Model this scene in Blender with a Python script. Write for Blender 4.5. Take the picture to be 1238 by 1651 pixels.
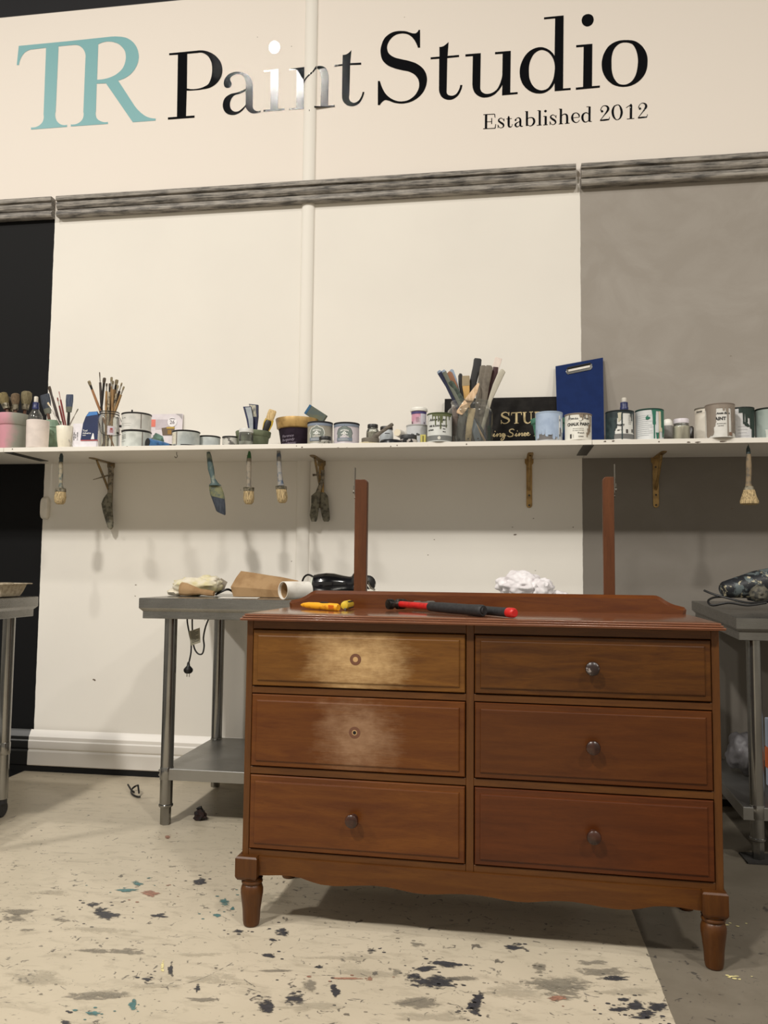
import bpy, bmesh, math, random
from mathutils import Vector, Matrix, noise
random.seed(11)
for _o in list(bpy.data.objects): bpy.data.objects.remove(_o)
D = bpy.data; SC = bpy.context.scene; COL = SC.collection
R = math.radians; sin, cos, pi = math.sin, math.cos, math.pi

# ---------------------------------------------------------------- camera
W, H, F = 1238, 1651, 1290.0
CAM = Vector((0, 0, 1.03)); YAW, PITCH, ROLL = R(8.41), R(4.17), R(0.58)
fwd = Vector((-sin(YAW)*cos(PITCH), cos(YAW)*cos(PITCH), sin(PITCH)))
r0 = Vector((cos(YAW), sin(YAW), 0)); u0 = r0.cross(fwd)
rgt = cos(ROLL)*r0 + sin(ROLL)*u0; up = -sin(ROLL)*r0 + cos(ROLL)*u0
cam_d = D.cameras.new('camera'); cam_d.sensor_fit = 'HORIZONTAL'; cam_d.sensor_width = 36; cam_d.lens = F/W*36
cam_d.clip_start = .05; cam_d.clip_end = 60
cam = D.objects.new('camera', cam_d); COL.objects.link(cam)
cam.matrix_world = Matrix(((rgt.x, up.x, -fwd.x, CAM.x), (rgt.y, up.y, -fwd.y, CAM.y), (rgt.z, up.z, -fwd.z, CAM.z), (0, 0, 0, 1)))
SC.camera = cam
def ray(px, py): return fwd + rgt*((px-W/2)/F) - up*((py-H/2)/F)
def at(px, py, y):                      # point of the photo on the upright plane at depth y
    d = ray(px, py); return CAM + d*(y/d.y)
def atz(px, py, z):                     # point of the photo on the level plane at height z
    d = ray(px, py); return CAM + d*((z-CAM.z)/d.z)

# ---------------------------------------------------------------- world, lamps, exposure
SC.view_settings.view_transform = 'Standard'; SC.view_settings.look = 'None'
SC.view_settings.gamma = 1; SC.view_settings.use_curve_mapping = False
SC.view_settings.exposure = 0.0
wd = D.worlds.new('room_air'); SC.world = wd; wd.use_nodes = True
wd.node_tree.nodes['Background'].inputs[0].default_value = (1.0, .90, .74, 1)
wd.node_tree.nodes['Background'].inputs[1].default_value = .40
def lamp(name, loc, power, size, col=(1, .955, .885)):     # round downlight
    l = D.lights.new(name, 'AREA'); l.shape = 'DISK'; l.size = size; l.energy = power; l.color = col
    o = D.objects.new(name, l); o.location = loc; COL.objects.link(o); return o
lamp('ceiling_lamp', (2.5, -1.7, 6.0), 205, .5)
lamp('ceiling_lamp', (-2.3, -1.75, 6.0), 330, .5)
lamp('ceiling_lamp', (-6.2, -1.2, 6.0), 330, .5)
lamp('ceiling_lamp', (5.6, -.6, 6.0), 150, .5)
lamp('ceiling_lamp', (-2.13, .45, 5.99), 75, .22)

# ---------------------------------------------------------------- colours and materials
def c(r, g=None, b=None):
    if g is None: g = b = r
    f = lambda v: ((v/255)/12.92 if v/255 <= .04045 else ((v/255+.055)/1.055)**2.4)
    return (f(r), f(g), f(b), 1)
class NT:
    def __init__(s, name):
        m = D.materials.new(name); m.use_nodes = True; s.m = m; s.t = m.node_tree; s.n = s.t.nodes
        s.p = s.n['Principled BSDF']; s.out = s.n['Material Output']
    def add(s, typ, **kw):
        n = s.n.new(typ)
        for k, v in kw.items(): setattr(n, k, v)
        return n
    def lk(s, a, b): s.t.links.new(a, b)
    def val(s, sock, v):
        if hasattr(v, 'is_output'): s.lk(v, sock)
        else: sock.default_value = v
    def math(s, op, a, b=0.0, cl=False):
        n = s.add('ShaderNodeMath', operation=op, use_clamp=cl); s.val(n.inputs[0], a); s.val(n.inputs[1], b); return n.outputs[0]
    def mix(s, f, a, b):
        n = s.add('ShaderNodeMix', data_type='RGBA'); s.val(n.inputs[0], f); s.val(n.inputs[6], a); s.val(n.inputs[7], b); return n.outputs[2]
    def coord(s, scale=(1, 1, 1), loc=(0, 0, 0)):
        t = s.add('ShaderNodeTexCoord'); mp = s.add('ShaderNodeMapping'); s.lk(t.outputs['Object'], mp.inputs[0])
        mp.inputs['Scale'].default_value = scale; mp.inputs['Location'].default_value = loc; return mp.outputs[0]
    def noise(s, vec, scale, detail=4, rough=.55, dist=0):
        n = s.add('ShaderNodeTexNoise'); s.lk(vec, n.inputs['Vector']); n.inputs['Scale'].default_value = scale
        n.inputs['Detail'].default_value = detail; n.inputs['Roughness'].default_value = rough; n.inputs['Distortion'].default_value = dist
        return n.outputs['Fac']
    def step(s, v, a, b):               # 0 below a, 1 above b
        n = s.add('ShaderNodeMapRange'); s.val(n.inputs[0], v); n.inputs[1].default_value = a; n.inputs[2].default_value = b; return n.outputs[0]
    def bump(s, h, strength=.3, dist=.002):
        b = s.add('ShaderNodeBump'); b.inputs['Strength'].default_value = strength; b.inputs['Distance'].default_value = dist
        s.lk(h, b.inputs['Height']); s.lk(b.outputs[0], s.p.inputs['Normal'])
    def fin(s, col=None, rough=.5, metal=0, coat=0, spec=.5):
        if col is not None: s.val(s.p.inputs['Base Color'], col)
        s.val(s.p.inputs['Roughness'], rough); s.val(s.p.inputs['Metallic'], metal)
        s.p.inputs['Coat Weight'].default_value = coat; s.p.inputs['Coat Roughness'].default_value = .15
        s.p.inputs['Specular IOR Level'].default_value = spec
        return s.m
_MC = {}
def mat(name, col, rough=.5, metal=0, col2=None, scale=25, lo=.45, hi=.6, stretch=(1, 1, 1), bump=0, coat=0, spec=.5, detail=4):
    if name in _MC: return _MC[name]
    n = NT(name); v = n.coord(stretch); f = n.noise(v, scale, detail)
    if col2 is None: col2 = tuple(x*.92 for x in col[:3])+(1,)
    k = n.mix(n.step(f, lo, hi), col, col2)
    if bump: n.bump(f, bump)
    _MC[name] = n.fin(k, rough, metal, coat, spec); return _MC[name]
def wood(name, c1, c2, along='x', rough=.38, coat=.03, patch=None, gs=1.0):
    n = NT(name)
    sc = {'x': (1.3, 11, 11), 'z': (11, 11, 1.3), 'y': (11, 1.3, 11)}[along]
    v = n.coord(tuple(a*gs for a in sc)); f = n.noise(v, 3.2, 7, .62, .7)
    fine = n.noise(n.coord(tuple(a*6 for a in sc)), 5, 3, .6)
    big = n.noise(n.coord((2, 3, 3)), 1.6, 3)
    k = n.mix(n.step(f, .33, .68), c1, c2)
    k = n.mix(n.math('MULTIPLY', n.step(fine, .5, .75), .35), k, tuple(x*.6 for x in c2[:3])+(1,))
    k = n.mix(n.math('MULTIPLY', n.step(big, .45, .7), .3), k, tuple(x*.75 for x in c1[:3])+(1,))
    rg = rough
    if patch:
        (px, pz, rx, rz, pc, amt) = patch
        t = n.add('ShaderNodeTexCoord'); sp = n.add('ShaderNodeSeparateXYZ'); n.lk(t.outputs['Object'], sp.inputs[0])
        dx = n.math('DIVIDE', n.math('SUBTRACT', sp.outputs[0], px), rx); dz = n.math('DIVIDE', n.math('SUBTRACT', sp.outputs[2], pz), rz)
        d = n.math('SQRT', n.math('ADD', n.math('POWER', n.math('ABSOLUTE', dx), 2.6), n.math('POWER', n.math('ABSOLUTE', dz), 2.6)))
        wob = n.noise(n.coord((7, 1, 13)), 1.6, 5, .6); wob2 = n.noise(n.coord((7, 1, 70)), 4, 4, .65); wob3 = n.noise(n.coord((16, 1, 24)), 2, 4, .6)
        d = n.math('ADD', d, n.math('ADD', n.math('MULTIPLY', n.math('SUBTRACT', wob, .5), 1.5), n.math('MULTIPLY', n.math('SUBTRACT', wob2, .5), .8)))
        mk = n.math('SUBTRACT', 1, n.step(d, .12, 1.12)); mk = n.math('MULTIPLY', n.math('POWER', n.math('MAXIMUM', mk, 0), 1.25), n.math('ADD', n.math('MULTIPLY', n.step(wob3, .38, .62), .3), .7))
        mk = n.math('MULTIPLY', mk, amt); k = n.mix(mk, k, pc)
        rg = n.math('ADD', n.math('MULTIPLY', mk, .35), rough)
    n.bump(fine, .05, .001)
    return n.fin(k, rg, 0, 0 if patch else coat, .5 if coat > .2 else .32)
def glass(name, tint=(.86, .88, .86, 1), rough=.05, dust=.055):
    n = NT(name); fr = n.add('ShaderNodeFresnel'); fr.inputs[0].default_value = 1.5
    tr = n.add('ShaderNodeBsdfTransparent'); tr.inputs[0].default_value = tint
    gl = n.add('ShaderNodeBsdfGlossy'); gl.inputs['Roughness'].default_value = rough
    mx = n.add('ShaderNodeMixShader'); n.lk(n.math('ADD', n.math('MULTIPLY', fr.outputs[0], 1.1), .05, True), mx.inputs[0]); n.lk(tr.outputs[0], mx.inputs[1]); n.lk(gl.outputs[0], mx.inputs[2])
    df = n.add('ShaderNodeBsdfDiffuse'); df.inputs[0].default_value = (.62, .62, .58, 1); m2 = n.add('ShaderNodeMixShader'); m2.inputs[0].default_value = dust   # a film of dust
    n.lk(mx.outputs[0], m2.inputs[1]); n.lk(df.outputs[0], m2.inputs[2]); n.lk(m2.outputs[0], n.out.inputs[0]); return n.m

# ---------------------------------------------------------------- mesh helpers
class MB:
    def __init__(s): s.v = []; s.f = []
    def add(s, vs, fs):
        o = len(s.v); s.v += [tuple(x) for x in vs]; s.f += [tuple(i+o for i in f) for f in fs]; return s
    def box(s, x0, x1, y0, y1, z0, z1, M=None):
        vs = [Vector(p) for p in ((x0,y0,z0),(x1,y0,z0),(x1,y1,z0),(x0,y1,z0),(x0,y0,z1),(x1,y0,z1),(x1,y1,z1),(x0,y1,z1))]
        if M is not None: vs = [M @ p for p in vs]
        return s.add(vs, ((3,2,1,0),(4,5,6,7),(0,1,5,4),(1,2,6,5),(2,3,7,6),(3,0,4,7)))
    def rings(s, rings, cap0=True, cap1=True, closed=True):   # loft through rings of equal length
        n = len(rings[0]); vs = [p for r in rings for p in r]; fs = []
        for i in range(len(rings)-1):
            for j in range(n if closed else n-1):
                k = (j+1) % n; fs.append((i*n+j, i*n+k, (i+1)*n+k, (i+1)*n+j))
        if cap0: fs.append(tuple(reversed(range(n))))
        if cap1: fs.append(tuple(range((len(rings)-1)*n, len(rings)*n)))
        return s.add(vs, fs)
    def lathe(s, prof, x=0, y=0, z=0, n=28, cap0=True, cap1=True, M=None, sx=1, sy=1):
        rs = [[Vector((x+r*sx*sin(2*pi*j/n), y-r*sy*cos(2*pi*j/n), z+h)) for j in range(n)] for r, h in prof]
        if M is not None: rs = [[M @ p for p in r] for r in rs]
        return s.rings(rs, cap0, cap1)
    def tube(s, pts, r, n=8, caps=True):
        pts = [Vector(p) for p in pts]; rr = r if isinstance(r, (list, tuple)) else [r]*len(pts); rs = []; a = None
        for i, p in enumerate(pts):
            t = (pts[min(i+1, len(pts)-1)]-pts[max(i-1, 0)]).normalized()
            if a is None: a = t.orthogonal().normalized()
            a = (a-t*a.dot(t)).normalized(); b = t.cross(a)
            rs.append([p+(a*cos(2*pi*j/n)+b*sin(2*pi*j/n))*rr[i] for j in range(n)])
        return s.rings(rs, caps, caps)
    def rod(s, p0, p1, secs, n=10, side=None):      # elliptical sections (t, rx, ry) along p0 -> p1
        p0, p1 = Vector(p0), Vector(p1); t = (p1-p0).normalized()
        a = Vector(side) if side else Vector((1, 0, 0)); a = (a-t*a.dot(t)).normalized(); b = t.cross(a)
        return s.rings([[p0.lerp(p1, q)+a*(rx*cos(2*pi*j/n))+b*(ry*sin(2*pi*j/n)) for j in range(n)] for q, rx, ry in secs])
    def prism(s, out, d0, d1, f):                   # outline extruded: f(u, v, d) -> point
        n = len(out)
        s.add([f(u, v, d0) for u, v in out]+[f(u, v, d1) for u, v in out],
              [tuple(range(n)), tuple(reversed(range(n, 2*n)))]+[(i, i+n, (i+1) % n+n, (i+1) % n) for i in range(n)]); return s
    def blob(s, cen, rad, sub=3, amp=.25, fr=2.0, seed=0, crease=0.0, flat=None):
        bm = bmesh.new(); bmesh.ops.create_icosphere(bm, subdivisions=sub, radius=1)
        off = Vector((seed*7.3, seed*3.1, seed*5.7)); cen = Vector(cen); vs = []
        for v in bm.verts:
            p = v.co.copy(); q = p*fr+off; d = noise.noise(q)*amp+noise.noise(q*2.3)*amp*.5
            if crease: d += (abs(noise.noise(q*1.7+Vector((9, 2, 4))))-.2)*crease+(abs(noise.noise(q*3.6))-.2)*crease*(.6 if crease > .45 else .18)
            p *= 1+d; p = Vector((p.x*rad[0], p.y*rad[1], p.z*rad[2]))+cen
            if flat is not None and p.z < flat: p.z = flat
            vs.append(p)
        bm.verts.index_update(); s.add(vs, [tuple(v.index for v in f.verts) for f in bm.faces]); bm.free(); return s
    def build(s, name, m, parent=None, label=None, origin=None, bevel=0, ang=38, smooth=True, world=False, kind=None):
        me = D.meshes.new(name); off = Vector((0, 0, 0))
        if world and parent is not None:
            pp = parent
            while pp is not None: off += pp.location; pp = pp.parent
        if origin is not None: off = Vector(origin)
        me.from_pydata([(x-off.x, y-off.y, z-off.z) for x, y, z in s.v], [], s.f)
        bm = bmesh.new(); bm.from_mesh(me); bmesh.ops.recalc_face_normals(bm, faces=bm.faces); bm.to_mesh(me); bm.free()
        if smooth:
            me.polygons.foreach_set('use_smooth', [True]*len(me.polygons)); me.set_sharp_from_angle(angle=R(ang))
        me.materials.append(m); o = D.objects.new(name, me); COL.objects.link(o)
        if parent is not None: o.parent = parent
        if origin is not None: o.location = origin
        if label: o['label'] = label
        if kind: o['kind'] = kind
        if bevel:
            b = o.modifiers.new('bevel', 'BEVEL'); b.width = bevel; b.segments = 2; b.limit_method = 'ANGLE'; b.angle_limit = R(40)
        return o
def tag(o, label, cat, group=None):
    o['label'] = label; o['category'] = cat
    if group: o['group'] = group
    return o
def thing(name, label, cat, loc=(0, 0, 0), rotz=0, group=None):
    o = D.objects.new(name, None); o.empty_display_size = .05; COL.objects.link(o)
    o.location = loc; o.rotation_euler = (0, 0, rotz); return tag(o, label, cat, group)
def struct(o): o['kind'] = 'structure'; return o
def conv(cu):                                        # curve datablock -> (verts, faces)
    o = D.objects.new('tmp', cu); COL.objects.link(o); dg = bpy.context.evaluated_depsgraph_get(); dg.update()
    me = D.meshes.new_from_object(o.evaluated_get(dg)); vs = [v.co.copy() for v in me.vertices]; fs = [tuple(p.vertices) for p in me.polygons]
    D.objects.remove(o); D.meshes.remove(me); D.curves.remove(cu); return vs, fs
def fill(contours):                                  # flat polygon with holes
    cu = D.curves.new('tmp', 'CURVE'); cu.dimensions = '2D'; cu.fill_mode = 'BOTH'
    for k in contours:
        sp = cu.splines.new('POLY'); sp.points.add(len(k)-1); sp.use_cyclic_u = True
        for p, q in zip(sp.points, k): p.co = (q[0], q[1], 0, 1)
    return conv(cu)
_TC = {}
def text(body, size, bold=0.0, shear=0.0, sx=1.0, align='CENTER'):
    key = (body, size, bold, shear, sx, align)
    if key not in _TC:
        cu = D.curves.new('tmp', 'FONT'); cu.body = body; cu.size = size; cu.offset = bold; cu.shear = shear; cu.align_x = align; cu.resolution_u = 3
        vs, fs = conv(cu); _TC[key] = ([Vector((v.x*sx, v.y, 0)) for v in vs], fs)
    return _TC[key]
def ribbon(mb, pts, f):                              # brush-stroke: pts (u, v, width), f maps (u, v) to a point
    n = len(pts); L = []; Rr = []
    for i in range(n):
        a = Vector(pts[max(i-1, 0)][:2]); b = Vector(pts[min(i+1, n-1)][:2]); t = (b-a).normalized(); nn = Vector((-t.y, t.x))*pts[i][2]/2; p = Vector(pts[i][:2])
        L.append(f(*(p+nn))); Rr.append(f(*(p-nn)))
    mb.add(L+Rr, [(i, i+1, n+i+1, n+i) for i in range(n-1)])
def smooth_path(pts, k=5):                           # Catmull-Rom through points of any length
    out = []; n = len(pts)
    for i in range(n-1):
        p = [pts[max(i-1, 0)], pts[i], pts[i+1], pts[min(i+2, n-1)]]
        for j in range(k):
            t = j/k; out.append(tuple(.5*((2*b)+(-a+cc)*t+(2*a-5*b+4*cc-d)*t*t+(-a+3*b-3*cc+d)*t**3) for a, b, cc, d in zip(*p)))
    out.append(tuple(pts[-1])); return out
# lettering outlines on the wall (x, z in half millimetres) and brush strokes (x, z, width in quarter millimetres)
GLYPHS=[
('t',["-5234,7750 -4645,7752 -4168,7758 -4148,7758 -4128,7757 -4107,7756 -4087,7753 -4067,7750 -4048,7747 -4029,7743 -4010,7738 -3991,7732 -3974,7725 -3952,7712 -3931,7697 -3911,7679 -3893,7660 -3878,7640 -3864,7618 -3853,7593 -3844,7568 -3838,7542 -3834,7517 -3834,7493 -3836,7469 -3840,7445 -3847,7422 -3856,7400 -3867,7379 -3880,7359 -3895,7341 -3912,7324 -3930,7309 -3953,7294 -3978,7280 -4004,7270 -4032,7262 -4059,7257 -3876,6981 -3865,6964 -3852,6947 -3839,6930 -3825,6914 -3810,6899 -3792,6881 -3772,6864 -3752,6848 -3731,6834 -3709,6823 -3692,6816 -3674,6811 -3656,6806 -3638,6803 -3620,6801 -3622,6779 -3876,6780 -4196,7237 -4303,7242 -4300,6933 -4303,6917 -4302,6899 -4298,6881 -4292,6863 -4282,6848 -4274,6840 -4265,6832 -4254,6825 -4243,6819 -4232,6814 -4218,6809 -4203,6805 -4187,6803 -4172,6803 -4158,6804 -4157,6782 -4582,6785 -4583,6808 -4565,6805 -4548,6805 -4530,6806 -4513,6810 -4498,6816 -4487,6821 -4477,6828 -4467,6836 -4459,6845 -4452,6854 -4445,6869 -4441,6885 -4439,6903 -4440,6921 -4444,6937 -4444,7535 -4443,7553 -4444,7573 -4448,7592 -4454,7611 -4463,7629 -4470,7641 -4479,7653 -4489,7664 -4500,7674 -4511,7683 -4523,7690 -4536,7695 -4550,7699 -4564,7702 -4577,7703 -4763,7703 -4765,6969 -4769,6949 -4769,6927 -4766,6904 -4759,6882 -4749,6862 -4741,6852 -4732,6841 -4722,6832 -4711,6823 -4700,6817 -4686,6811 -4671,6807 -4655,6805 -4640,6805 -4626,6807 -4625,6784 -5044,6784 -5046,6808 -5029,6806 -5011,6806 -4994,6808 -4977,6812 -4962,6818 -4952,6823 -4942,6830 -4933,6837 -4924,6845 -4917,6854 -4909,6869 -4904,6887 -4901,6907 -4902,6926 -4905,6945 -4909,7700 -5083,7695 -5099,7693 -5114,7689 -5129,7684 -5143,7677 -5156,7669 -5166,7660 -5175,7650 -5184,7639 -5191,7627 -5198,7615 -5205,7600 -5211,7583 -5216,7565 -5219,7548 -5221,7530 -5247,7532","-4302,7685 -4280,7694 -4256,7701 -4231,7705 -4205,7707 -4180,7705 -4156,7702 -4132,7696 -4108,7687 -4085,7677 -4064,7664 -4048,7651 -4033,7637 -4019,7621 -4007,7605 -3997,7588 -3991,7573 -3986,7557 -3983,7541 -3981,7525 -3980,7509 -3981,7484 -3985,7460 -3991,7436 -4000,7413 -4011,7392 -4024,7376 -4040,7360 -4057,7346 -4075,7333 -4094,7322 -4113,7314 -4132,7306 -4152,7300 -4173,7295 -4193,7291 -4214,7288 -4236,7286 -4257,7285 -4279,7285 -4301,7286"]),
('k',["-3493,7512 -3182,7514 -3171,7515 -3160,7515 -3148,7514 -3137,7513 -3126,7512 -3110,7509 -3095,7505 -3079,7500 -3064,7495 -3050,7488 -3034,7480 -3018,7471 -3002,7460 -2987,7449 -2974,7437 -2960,7422 -2947,7407 -2935,7391 -2924,7374 -2916,7357 -2909,7340 -2904,7323 -2900,7306 -2897,7288 -2897,7271 -2897,7256 -2899,7241 -2902,7226 -2906,7211 -2911,7198 -2919,7182 -2929,7167 -2940,7152 -2952,7139 -2965,7128 -2978,7118 -2993,7109 -3008,7101 -3023,7095 -3039,7090 -3052,7087 -3065,7085 -3078,7084 -3091,7083 -3104,7082 -3140,7079 -3176,7078 -3212,7078 -3248,7079 -3284,7082 -3284,6803 -3190,6802 -3189,6778 -3483,6779 -3484,6803 -3384,6803 -3394,7488 -3492,7491","-3290,7488 -3172,7488 -3163,7489 -3153,7489 -3144,7488 -3134,7487 -3125,7485 -3113,7480 -3100,7474 -3089,7467 -3078,7458 -3068,7450 -3056,7437 -3046,7423 -3037,7407 -3030,7391 -3023,7375 -3018,7359 -3015,7342 -3012,7324 -3011,7307 -3010,7290 -3010,7271 -3011,7252 -3013,7233 -3016,7215 -3020,7197 -3025,7184 -3029,7170 -3035,7157 -3041,7145 -3050,7134 -3059,7127 -3069,7120 -3081,7115 -3093,7110 -3105,7105 -3138,7096 -3174,7092 -3211,7092 -3248,7096 -3283,7106"]),
('k',["-2560,7048 -2558,6873 -2559,6864 -2559,6854 -2557,6844 -2554,6834 -2550,6826 -2546,6820 -2541,6815 -2535,6810 -2529,6805 -2523,6802 -2514,6798 -2503,6797 -2492,6797 -2481,6799 -2472,6803 -2472,6781 -2480,6779 -2488,6778 -2497,6777 -2505,6776 -2514,6775 -2527,6775 -2540,6775 -2553,6776 -2566,6779 -2578,6784 -2586,6789 -2594,6795 -2602,6802 -2609,6809 -2615,6817 -2620,6824 -2625,6831 -2629,6838 -2633,6845 -2637,6853 -2645,6841 -2655,6829 -2665,6818 -2677,6808 -2689,6800 -2699,6793 -2709,6788 -2720,6783 -2732,6779 -2743,6776 -2754,6775 -2765,6774 -2777,6775 -2788,6776 -2799,6779 -2810,6782 -2821,6787 -2832,6793 -2842,6800 -2850,6807 -2858,6816 -2865,6827 -2871,6838 -2876,6849 -2879,6861 -2882,6870 -2883,6879 -2884,6889 -2884,6898 -2883,6907 -2881,6921 -2878,6934 -2873,6947 -2867,6960 -2859,6970 -2850,6979 -2840,6987 -2828,6994 -2816,7000 -2804,7005 -2789,7010 -2772,7012 -2755,7014 -2738,7016 -2722,7019 -2705,7024 -2688,7030 -2671,7036 -2655,7043 -2639,7050 -2638,7096 -2638,7108 -2640,7121 -2642,7133 -2646,7146 -2651,7157 -2656,7167 -2662,7177 -2669,7186 -2676,7195 -2684,7202 -2691,7206 -2699,7210 -2706,7213 -2714,7215 -2722,7217 -2732,7218 -2743,7218 -2753,7216 -2763,7213 -2772,7209 -2781,7205 -2789,7200 -2797,7194 -2803,7187 -2807,7180 -2808,7175 -2809,7171 -2809,7166 -2809,7161 -2808,7156 -2806,7149 -2802,7141 -2798,7133 -2794,7126 -2792,7118 -2793,7111 -2794,7104 -2796,7098 -2798,7091 -2802,7086 -2806,7082 -2811,7079 -2817,7076 -2823,7075 -2829,7074 -2836,7074 -2843,7075 -2850,7077 -2856,7080 -2862,7084 -2868,7090 -2872,7098 -2875,7107 -2877,7116 -2879,7125 -2879,7135 -2878,7146 -2876,7156 -2873,7166 -2869,7175 -2863,7187 -2856,7197 -2848,7207 -2838,7216 -2828,7223 -2819,7229 -2808,7233 -2796,7237 -2785,7240 -2773,7242 -2759,7244 -2744,7244 -2729,7243 -2714,7241 -2699,7238 -2686,7235 -2672,7231 -2659,7225 -2646,7219 -2634,7212 -2622,7202 -2610,7191 -2599,7178 -2590,7165 -2582,7152 -2576,7139 -2572,7126 -2568,7112 -2565,7099 -2563,7085 -2562,7078 -2561,7070 -2561,7063 -2560,7055","-2639,7027 -2651,7021 -2664,7015 -2677,7010 -2690,7005 -2703,7000 -2716,6997 -2729,6994 -2743,6992 -2756,6988 -2767,6981 -2773,6976 -2779,6969 -2785,6962 -2790,6954 -2794,6946 -2798,6936 -2801,6926 -2804,6914 -2805,6903 -2805,6892 -2804,6881 -2803,6870 -2800,6859 -2796,6849 -2791,6840 -2785,6833 -2778,6826 -2770,6820 -2762,6815 -2753,6811 -2746,6809 -2739,6809 -2731,6809 -2724,6810 -2717,6811 -2706,6814 -2697,6820 -2688,6826 -2679,6833 -2671,6840 -2663,6847 -2656,6854 -2648,6862 -2642,6870 -2635,6879"]),
('k',["-2400,7478 -2400,7490 -2397,7502 -2393,7514 -2387,7525 -2380,7533 -2373,7538 -2365,7542 -2355,7545 -2346,7547 -2337,7547 -2328,7544 -2318,7540 -2309,7534 -2301,7527 -2294,7520 -2289,7512 -2284,7502 -2281,7492 -2280,7482 -2279,7473 -2279,7461 -2282,7448 -2286,7436 -2292,7426 -2299,7418 -2306,7413 -2315,7409 -2324,7405 -2333,7404 -2342,7404 -2351,7406 -2360,7410 -2368,7416 -2376,7423 -2383,7429 -2389,7438 -2394,7447 -2397,7458 -2399,7468","-2447,7233 -2290,7234 -2288,6806 -2215,6805 -2215,6785 -2442,6785 -2443,6805 -2370,6807 -2372,7216 -2446,7216"]),
('k',["-2172,7227 -2013,7228 -2015,7081 -2015,6782 -2169,6785 -2169,6802 -2095,6800 -2094,7211 -2172,7210"]),
('k',["-2018,7092 -2007,7092 -1999,7097 -1991,7104 -1983,7110 -1974,7117 -1965,7125 -1956,7133 -1946,7140 -1936,7148 -1926,7155 -1924,7134 -1932,7128 -1940,7123 -1948,7117 -1956,7111 -1963,7104 -1971,7098 -1978,7091 -1985,7085 -1991,7078 -1997,7071 -2001,7063 -2005,7054 -2009,7045 -2011,7036 -2012,7026"]),
('k',["-1922,7156 -1920,7161 -1917,7167 -1914,7172 -1911,7178 -1908,7184 -1904,7192 -1899,7200 -1895,7208 -1890,7217 -1885,7226 -1882,7199 -1885,7193 -1888,7187 -1892,7182 -1895,7177 -1898,7173 -1902,7166 -1906,7160 -1910,7153 -1914,7146 -1917,7140"]),
('k',["-2016,6799 -1944,6751 -1944,6733 -2015,6782"]),
('k',["-1878,7232 -1870,7233 -1862,7233 -1853,7233 -1844,7232 -1836,7230 -1826,7227 -1815,7222 -1805,7216 -1796,7210 -1788,7202 -1780,7191 -1773,7178 -1768,7164 -1764,7150 -1761,7135 -1759,7125 -1758,7114 -1757,7103 -1757,7092 -1757,7081 -1758,6798 -1686,6800 -1685,6780 -1897,6775 -1897,6793 -1893,6793 -1889,6793 -1885,6794 -1881,6794 -1876,6794 -1869,6795 -1861,6795 -1853,6796 -1845,6796 -1838,6796 -1834,7088 -1835,7101 -1836,7114 -1839,7127 -1842,7140 -1845,7153 -1848,7162 -1850,7170 -1853,7178 -1857,7186 -1862,7192 -1865,7195 -1869,7198 -1872,7201 -1876,7203 -1880,7205"]),
('k',["-1523,7373 -1534,7234 -1420,7229 -1419,7207 -1535,7213 -1538,6892 -1541,6881 -1541,6867 -1539,6852 -1534,6839 -1527,6828 -1522,6823 -1515,6818 -1509,6814 -1502,6810 -1495,6808 -1486,6807 -1476,6809 -1466,6812 -1457,6817 -1449,6822 -1441,6828 -1434,6835 -1428,6844 -1423,6853 -1418,6862 -1413,6872 -1409,6882 -1406,6893 -1403,6904 -1401,6916 -1383,6914 -1385,6903 -1387,6892 -1390,6881 -1394,6870 -1397,6860 -1403,6847 -1409,6833 -1416,6821 -1424,6809 -1433,6799 -1443,6791 -1455,6784 -1468,6778 -1481,6774 -1495,6772 -1507,6772 -1520,6773 -1533,6776 -1546,6780 -1557,6785 -1567,6792 -1576,6800 -1585,6809 -1593,6818 -1599,6828 -1605,6839 -1609,6851 -1612,6864 -1614,6876 -1614,6888 -1615,6909 -1615,7214 -1701,7209 -1701,7229 -1615,7230 -1613,7329 -1604,7328 -1595,7328 -1586,7329 -1578,7331 -1570,7334 -1564,7337 -1559,7340 -1554,7343 -1549,7347 -1544,7351 -1540,7355 -1535,7359 -1531,7364 -1527,7368"]),
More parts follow.
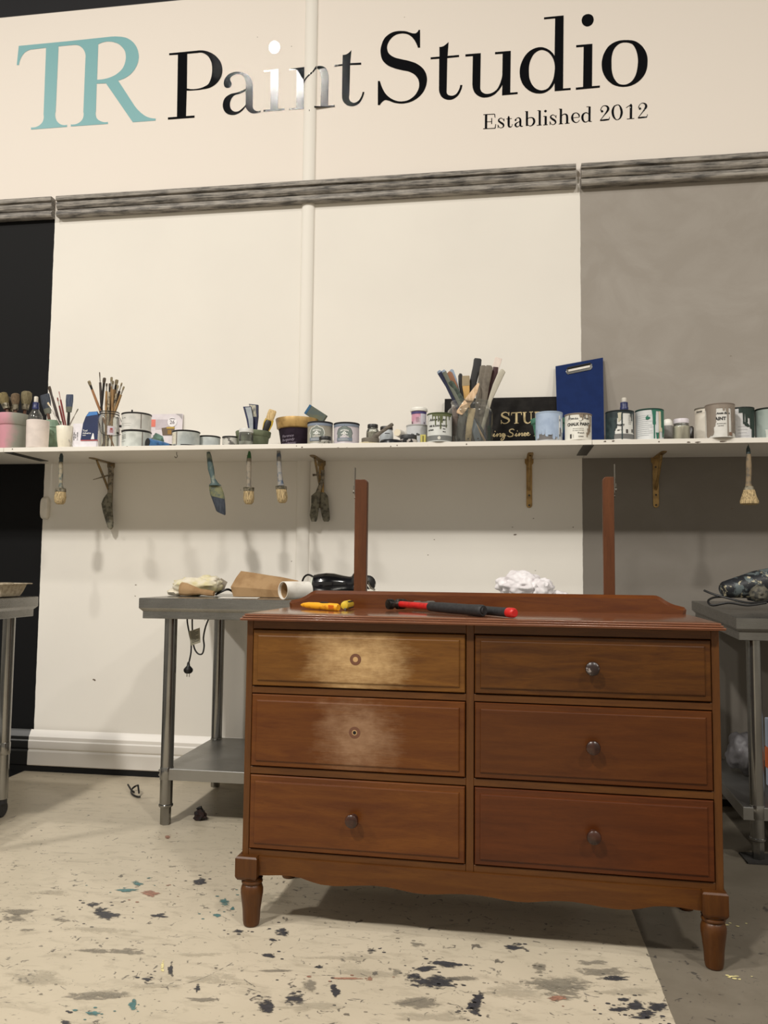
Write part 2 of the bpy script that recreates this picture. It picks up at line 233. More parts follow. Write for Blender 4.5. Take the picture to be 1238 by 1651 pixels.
('k',["-818,7525 -816,7335 -838,7337 -842,7348 -845,7359 -850,7370 -854,7381 -859,7392 -866,7405 -872,7417 -880,7429 -888,7440 -896,7451 -905,7460 -915,7469 -925,7477 -935,7484 -946,7489 -957,7494 -968,7498 -980,7500 -992,7502 -1003,7503 -1017,7503 -1030,7502 -1044,7500 -1057,7497 -1069,7492 -1083,7485 -1097,7475 -1109,7464 -1121,7451 -1130,7438 -1138,7425 -1144,7412 -1150,7397 -1153,7382 -1154,7368 -1153,7355 -1151,7342 -1148,7330 -1143,7317 -1137,7306 -1129,7295 -1119,7285 -1107,7275 -1095,7267 -1083,7259 -1069,7252 -1055,7246 -1040,7241 -1024,7236 -1009,7231 -994,7226 -980,7222 -965,7218 -950,7213 -935,7208 -917,7201 -898,7193 -880,7186 -862,7177 -845,7166 -831,7156 -817,7145 -803,7132 -791,7119 -780,7106 -771,7091 -763,7076 -756,7060 -751,7043 -747,7027 -745,7013 -744,7000 -744,6986 -745,6973 -747,6959 -750,6940 -755,6922 -762,6903 -769,6886 -778,6869 -789,6854 -801,6840 -814,6826 -828,6814 -843,6803 -858,6794 -873,6785 -890,6778 -907,6772 -924,6767 -941,6764 -959,6762 -977,6760 -995,6760 -1013,6762 -1028,6764 -1043,6767 -1058,6771 -1073,6775 -1087,6780 -1097,6785 -1107,6790 -1116,6795 -1126,6800 -1136,6803 -1143,6806 -1150,6808 -1156,6810 -1163,6811 -1169,6810 -1174,6809 -1180,6807 -1184,6804 -1189,6800 -1194,6797 -1200,6791 -1206,6785 -1212,6778 -1217,6770 -1220,6762 -1243,6764 -1245,7020 -1225,7018 -1221,7005 -1217,6993 -1213,6980 -1209,6967 -1204,6955 -1197,6938 -1189,6921 -1181,6905 -1172,6889 -1162,6875 -1150,6861 -1138,6848 -1124,6836 -1110,6824 -1095,6815 -1082,6807 -1067,6800 -1052,6794 -1037,6789 -1022,6786 -1004,6784 -985,6784 -967,6785 -949,6788 -932,6793 -916,6800 -900,6810 -885,6821 -871,6833 -859,6846 -849,6861 -840,6878 -832,6895 -826,6914 -823,6932 -823,6945 -823,6959 -825,6973 -828,6987 -832,7000 -837,7012 -844,7023 -852,7034 -860,7045 -869,7054 -879,7063 -890,7071 -902,7078 -914,7085 -926,7091 -939,7096 -952,7100 -965,7104 -979,7107 -992,7111 -1008,7116 -1025,7121 -1041,7127 -1058,7132 -1074,7139 -1089,7146 -1105,7153 -1120,7161 -1135,7169 -1148,7179 -1160,7189 -1171,7199 -1181,7211 -1190,7222 -1198,7235 -1205,7249 -1211,7265 -1215,7281 -1218,7298 -1220,7314 -1221,7331 -1221,7348 -1219,7365 -1216,7382 -1212,7398 -1207,7416 -1200,7434 -1192,7451 -1183,7466 -1172,7480 -1160,7491 -1147,7501 -1133,7510 -1117,7518 -1102,7524 -1087,7528 -1070,7531 -1054,7532 -1037,7533 -1020,7532 -1007,7531 -994,7529 -980,7527 -967,7524 -954,7520 -943,7516 -931,7510 -920,7505 -908,7500 -897,7496 -890,7494 -883,7493 -877,7492 -870,7491 -864,7492 -860,7494 -855,7496 -851,7499 -847,7502 -844,7506 -841,7509 -839,7513 -836,7517 -835,7522 -833,7526"]),
('k',["-529,7371 -538,7224 -423,7224 -423,7203 -541,7201 -546,6859 -547,6852 -546,6843 -544,6835 -541,6827 -536,6821 -531,6815 -524,6811 -516,6808 -508,6805 -500,6804 -491,6803 -482,6804 -473,6807 -464,6810 -456,6814 -448,6821 -441,6829 -435,6838 -429,6848 -425,6858 -421,6867 -417,6877 -414,6887 -412,6898 -411,6908 -389,6907 -391,6894 -393,6882 -396,6870 -400,6859 -405,6848 -410,6835 -416,6823 -423,6812 -431,6801 -440,6792 -450,6784 -461,6777 -472,6771 -484,6766 -496,6763 -505,6762 -515,6762 -525,6763 -535,6764 -544,6767 -555,6771 -565,6775 -575,6781 -584,6788 -593,6796 -600,6805 -606,6815 -611,6826 -615,6837 -619,6848 -620,6855 -621,6862 -622,6868 -623,6875 -623,6882 -622,7202 -709,7203 -709,7224 -620,7224 -621,7326 -612,7325 -604,7325 -595,7327 -587,7329 -579,7331 -574,7334 -569,7337 -564,7341 -559,7344 -555,7348 -549,7352 -544,7357 -539,7361 -534,7366"]),
('k',["-360,7225 -207,7224 -212,6870 -212,6861 -211,6851 -208,6842 -204,6832 -200,6824 -195,6818 -188,6812 -181,6807 -174,6803 -167,6799 -158,6796 -148,6795 -139,6794 -129,6794 -120,6795 -106,6798 -92,6803 -78,6810 -66,6818 -54,6827 -43,6840 -34,6854 -26,6870 -19,6886 -12,6903 -7,6920 -2,6937 2,6954 5,6972 6,6990 9,7198 -66,7200 -66,7222 89,7222 83,6789 156,6789 156,6769 3,6767 6,6877 1,6866 -5,6855 -12,6845 -19,6835 -26,6825 -36,6814 -47,6803 -58,6792 -70,6783 -82,6776 -95,6770 -107,6765 -121,6762 -134,6759 -148,6758 -159,6758 -171,6758 -182,6760 -194,6762 -204,6766 -217,6772 -229,6779 -241,6788 -252,6799 -261,6810 -269,6821 -275,6834 -281,6848 -284,6862 -287,6876 -290,6906 -286,7200 -360,7201"]),
('k',["415,7540 605,7542 595,6790 668,6790 667,6770 514,6769 513,6855 508,6841 501,6828 493,6816 484,6805 474,6795 464,6786 453,6779 442,6772 430,6766 418,6762 408,6759 397,6757 386,6756 374,6756 363,6757 348,6759 333,6762 318,6767 303,6773 290,6780 273,6791 257,6803 242,6818 228,6833 216,6850 205,6867 196,6886 189,6906 183,6926 179,6946 177,6964 176,6982 176,7000 177,7017 179,7035 182,7053 187,7071 193,7088 200,7105 207,7121 216,7138 226,7154 237,7169 250,7183 263,7195 275,7204 287,7212 301,7219 314,7224 328,7229 341,7232 354,7234 367,7235 380,7234 393,7233 406,7229 420,7224 433,7218 445,7211 457,7202 471,7191 484,7178 496,7164 506,7149 515,7133 523,7519 415,7519","384,7204 372,7202 360,7199 349,7193 338,7187 328,7179 316,7168 305,7154 296,7138 288,7121 281,7105 275,7085 270,7064 267,7042 266,7020 265,6998 266,6976 267,6953 269,6931 274,6909 281,6889 287,6873 295,6857 305,6842 315,6828 327,6816 336,6809 347,6802 359,6796 370,6792 382,6789 393,6788 405,6789 416,6791 427,6793 437,6798 450,6806 461,6818 471,6832 480,6847 488,6862 496,6881 503,6902 508,6923 511,6945 514,6967 515,6981 517,6994 517,7008 517,7022 516,7035 514,7051 512,7066 508,7081 504,7096 498,7110 491,7126 482,7141 472,7155 460,7168 448,7179 436,7187 423,7194 410,7199 396,7203"]),
('k',["778,7473 779,7482 781,7492 784,7502 789,7511 794,7518 802,7524 811,7529 821,7533 831,7534 841,7534 849,7533 858,7529 867,7525 874,7520 880,7513 885,7506 889,7497 891,7488 893,7479 893,7470 892,7459 889,7448 885,7438 879,7429 873,7421 865,7416 857,7411 848,7408 838,7406 829,7406 821,7408 813,7412 805,7417 798,7422 792,7429 787,7436 783,7445 780,7454 779,7464","724,7224 878,7224 871,6792 946,6792 945,6771 717,6767 717,6789 786,6791 795,7200 723,7201"]),
('k',["965,7009 966,7029 969,7049 973,7069 978,7088 984,7107 993,7126 1003,7145 1014,7163 1027,7180 1042,7194 1055,7203 1069,7212 1083,7219 1098,7225 1113,7229 1130,7233 1147,7235 1164,7235 1181,7235 1199,7233 1216,7232 1233,7229 1251,7226 1267,7221 1283,7214 1299,7205 1314,7193 1328,7180 1341,7166 1353,7151 1362,7136 1371,7121 1379,7104 1385,7088 1390,7071 1394,7054 1396,7038 1397,7021 1397,7003 1396,6987 1395,6967 1393,6947 1389,6927 1384,6908 1378,6890 1369,6872 1359,6855 1347,6839 1334,6824 1320,6811 1306,6800 1291,6790 1276,6781 1259,6774 1243,6768 1226,6764 1209,6761 1192,6760 1175,6760 1158,6761 1141,6764 1123,6768 1106,6774 1089,6781 1073,6789 1059,6799 1046,6811 1033,6824 1021,6837 1010,6852 1001,6866 993,6882 985,6898 979,6915 974,6931 970,6946 968,6962 966,6978 965,6993","1058,7008 1058,7024 1058,7039 1059,7054 1060,7070 1062,7084 1066,7101 1070,7118 1076,7134 1083,7149 1091,7162 1100,7173 1109,7182 1119,7191 1130,7198 1142,7204 1152,7207 1163,7209 1175,7210 1187,7209 1198,7208 1210,7206 1222,7203 1234,7198 1245,7193 1255,7186 1264,7177 1271,7165 1278,7152 1284,7139 1289,7126 1295,7109 1299,7092 1302,7075 1304,7058 1306,7040 1307,7024 1307,7007 1306,6990 1304,6973 1303,6957 1300,6937 1296,6916 1292,6897 1286,6878 1279,6860 1272,6847 1264,6834 1256,6822 1246,6812 1236,6803 1226,6796 1215,6791 1203,6786 1191,6783 1179,6782 1168,6782 1156,6784 1144,6787 1133,6791 1123,6797 1113,6805 1103,6816 1095,6828 1088,6841 1081,6853 1075,6868 1070,6884 1066,6899 1063,6916 1061,6932 1059,6947 1058,6962 1058,6978 1058,6993"]),
]
STROKES=[
"-307,13170,44 -310,12873,44|-362,13165,13 -140,13160,16|-139,13160,16 -131,13087,13|-286,13012,11 -199,13010,11|-196,13084,16 -199,12960,16|-366,12874,13 -126,12868,16|-130,12869,19 -118,12951,13",
"36,13020,11 14,13053,11 -18,13068,13 -52,13050,22 -59,13015,32 -23,12978,38 22,12944,38 36,12904,28 14,12875,16 -23,12867,11 -52,12885,11 -71,12928,11|44,13055,13 44,12997,13|-73,12936,13 -73,12866,13",
"135,13102,6 135,13059,41 135,12913,41 146,12881,32 171,12871,19 198,12888,11 208,12930,9|88,13043,11 198,13044,11",
"264,12988,22 271,13010,35 281,13030,14 308,13051,14 344,13040,25 362,13004,38 361,12903,38 377,12872,25 412,12869,11|359,12973,11 307,12954,16 271,12926,32 268,12895,35 293,12867,22 329,12875,13 358,12904,9",
"490,13171,41 490,12871,41|454,13169,11 490,13166,11|490,13002,9 526,13030,13 585,13033,19 621,12999,38 631,12948,41 613,12900,35 577,12869,19 540,12867,13 497,12897,9",
"738,13167,41 737,12868,41|694,13168,11 738,13167,11|678,12866,13 773,12867,13",
"853,13043,41 852,12867,41|805,13039,11 853,13042,11|805,12865,13 891,12866,13|849,13171,9 849,13159,41 849,13147,52 849,13133,41 849,13120,9",
"1044,13012,11 1022,13044,11 991,13059,13 957,13042,22 950,13007,32 986,12971,38 1029,12937,38 1043,12897,28 1021,12868,16 985,12860,11 956,12878,11 938,12921,11|1051,13047,13 1051,12989,13|936,12928,13 936,12859,13",
"1147,13170,41 1142,12864,41|1107,13167,11 1147,13167,11|1102,12862,13 1184,12864,13|1146,13014,9 1185,13049,16 1228,13056,22 1257,13028,38 1264,12974,41 1263,12864,41|1220,12864,13 1309,12865,13",
"1368,12969,10 1496,12973,10|1496,12973,13 1491,13017,27 1460,13055,17 1421,13066,15 1379,13042,27 1359,12983,40 1371,12920,37 1409,12877,20 1447,12869,13 1485,12892,10 1498,12919,10",
"1693,13172,40 1687,12872,40|1635,13172,12 1693,13172,12|1687,12867,13 1733,12870,13|1684,13007,10 1649,13046,15 1608,13052,20 1567,13019,37 1554,12963,42 1566,12906,37 1599,12867,20 1642,12871,13 1683,12905,10",
"1927,13086,13 1932,13060,50 1916,13041,27|1900,13075,17 1913,13123,13 1943,13161,13 1981,13169,15 2029,13146,34 2044,13096,44 2018,13042,34 1964,12973,17 1895,12884,12|1888,12877,24 1971,12880,34 2057,12885,27|2060,12885,13 2069,12936,10",
"2220,13169,13 2162,13144,24 2134,13081,40 2128,13017,44 2145,12935,37 2182,12879,20 2216,12867,13 2262,12894,24 2288,12956,40 2296,13020,42 2282,13094,37 2253,13153,20 2220,13169,13",
"2471,13168,10 2473,13141,44 2467,12870,44|2380,13095,12 2470,13152,15|2392,12868,13 2531,12870,13",
"2639,13083,13 2643,13057,50 2628,13038,27|2612,13072,17 2624,13119,13 2654,13157,13 2692,13166,15 2739,13142,34 2754,13093,44 2728,13039,34 2674,12970,17 2606,12882,12|2599,12875,24 2681,12878,34 2766,12883,27|2769,12883,13 2778,12934,10",
]
# ================================================================ setting: wall, floor, ceiling, trims
YW = 3.847; XB, XG = -2.361, .374                    # wall plane; black | white | grey paint borders
def zones(n, a_white, a_black, a_grey, black_x, grey_x):
    t = n.add('ShaderNodeTexCoord'); s = n.add('ShaderNodeSeparateXYZ'); n.lk(t.outputs['Object'], s.inputs[0])
    w = n.noise(n.coord((1, 1, 1)), 14, 3); wob = n.math('MULTIPLY', n.math('SUBTRACT', w, .5), .006)
    x = n.math('ADD', s.outputs[0], wob)
    k = n.mix(n.step(x, grey_x-.001, grey_x+.001), a_white, a_grey)
    return n.mix(n.step(x, black_x-.001, black_x+.001), a_black, k), s, x
def wall_mat():
    n = NT('painted_wall'); cl = n.noise(n.coord((1, 1, 1)), 1.3, 4)
    white = n.mix(n.step(cl, .35, .7), (.80, .765, .70, 1), (.76, .725, .665, 1))
    smear = n.noise(n.coord((2.2, 1, 3), (3, 0, 1)), 1.5, 5, .6, .8)
    grey = n.mix(n.step(smear, .42, .72), (.315, .285, .25, 1), (.36, .33, .295, 1))
    t0 = n.add('ShaderNodeTexCoord'); s0 = n.add('ShaderNodeSeparateXYZ'); n.lk(t0.outputs['Object'], s0.inputs[0])
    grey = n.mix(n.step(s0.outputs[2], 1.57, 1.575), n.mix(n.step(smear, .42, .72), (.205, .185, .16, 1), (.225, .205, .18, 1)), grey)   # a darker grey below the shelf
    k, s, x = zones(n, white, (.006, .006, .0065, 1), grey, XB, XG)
    k = n.mix(n.step(s.outputs[2], 2.93, 2.934), k, (.80, .735, .665, 1))
    k = n.mix(n.step(s.outputs[2], 4.046, 4.05), k, (.016, .016, .018, 1))
    fine = n.noise(n.coord((1, 1, 1)), 160, 2); n.bump(fine, .12, .001)
    return n.fin(k, .62, 0, 0, .14)
wall = struct(MB().box(-7, 6, YW, YW+.12, -.02, 7.5).build('wall_back', wall_mat()))
def floor_mat():
    n = NT('painted_concrete_floor')
    v = n.coord((1, 1, 1)); cl = n.noise(v, 2.0, 5, .6, .4); scuff = n.noise(n.coord((1, 2.6, 1)), 9, 6, .7, .6)
    cream = n.mix(n.step(cl, .38, .7), (.56, .49, .375, 1), (.49, .43, .325, 1))
    cream = n.mix(n.math('MULTIPLY', n.step(scuff, .52, .74), .6), cream, (.28, .24, .175, 1))
    sp = n.noise(v, 34, 5, .62, 1.0); sp2 = n.noise(n.coord((1, 2.2, 1), (4, 1, 0)), 13, 6, .68, 1.4)
    t = n.add('ShaderNodeTexCoord'); s = n.add('ShaderNodeSeparateXYZ'); n.lk(t.outputs['Object'], s.inputs[0])
    near = n.step(s.outputs[1], 3.5, 2.6)
    th = n.math('MULTIPLY', near, .10)
    m1 = n.math('MULTIPLY', n.step(n.math('ADD', sp, n.math('MULTIPLY', th, .35)), .655, .70), .8)
    m2 = n.math('MULTIPLY', n.step(n.math('ADD', sp2, n.math('MULTIPLY', th, .6)), .69, .74), .75)
    cream = n.mix(m1, cream, (.07, .062, .055, 1)); cream = n.mix(m2, cream, (.10, .092, .085, 1))
    gsm = n.noise(n.coord((1, 1, 1), (2, 2, 0)), 5, 6, .65, .5)
    grey = n.mix(n.step(gsm, .4, .7), (.165, .142, .108, 1), (.205, .178, .138, 1))
    grey = n.mix(m1, grey, (.05, .046, .042, 1))
    k, s2, x = zones(n, cream, (.012, .012, .013, 1), grey, -2.39, .392)
    n.bump(scuff, .12, .002)
    return n.fin(k, .42, 0, 0, .4)
floor = struct(MB().box(-7, 6, -7, YW+.12, -.1, 0).build('floor', floor_mat()))
ceiling = struct(MB().box(-7, 6, -7, YW+.12, 7.5, 7.6).build('ceiling', mat('dark_ceiling', c(60, 58, 56), .9)))

# explicit paint splats on the floor: (px, py, half-width, half-height) in photo units, laid out on the floor plane
SPL = {
 'dark': ([(170,1474,16,9),(160,1466,8,4),(322,1422,11,5),(256,1477,14,3),(457,1505,12,6),(440,1516,5,3),(275,1566,5,9),(240,1578,10,5),(318,1594,5,6),(430,1625,15,13),(477,1611,14,11),(516,1559,6,3),(600,1532,7,4),(605,1570,5,3),(722,1555,24,5),(688,1562,18,4),(705,1585,32,10),(668,1575,12,5),(765,1622,10,12),(773,1608,10,6),(830,1527,14,6),(758,1624,8,5),(990,1578,22,4),(1000,1628,14,4),(1025,1622,14,7),(1035,1640,22,4),(1062,1623,18,7),(540,1597,6,9),(434,1541,12,3),(385,1502,8,2),(1005,1612,9,3),(1045,1635,14,4),(150,1458,12,3),(108,1655,10,10)], (.035,.035,.04,1)),
 'olive': ([(30,1470,30,4),(22,1481,22,5),(205,1534,28,5),(100,1484,12,3),(155,1533,26,3),(45,1500,14,2),(440,1566,30,2),(870,1560,14,8),(955,1552,30,4),(890,1588,60,9),(915,1600,34,10),(680,1617,34,9),(675,1524,14,4),(330,1612,30,3),(160,1606,46,8),(975,1567,40,6),(500,1590,10,10),(745,1578,30,3),(640,1566,9,5)], (.15,.135,.11,1)),
 'teal': ([(222,1425,10,4),(362,1454,8,7),(375,1465,4,3),(214,1620,6,9),(150,1635,14,4),(205,1436,22,3),(350,1476,10,3)], (.06,.14,.14,1)),
 'rust': ([(243,1441,16,6),(596,1578,5,4),(898,1610,20,5),(270,1350,6,3),(560,1578,30,2)], (.25,.13,.09,1)),
 'yellow': ([(1183,1575,13,2),(1168,1492,12,1.5),(262,1560,4,10)], (.62,.55,.26,1)),
 'smudge': ([(160,1603,60,9),(900,1588,70,16),(250,1590,60,5),(1000,1600,70,6),(310,1540,60,4),(80,1440,50,4),(560,1545,70,4),(430,1450,60,10),(600,1570,60,10),(820,1600,60,14),(350,1580,70,10),(60,1580,60,14),(700,1640,90,10),(500,1625,60,9),(160,1500,60,6)], (.30,.27,.21,1)),
}
def splat_mat(name, col):               # ragged edges: paint lies where coverage and noise allow
    n = NT(name); at_ = n.add('ShaderNodeAttribute', attribute_name='cover'); z1 = n.noise(n.coord((1, 1.8, 1)), 42, 6, .7, .6); z2 = n.noise(n.coord((1, 2.5, 1)), 11, 3, .6)
    f = n.math('ADD', at_.outputs['Fac'], n.math('ADD', n.math('MULTIPLY', n.math('SUBTRACT', z1, .5), 1.9), n.math('MULTIPLY', n.math('SUBTRACT', z2, .5), 1.1)))
    op = n.math('MULTIPLY', n.step(f, .36, .66), .32 if 'smudge' in name else .55 if 'olive' in name else .9)
    n.fin(n.mix(n.step(z1, .4, .65), col, tuple(x*1.7 for x in col[:3])+(1,)), .45); tr = n.add('ShaderNodeBsdfTransparent'); mx = n.add('ShaderNodeMixShader')
    n.lk(op, mx.inputs[0]); n.lk(tr.outputs[0], mx.inputs[1]); n.lk(n.p.outputs[0], mx.inputs[2]); n.lk(mx.outputs[0], n.out.inputs[0]); return n.m
for li, (nm, (L, col)) in enumerate(SPL.items()):
    mb = MB(); rnd = random.Random(len(nm)*31+5); cov = []
    for si, (px, py, hw, hh) in enumerate(L):
        n = 26; ph = rnd.random()*9; z = .0006+.00025*li+.00001*si; big = 1.75 if nm in ('dark', 'olive') else 1.35; C0 = atz(px, py, 0); ring = []; mid = []
        for j in range(n):
            a = 2*pi*j/n; k = big*(.85+.5*noise.noise(Vector((cos(a)*1.5+ph, sin(a)*1.5, ph))))
            q = atz(px+hw*k*cos(a), py+hh*k*sin(a), 0); ring.append((q.x, q.y, z)); mid.append((C0.x+(q.x-C0.x)*.5, C0.y+(q.y-C0.y)*.5, z))
        mb.add(ring+mid+[(C0.x, C0.y, z)], [(i, (i+1) % n, n+(i+1) % n, n+i) for i in range(n)]+[(n+i, n+(i+1) % n, 2*n) for i in range(n)]); cov += [0.0]*n+[.62]*n+[.85]
        for q in range(rnd.randint(2, 6)) if hw > 5 and nm != 'smudge' else ():
            cc = atz(px+rnd.uniform(-3, 3)*hw, py+rnd.uniform(-3, 3)*hh, 0); rr = rnd.uniform(.0012, .0045)
            mb.add([(cc.x+rr*cos(t*1.05)*1.6, cc.y+rr*sin(t*1.05), z) for t in range(6)], [tuple(range(6))]); cov += [1.2]*6
    if nm == 'dark':
        for pts in ([(388,1548),(385,1562),(392,1578),(412,1592)], [(440,1560),(480,1572),(540,1574),(600,1590)], [(520,1590),(545,1580),(548,1562),(535,1550)], [(330,1570),(370,1585),(420,1600)], [(560,1612),(640,1620),(720,1600)], [(240,1600),(320,1580),(380,1550)]):
            wp = [atz(p[0], p[1], 0) for p in pts]; pr = [(p.x, p.y, .0018) for p in wp]
            n0 = len(mb.v); ribbon(mb, smooth_path(pr, 6), lambda u, v: (u, v, .0009)); cov += [.42]*(len(mb.v)-n0)
    so = mb.build('paint_splatter', splat_mat('floor_paint_'+nm, col), floor, smooth=False, kind='stuff'); so.data.attributes.new('cover', 'FLOAT', 'POINT').data.foreach_set('value', cov)

# skirting boards, one moulded profile painted with the wall's colours
n_ = NT('baseboard_paint'); k_, _, _ = zones(n_, (.80, .765, .715, 1), (.012, .012, .012, 1), (.33, .30, .27, 1), -2.375, .38)
bb_mat = n_.fin(k_, .4)
bprof = [(.024,.030),(.027,.034),(.027,.098),(.024,.104),(.020,.108),(.024,.112),(.026,.117),(.026,.150),(.022,.156),(.022,.172),(.014,.183),(.010,.192),(.0,.204),(0,.030)]
bb = MB(); bb.rings([[(x, YW-d, z) for d, z in bprof] for x in (-7, 6)]); struct(bb.build('baseboard_back', bb_mat, ang=20))

struct(MB().box(-7, 6, YW-.022, YW-.001, .0005, .0295).build('trim_5', mat('black_gap_shade', (.004, .004, .004, 1), .9)))   # black strip standing in for the shadow under the boards
# picture rail, three lengths of distressed moulding with gaps between
def rail_mat():
    n = NT('distressed_rail'); a = n.noise(n.coord((1.2, 9, 18)), 6, 7, .7, .3); b = n.noise(n.coord((4, 5, 5)), 3, 4)
    s = n.step(n.math('ADD', n.math('MULTIPLY', a, .75), n.math('MULTIPLY', b, .25)), .40, .58)
    return n.fin(n.mix(s, (.055, .05, .045, 1), (.34, .31, .27, 1)), .55)
rm = rail_mat()
rprof = [(0,2.882),(.020,2.882),(.026,2.887),(.028,2.893),(.027,2.905),(.020,2.911),(.020,2.915),(.012,2.917),(.012,2.921),(.018,2.924),(.026,2.934),(.030,2.948),(.030,2.955),(.022,2.957),(.022,2.963),(.034,2.966),(.036,2.972),(.036,2.984),(.032,2.989),(0,2.989)]
for i, (x0, x1) in enumerate(((-7, -2.361), (-2.334, .353), (.378, 6))):
    mb = MB(); mb.rings([[(x, YW-(d+.010 if d > 0 else 0)-.001, z) for d, z in rprof] for x in (x0, x1)]); struct(mb.build('trim_%d' % (i+1), rm, ang=20))
# half-round pipe casing running up the white panel
PX0, PW, PH = -.9735, .034, .017
mb = MB(); sec = [(PX0+PW*cos(pi*j/12), YW-PH*sin(pi*j/12)) for j in range(13)]
mb.rings([[(x, y, z) for x, y in sec] for z in (.19, 4.05)], closed=False, cap0=False, cap1=False)
pm = NT('pipe_paint'); struct(mb.build('trim_4', pm.fin((.78, .745, .68, 1), .5, 0, 0, .25)))
# little scuffs and chips on the wall
mb = MB(); rnd = random.Random(4)
for px, py, r in ((152,1096,5),(178,853,2),(830,862,4),(826,850,2),(924,850,2),(863,920,2),(860,836,2),(388,790,1.5),(590,1010,2),(219,943,3),(1180,820,3),(1178,574,2),(470,905,2),(700,870,2),(690,895,2),(330,1000,2),(218,961,2),(273,953,2),(415,60,1.5),(470,75,2),(652,28,1.5)):
    q = at(px, py, YW); rr = r*.0019
    mb.add([(q.x+rr*rnd.uniform(.5, 1.3)*cos(t), YW-.0006, q.z+rr*.55*rnd.uniform(.4, 1.3)*sin(t)) for t in [2*pi*j/9 for j in range(9)]], [tuple(range(9))])
mb.build('scuff_marks', mat('scuff', c(120, 108, 94), .8), wall, smooth=False, kind='stuff')

# ================================================================ wall sign: vinyl lettering
def vinyl(name, col, gl=True):
    n = NT(name); b = n.noise(n.coord((1, 1, 1)), 150, 4, .75); n.bump(b, .30, .001)
    return n.fin(col, .05 if gl else .4, 0, 0, .7 if gl else .4)
vk = vinyl('black_vinyl', (.006, .0065, .008, 1)); vt = vinyl('turquoise_vinyl', (.190, .41, .43, 1), False)
sign = thing('wall_lettering', 'large turquoise and black sign lettering high on the white wall', 'sign', (0, YW, 3.3))
def wy(x):
    t = (x-PX0)/PW; return YW-(PH*math.sqrt(1-t*t) if abs(t) < 1 else 0)-.0012
def letter(vs, fs, m):
    mb = MB(); mb.add([(v.x, wy(v.x), v.y) for v in vs], fs); mb.build('letter', m, sign, world=True, smooth=False)
for col, conts in GLYPHS:
    vs, fs = fill([[tuple(float(t)/2000 for t in w.split(',')) for w in k.split()] for k in conts]); letter(vs, fs, vt if col == 't' else vk)
for s in STROKES:
    mb = MB()
    for st in s.split('|'):
        pts = [tuple(float(t)/4000 for t in w.split(',')) for w in st.split()]
        if len(pts) > 3: pts = smooth_path(pts, 4)
        ribbon(mb, pts, lambda u, v: (u, YW-.0012, v))
    mb.build('letter', vk, sign, world=True, smooth=False)
# ================================================================ dresser
dr = thing('dresser', 'wooden six-drawer dresser with turned legs and scalloped apron in the middle of the floor', 'dresser', (-.721, 2.295, 0), R(-1.766))
WC = dict(d1=(c(115, 75, 28), c(90, 54, 18)), red=(c(101, 57, 17), c(81, 40, 11)), dark=(c(94, 57, 22), c(76, 43, 15)))
w_case = wood('case_wood_horizontal', *WC['dark']); w_post = wood('case_wood_upright', *WC['dark'], along='z')
w_leg = wood('leg_wood', c(85, 49, 15), c(66, 35, 10), along='z'); w_apron = wood('apron_wood', c(92, 54, 16), c(74, 39, 11))
w_top = wood('top_wood', c(130, 83, 57), c(106, 62, 40), rough=.2, coat=.6); w_back = wood('backboard_wood', c(106, 57, 18), c(82, 38, 12), rough=.3, coat=.25)
w_mp = wood('mirror_post_wood', c(98, 57, 30), c(80, 44, 22), along='z', rough=.45)
w_in = mat('drawer_inside', c(40, 26, 16), .8)
def bx(name, m, x0, x1, y0, y1, z0, z1, parent=dr, bevel=.0015, label=None): return MB().box(x0, x1, y0, y1, z0, z1).build(name, m, parent, label=label, bevel=bevel)
XL, XR, CX = -.030, 1.297, .6335
bx('side_panel', w_post, XL, XL+.018, .02, .43, .199, .880); bx('side_panel', w_post, XR-.018, XR, .02, .43, .199, .880)
bx('back_panel', w_case, XL+.018, XR-.018, .42, .43, .199, .880)
bx('bottom_board', w_case, XL+.018, XR-.018, .04, .42, .199, .212)
for x0, x1 in ((XL, -.0105), (.6205, .6425), (1.2765, XR)): bx('stile', w_post, x0, x1, .0195, .045, .199, .880)
for z0, z1 in ((.8535, .880), (.6655, .6855), (.4325, .4535), (.199, .2185)):
    for x0, x1 in ((-.0105, .6205), (.6425, 1.2765)): bx('rail', w_case, x0, x1, .0195, .045, z0, z1)
# drawers
knob_m = mat('knob_wood', c(62, 34, 23), .28, col2=c(44, 24, 17), scale=30)
knob_w = mat('worn_knob', c(44, 32, 30), .32, col2=c(140, 132, 130), scale=60, lo=.60, hi=.66)
pale = c(196, 160, 108)
DW = [(-.008, .6180, .6885, .8515, wood('drawer_wood_sanded', *WC['d1'], patch=(.305, .768, .165, .120, c(188,156,110), .95)), 'plug'),
      (-.008, .6180, .4565, .6630, wood('drawer_wood_part_sanded', *WC['red'], patch=(.310, .553, .130, .115, c(150,118,90), .8)), 'hole'),
      (-.008, .6180, .2215, .4300, wood('drawer_wood_a', *WC['red']), 'knob'),
      (.6450, 1.2740, .6885, .8515, wood('drawer_wood_worn', c(89, 52, 12), c(63, 32, 6), gs=1.4), 'worn'),  # worn drawer; the right side's dimmer light is painted into these three woods
      (.6450, 1.2740, .4565, .6630, wood('drawer_wood_shaded_b', c(86, 45, 11), c(69, 32, 6)), 'knob'),
      (.6450, 1.2740, .2215, .4300, wood('drawer_wood_shaded_c', c(85, 41, 10), c(68, 30, 6)), 'knob')]
LB = ['drawer with a big pale sanded patch and no knob', 'drawer with a faint sanded patch round an open knob hole', 'bottom left drawer', 'worn drawer with a paint-flaked knob', 'middle right drawer', 'bottom right drawer']
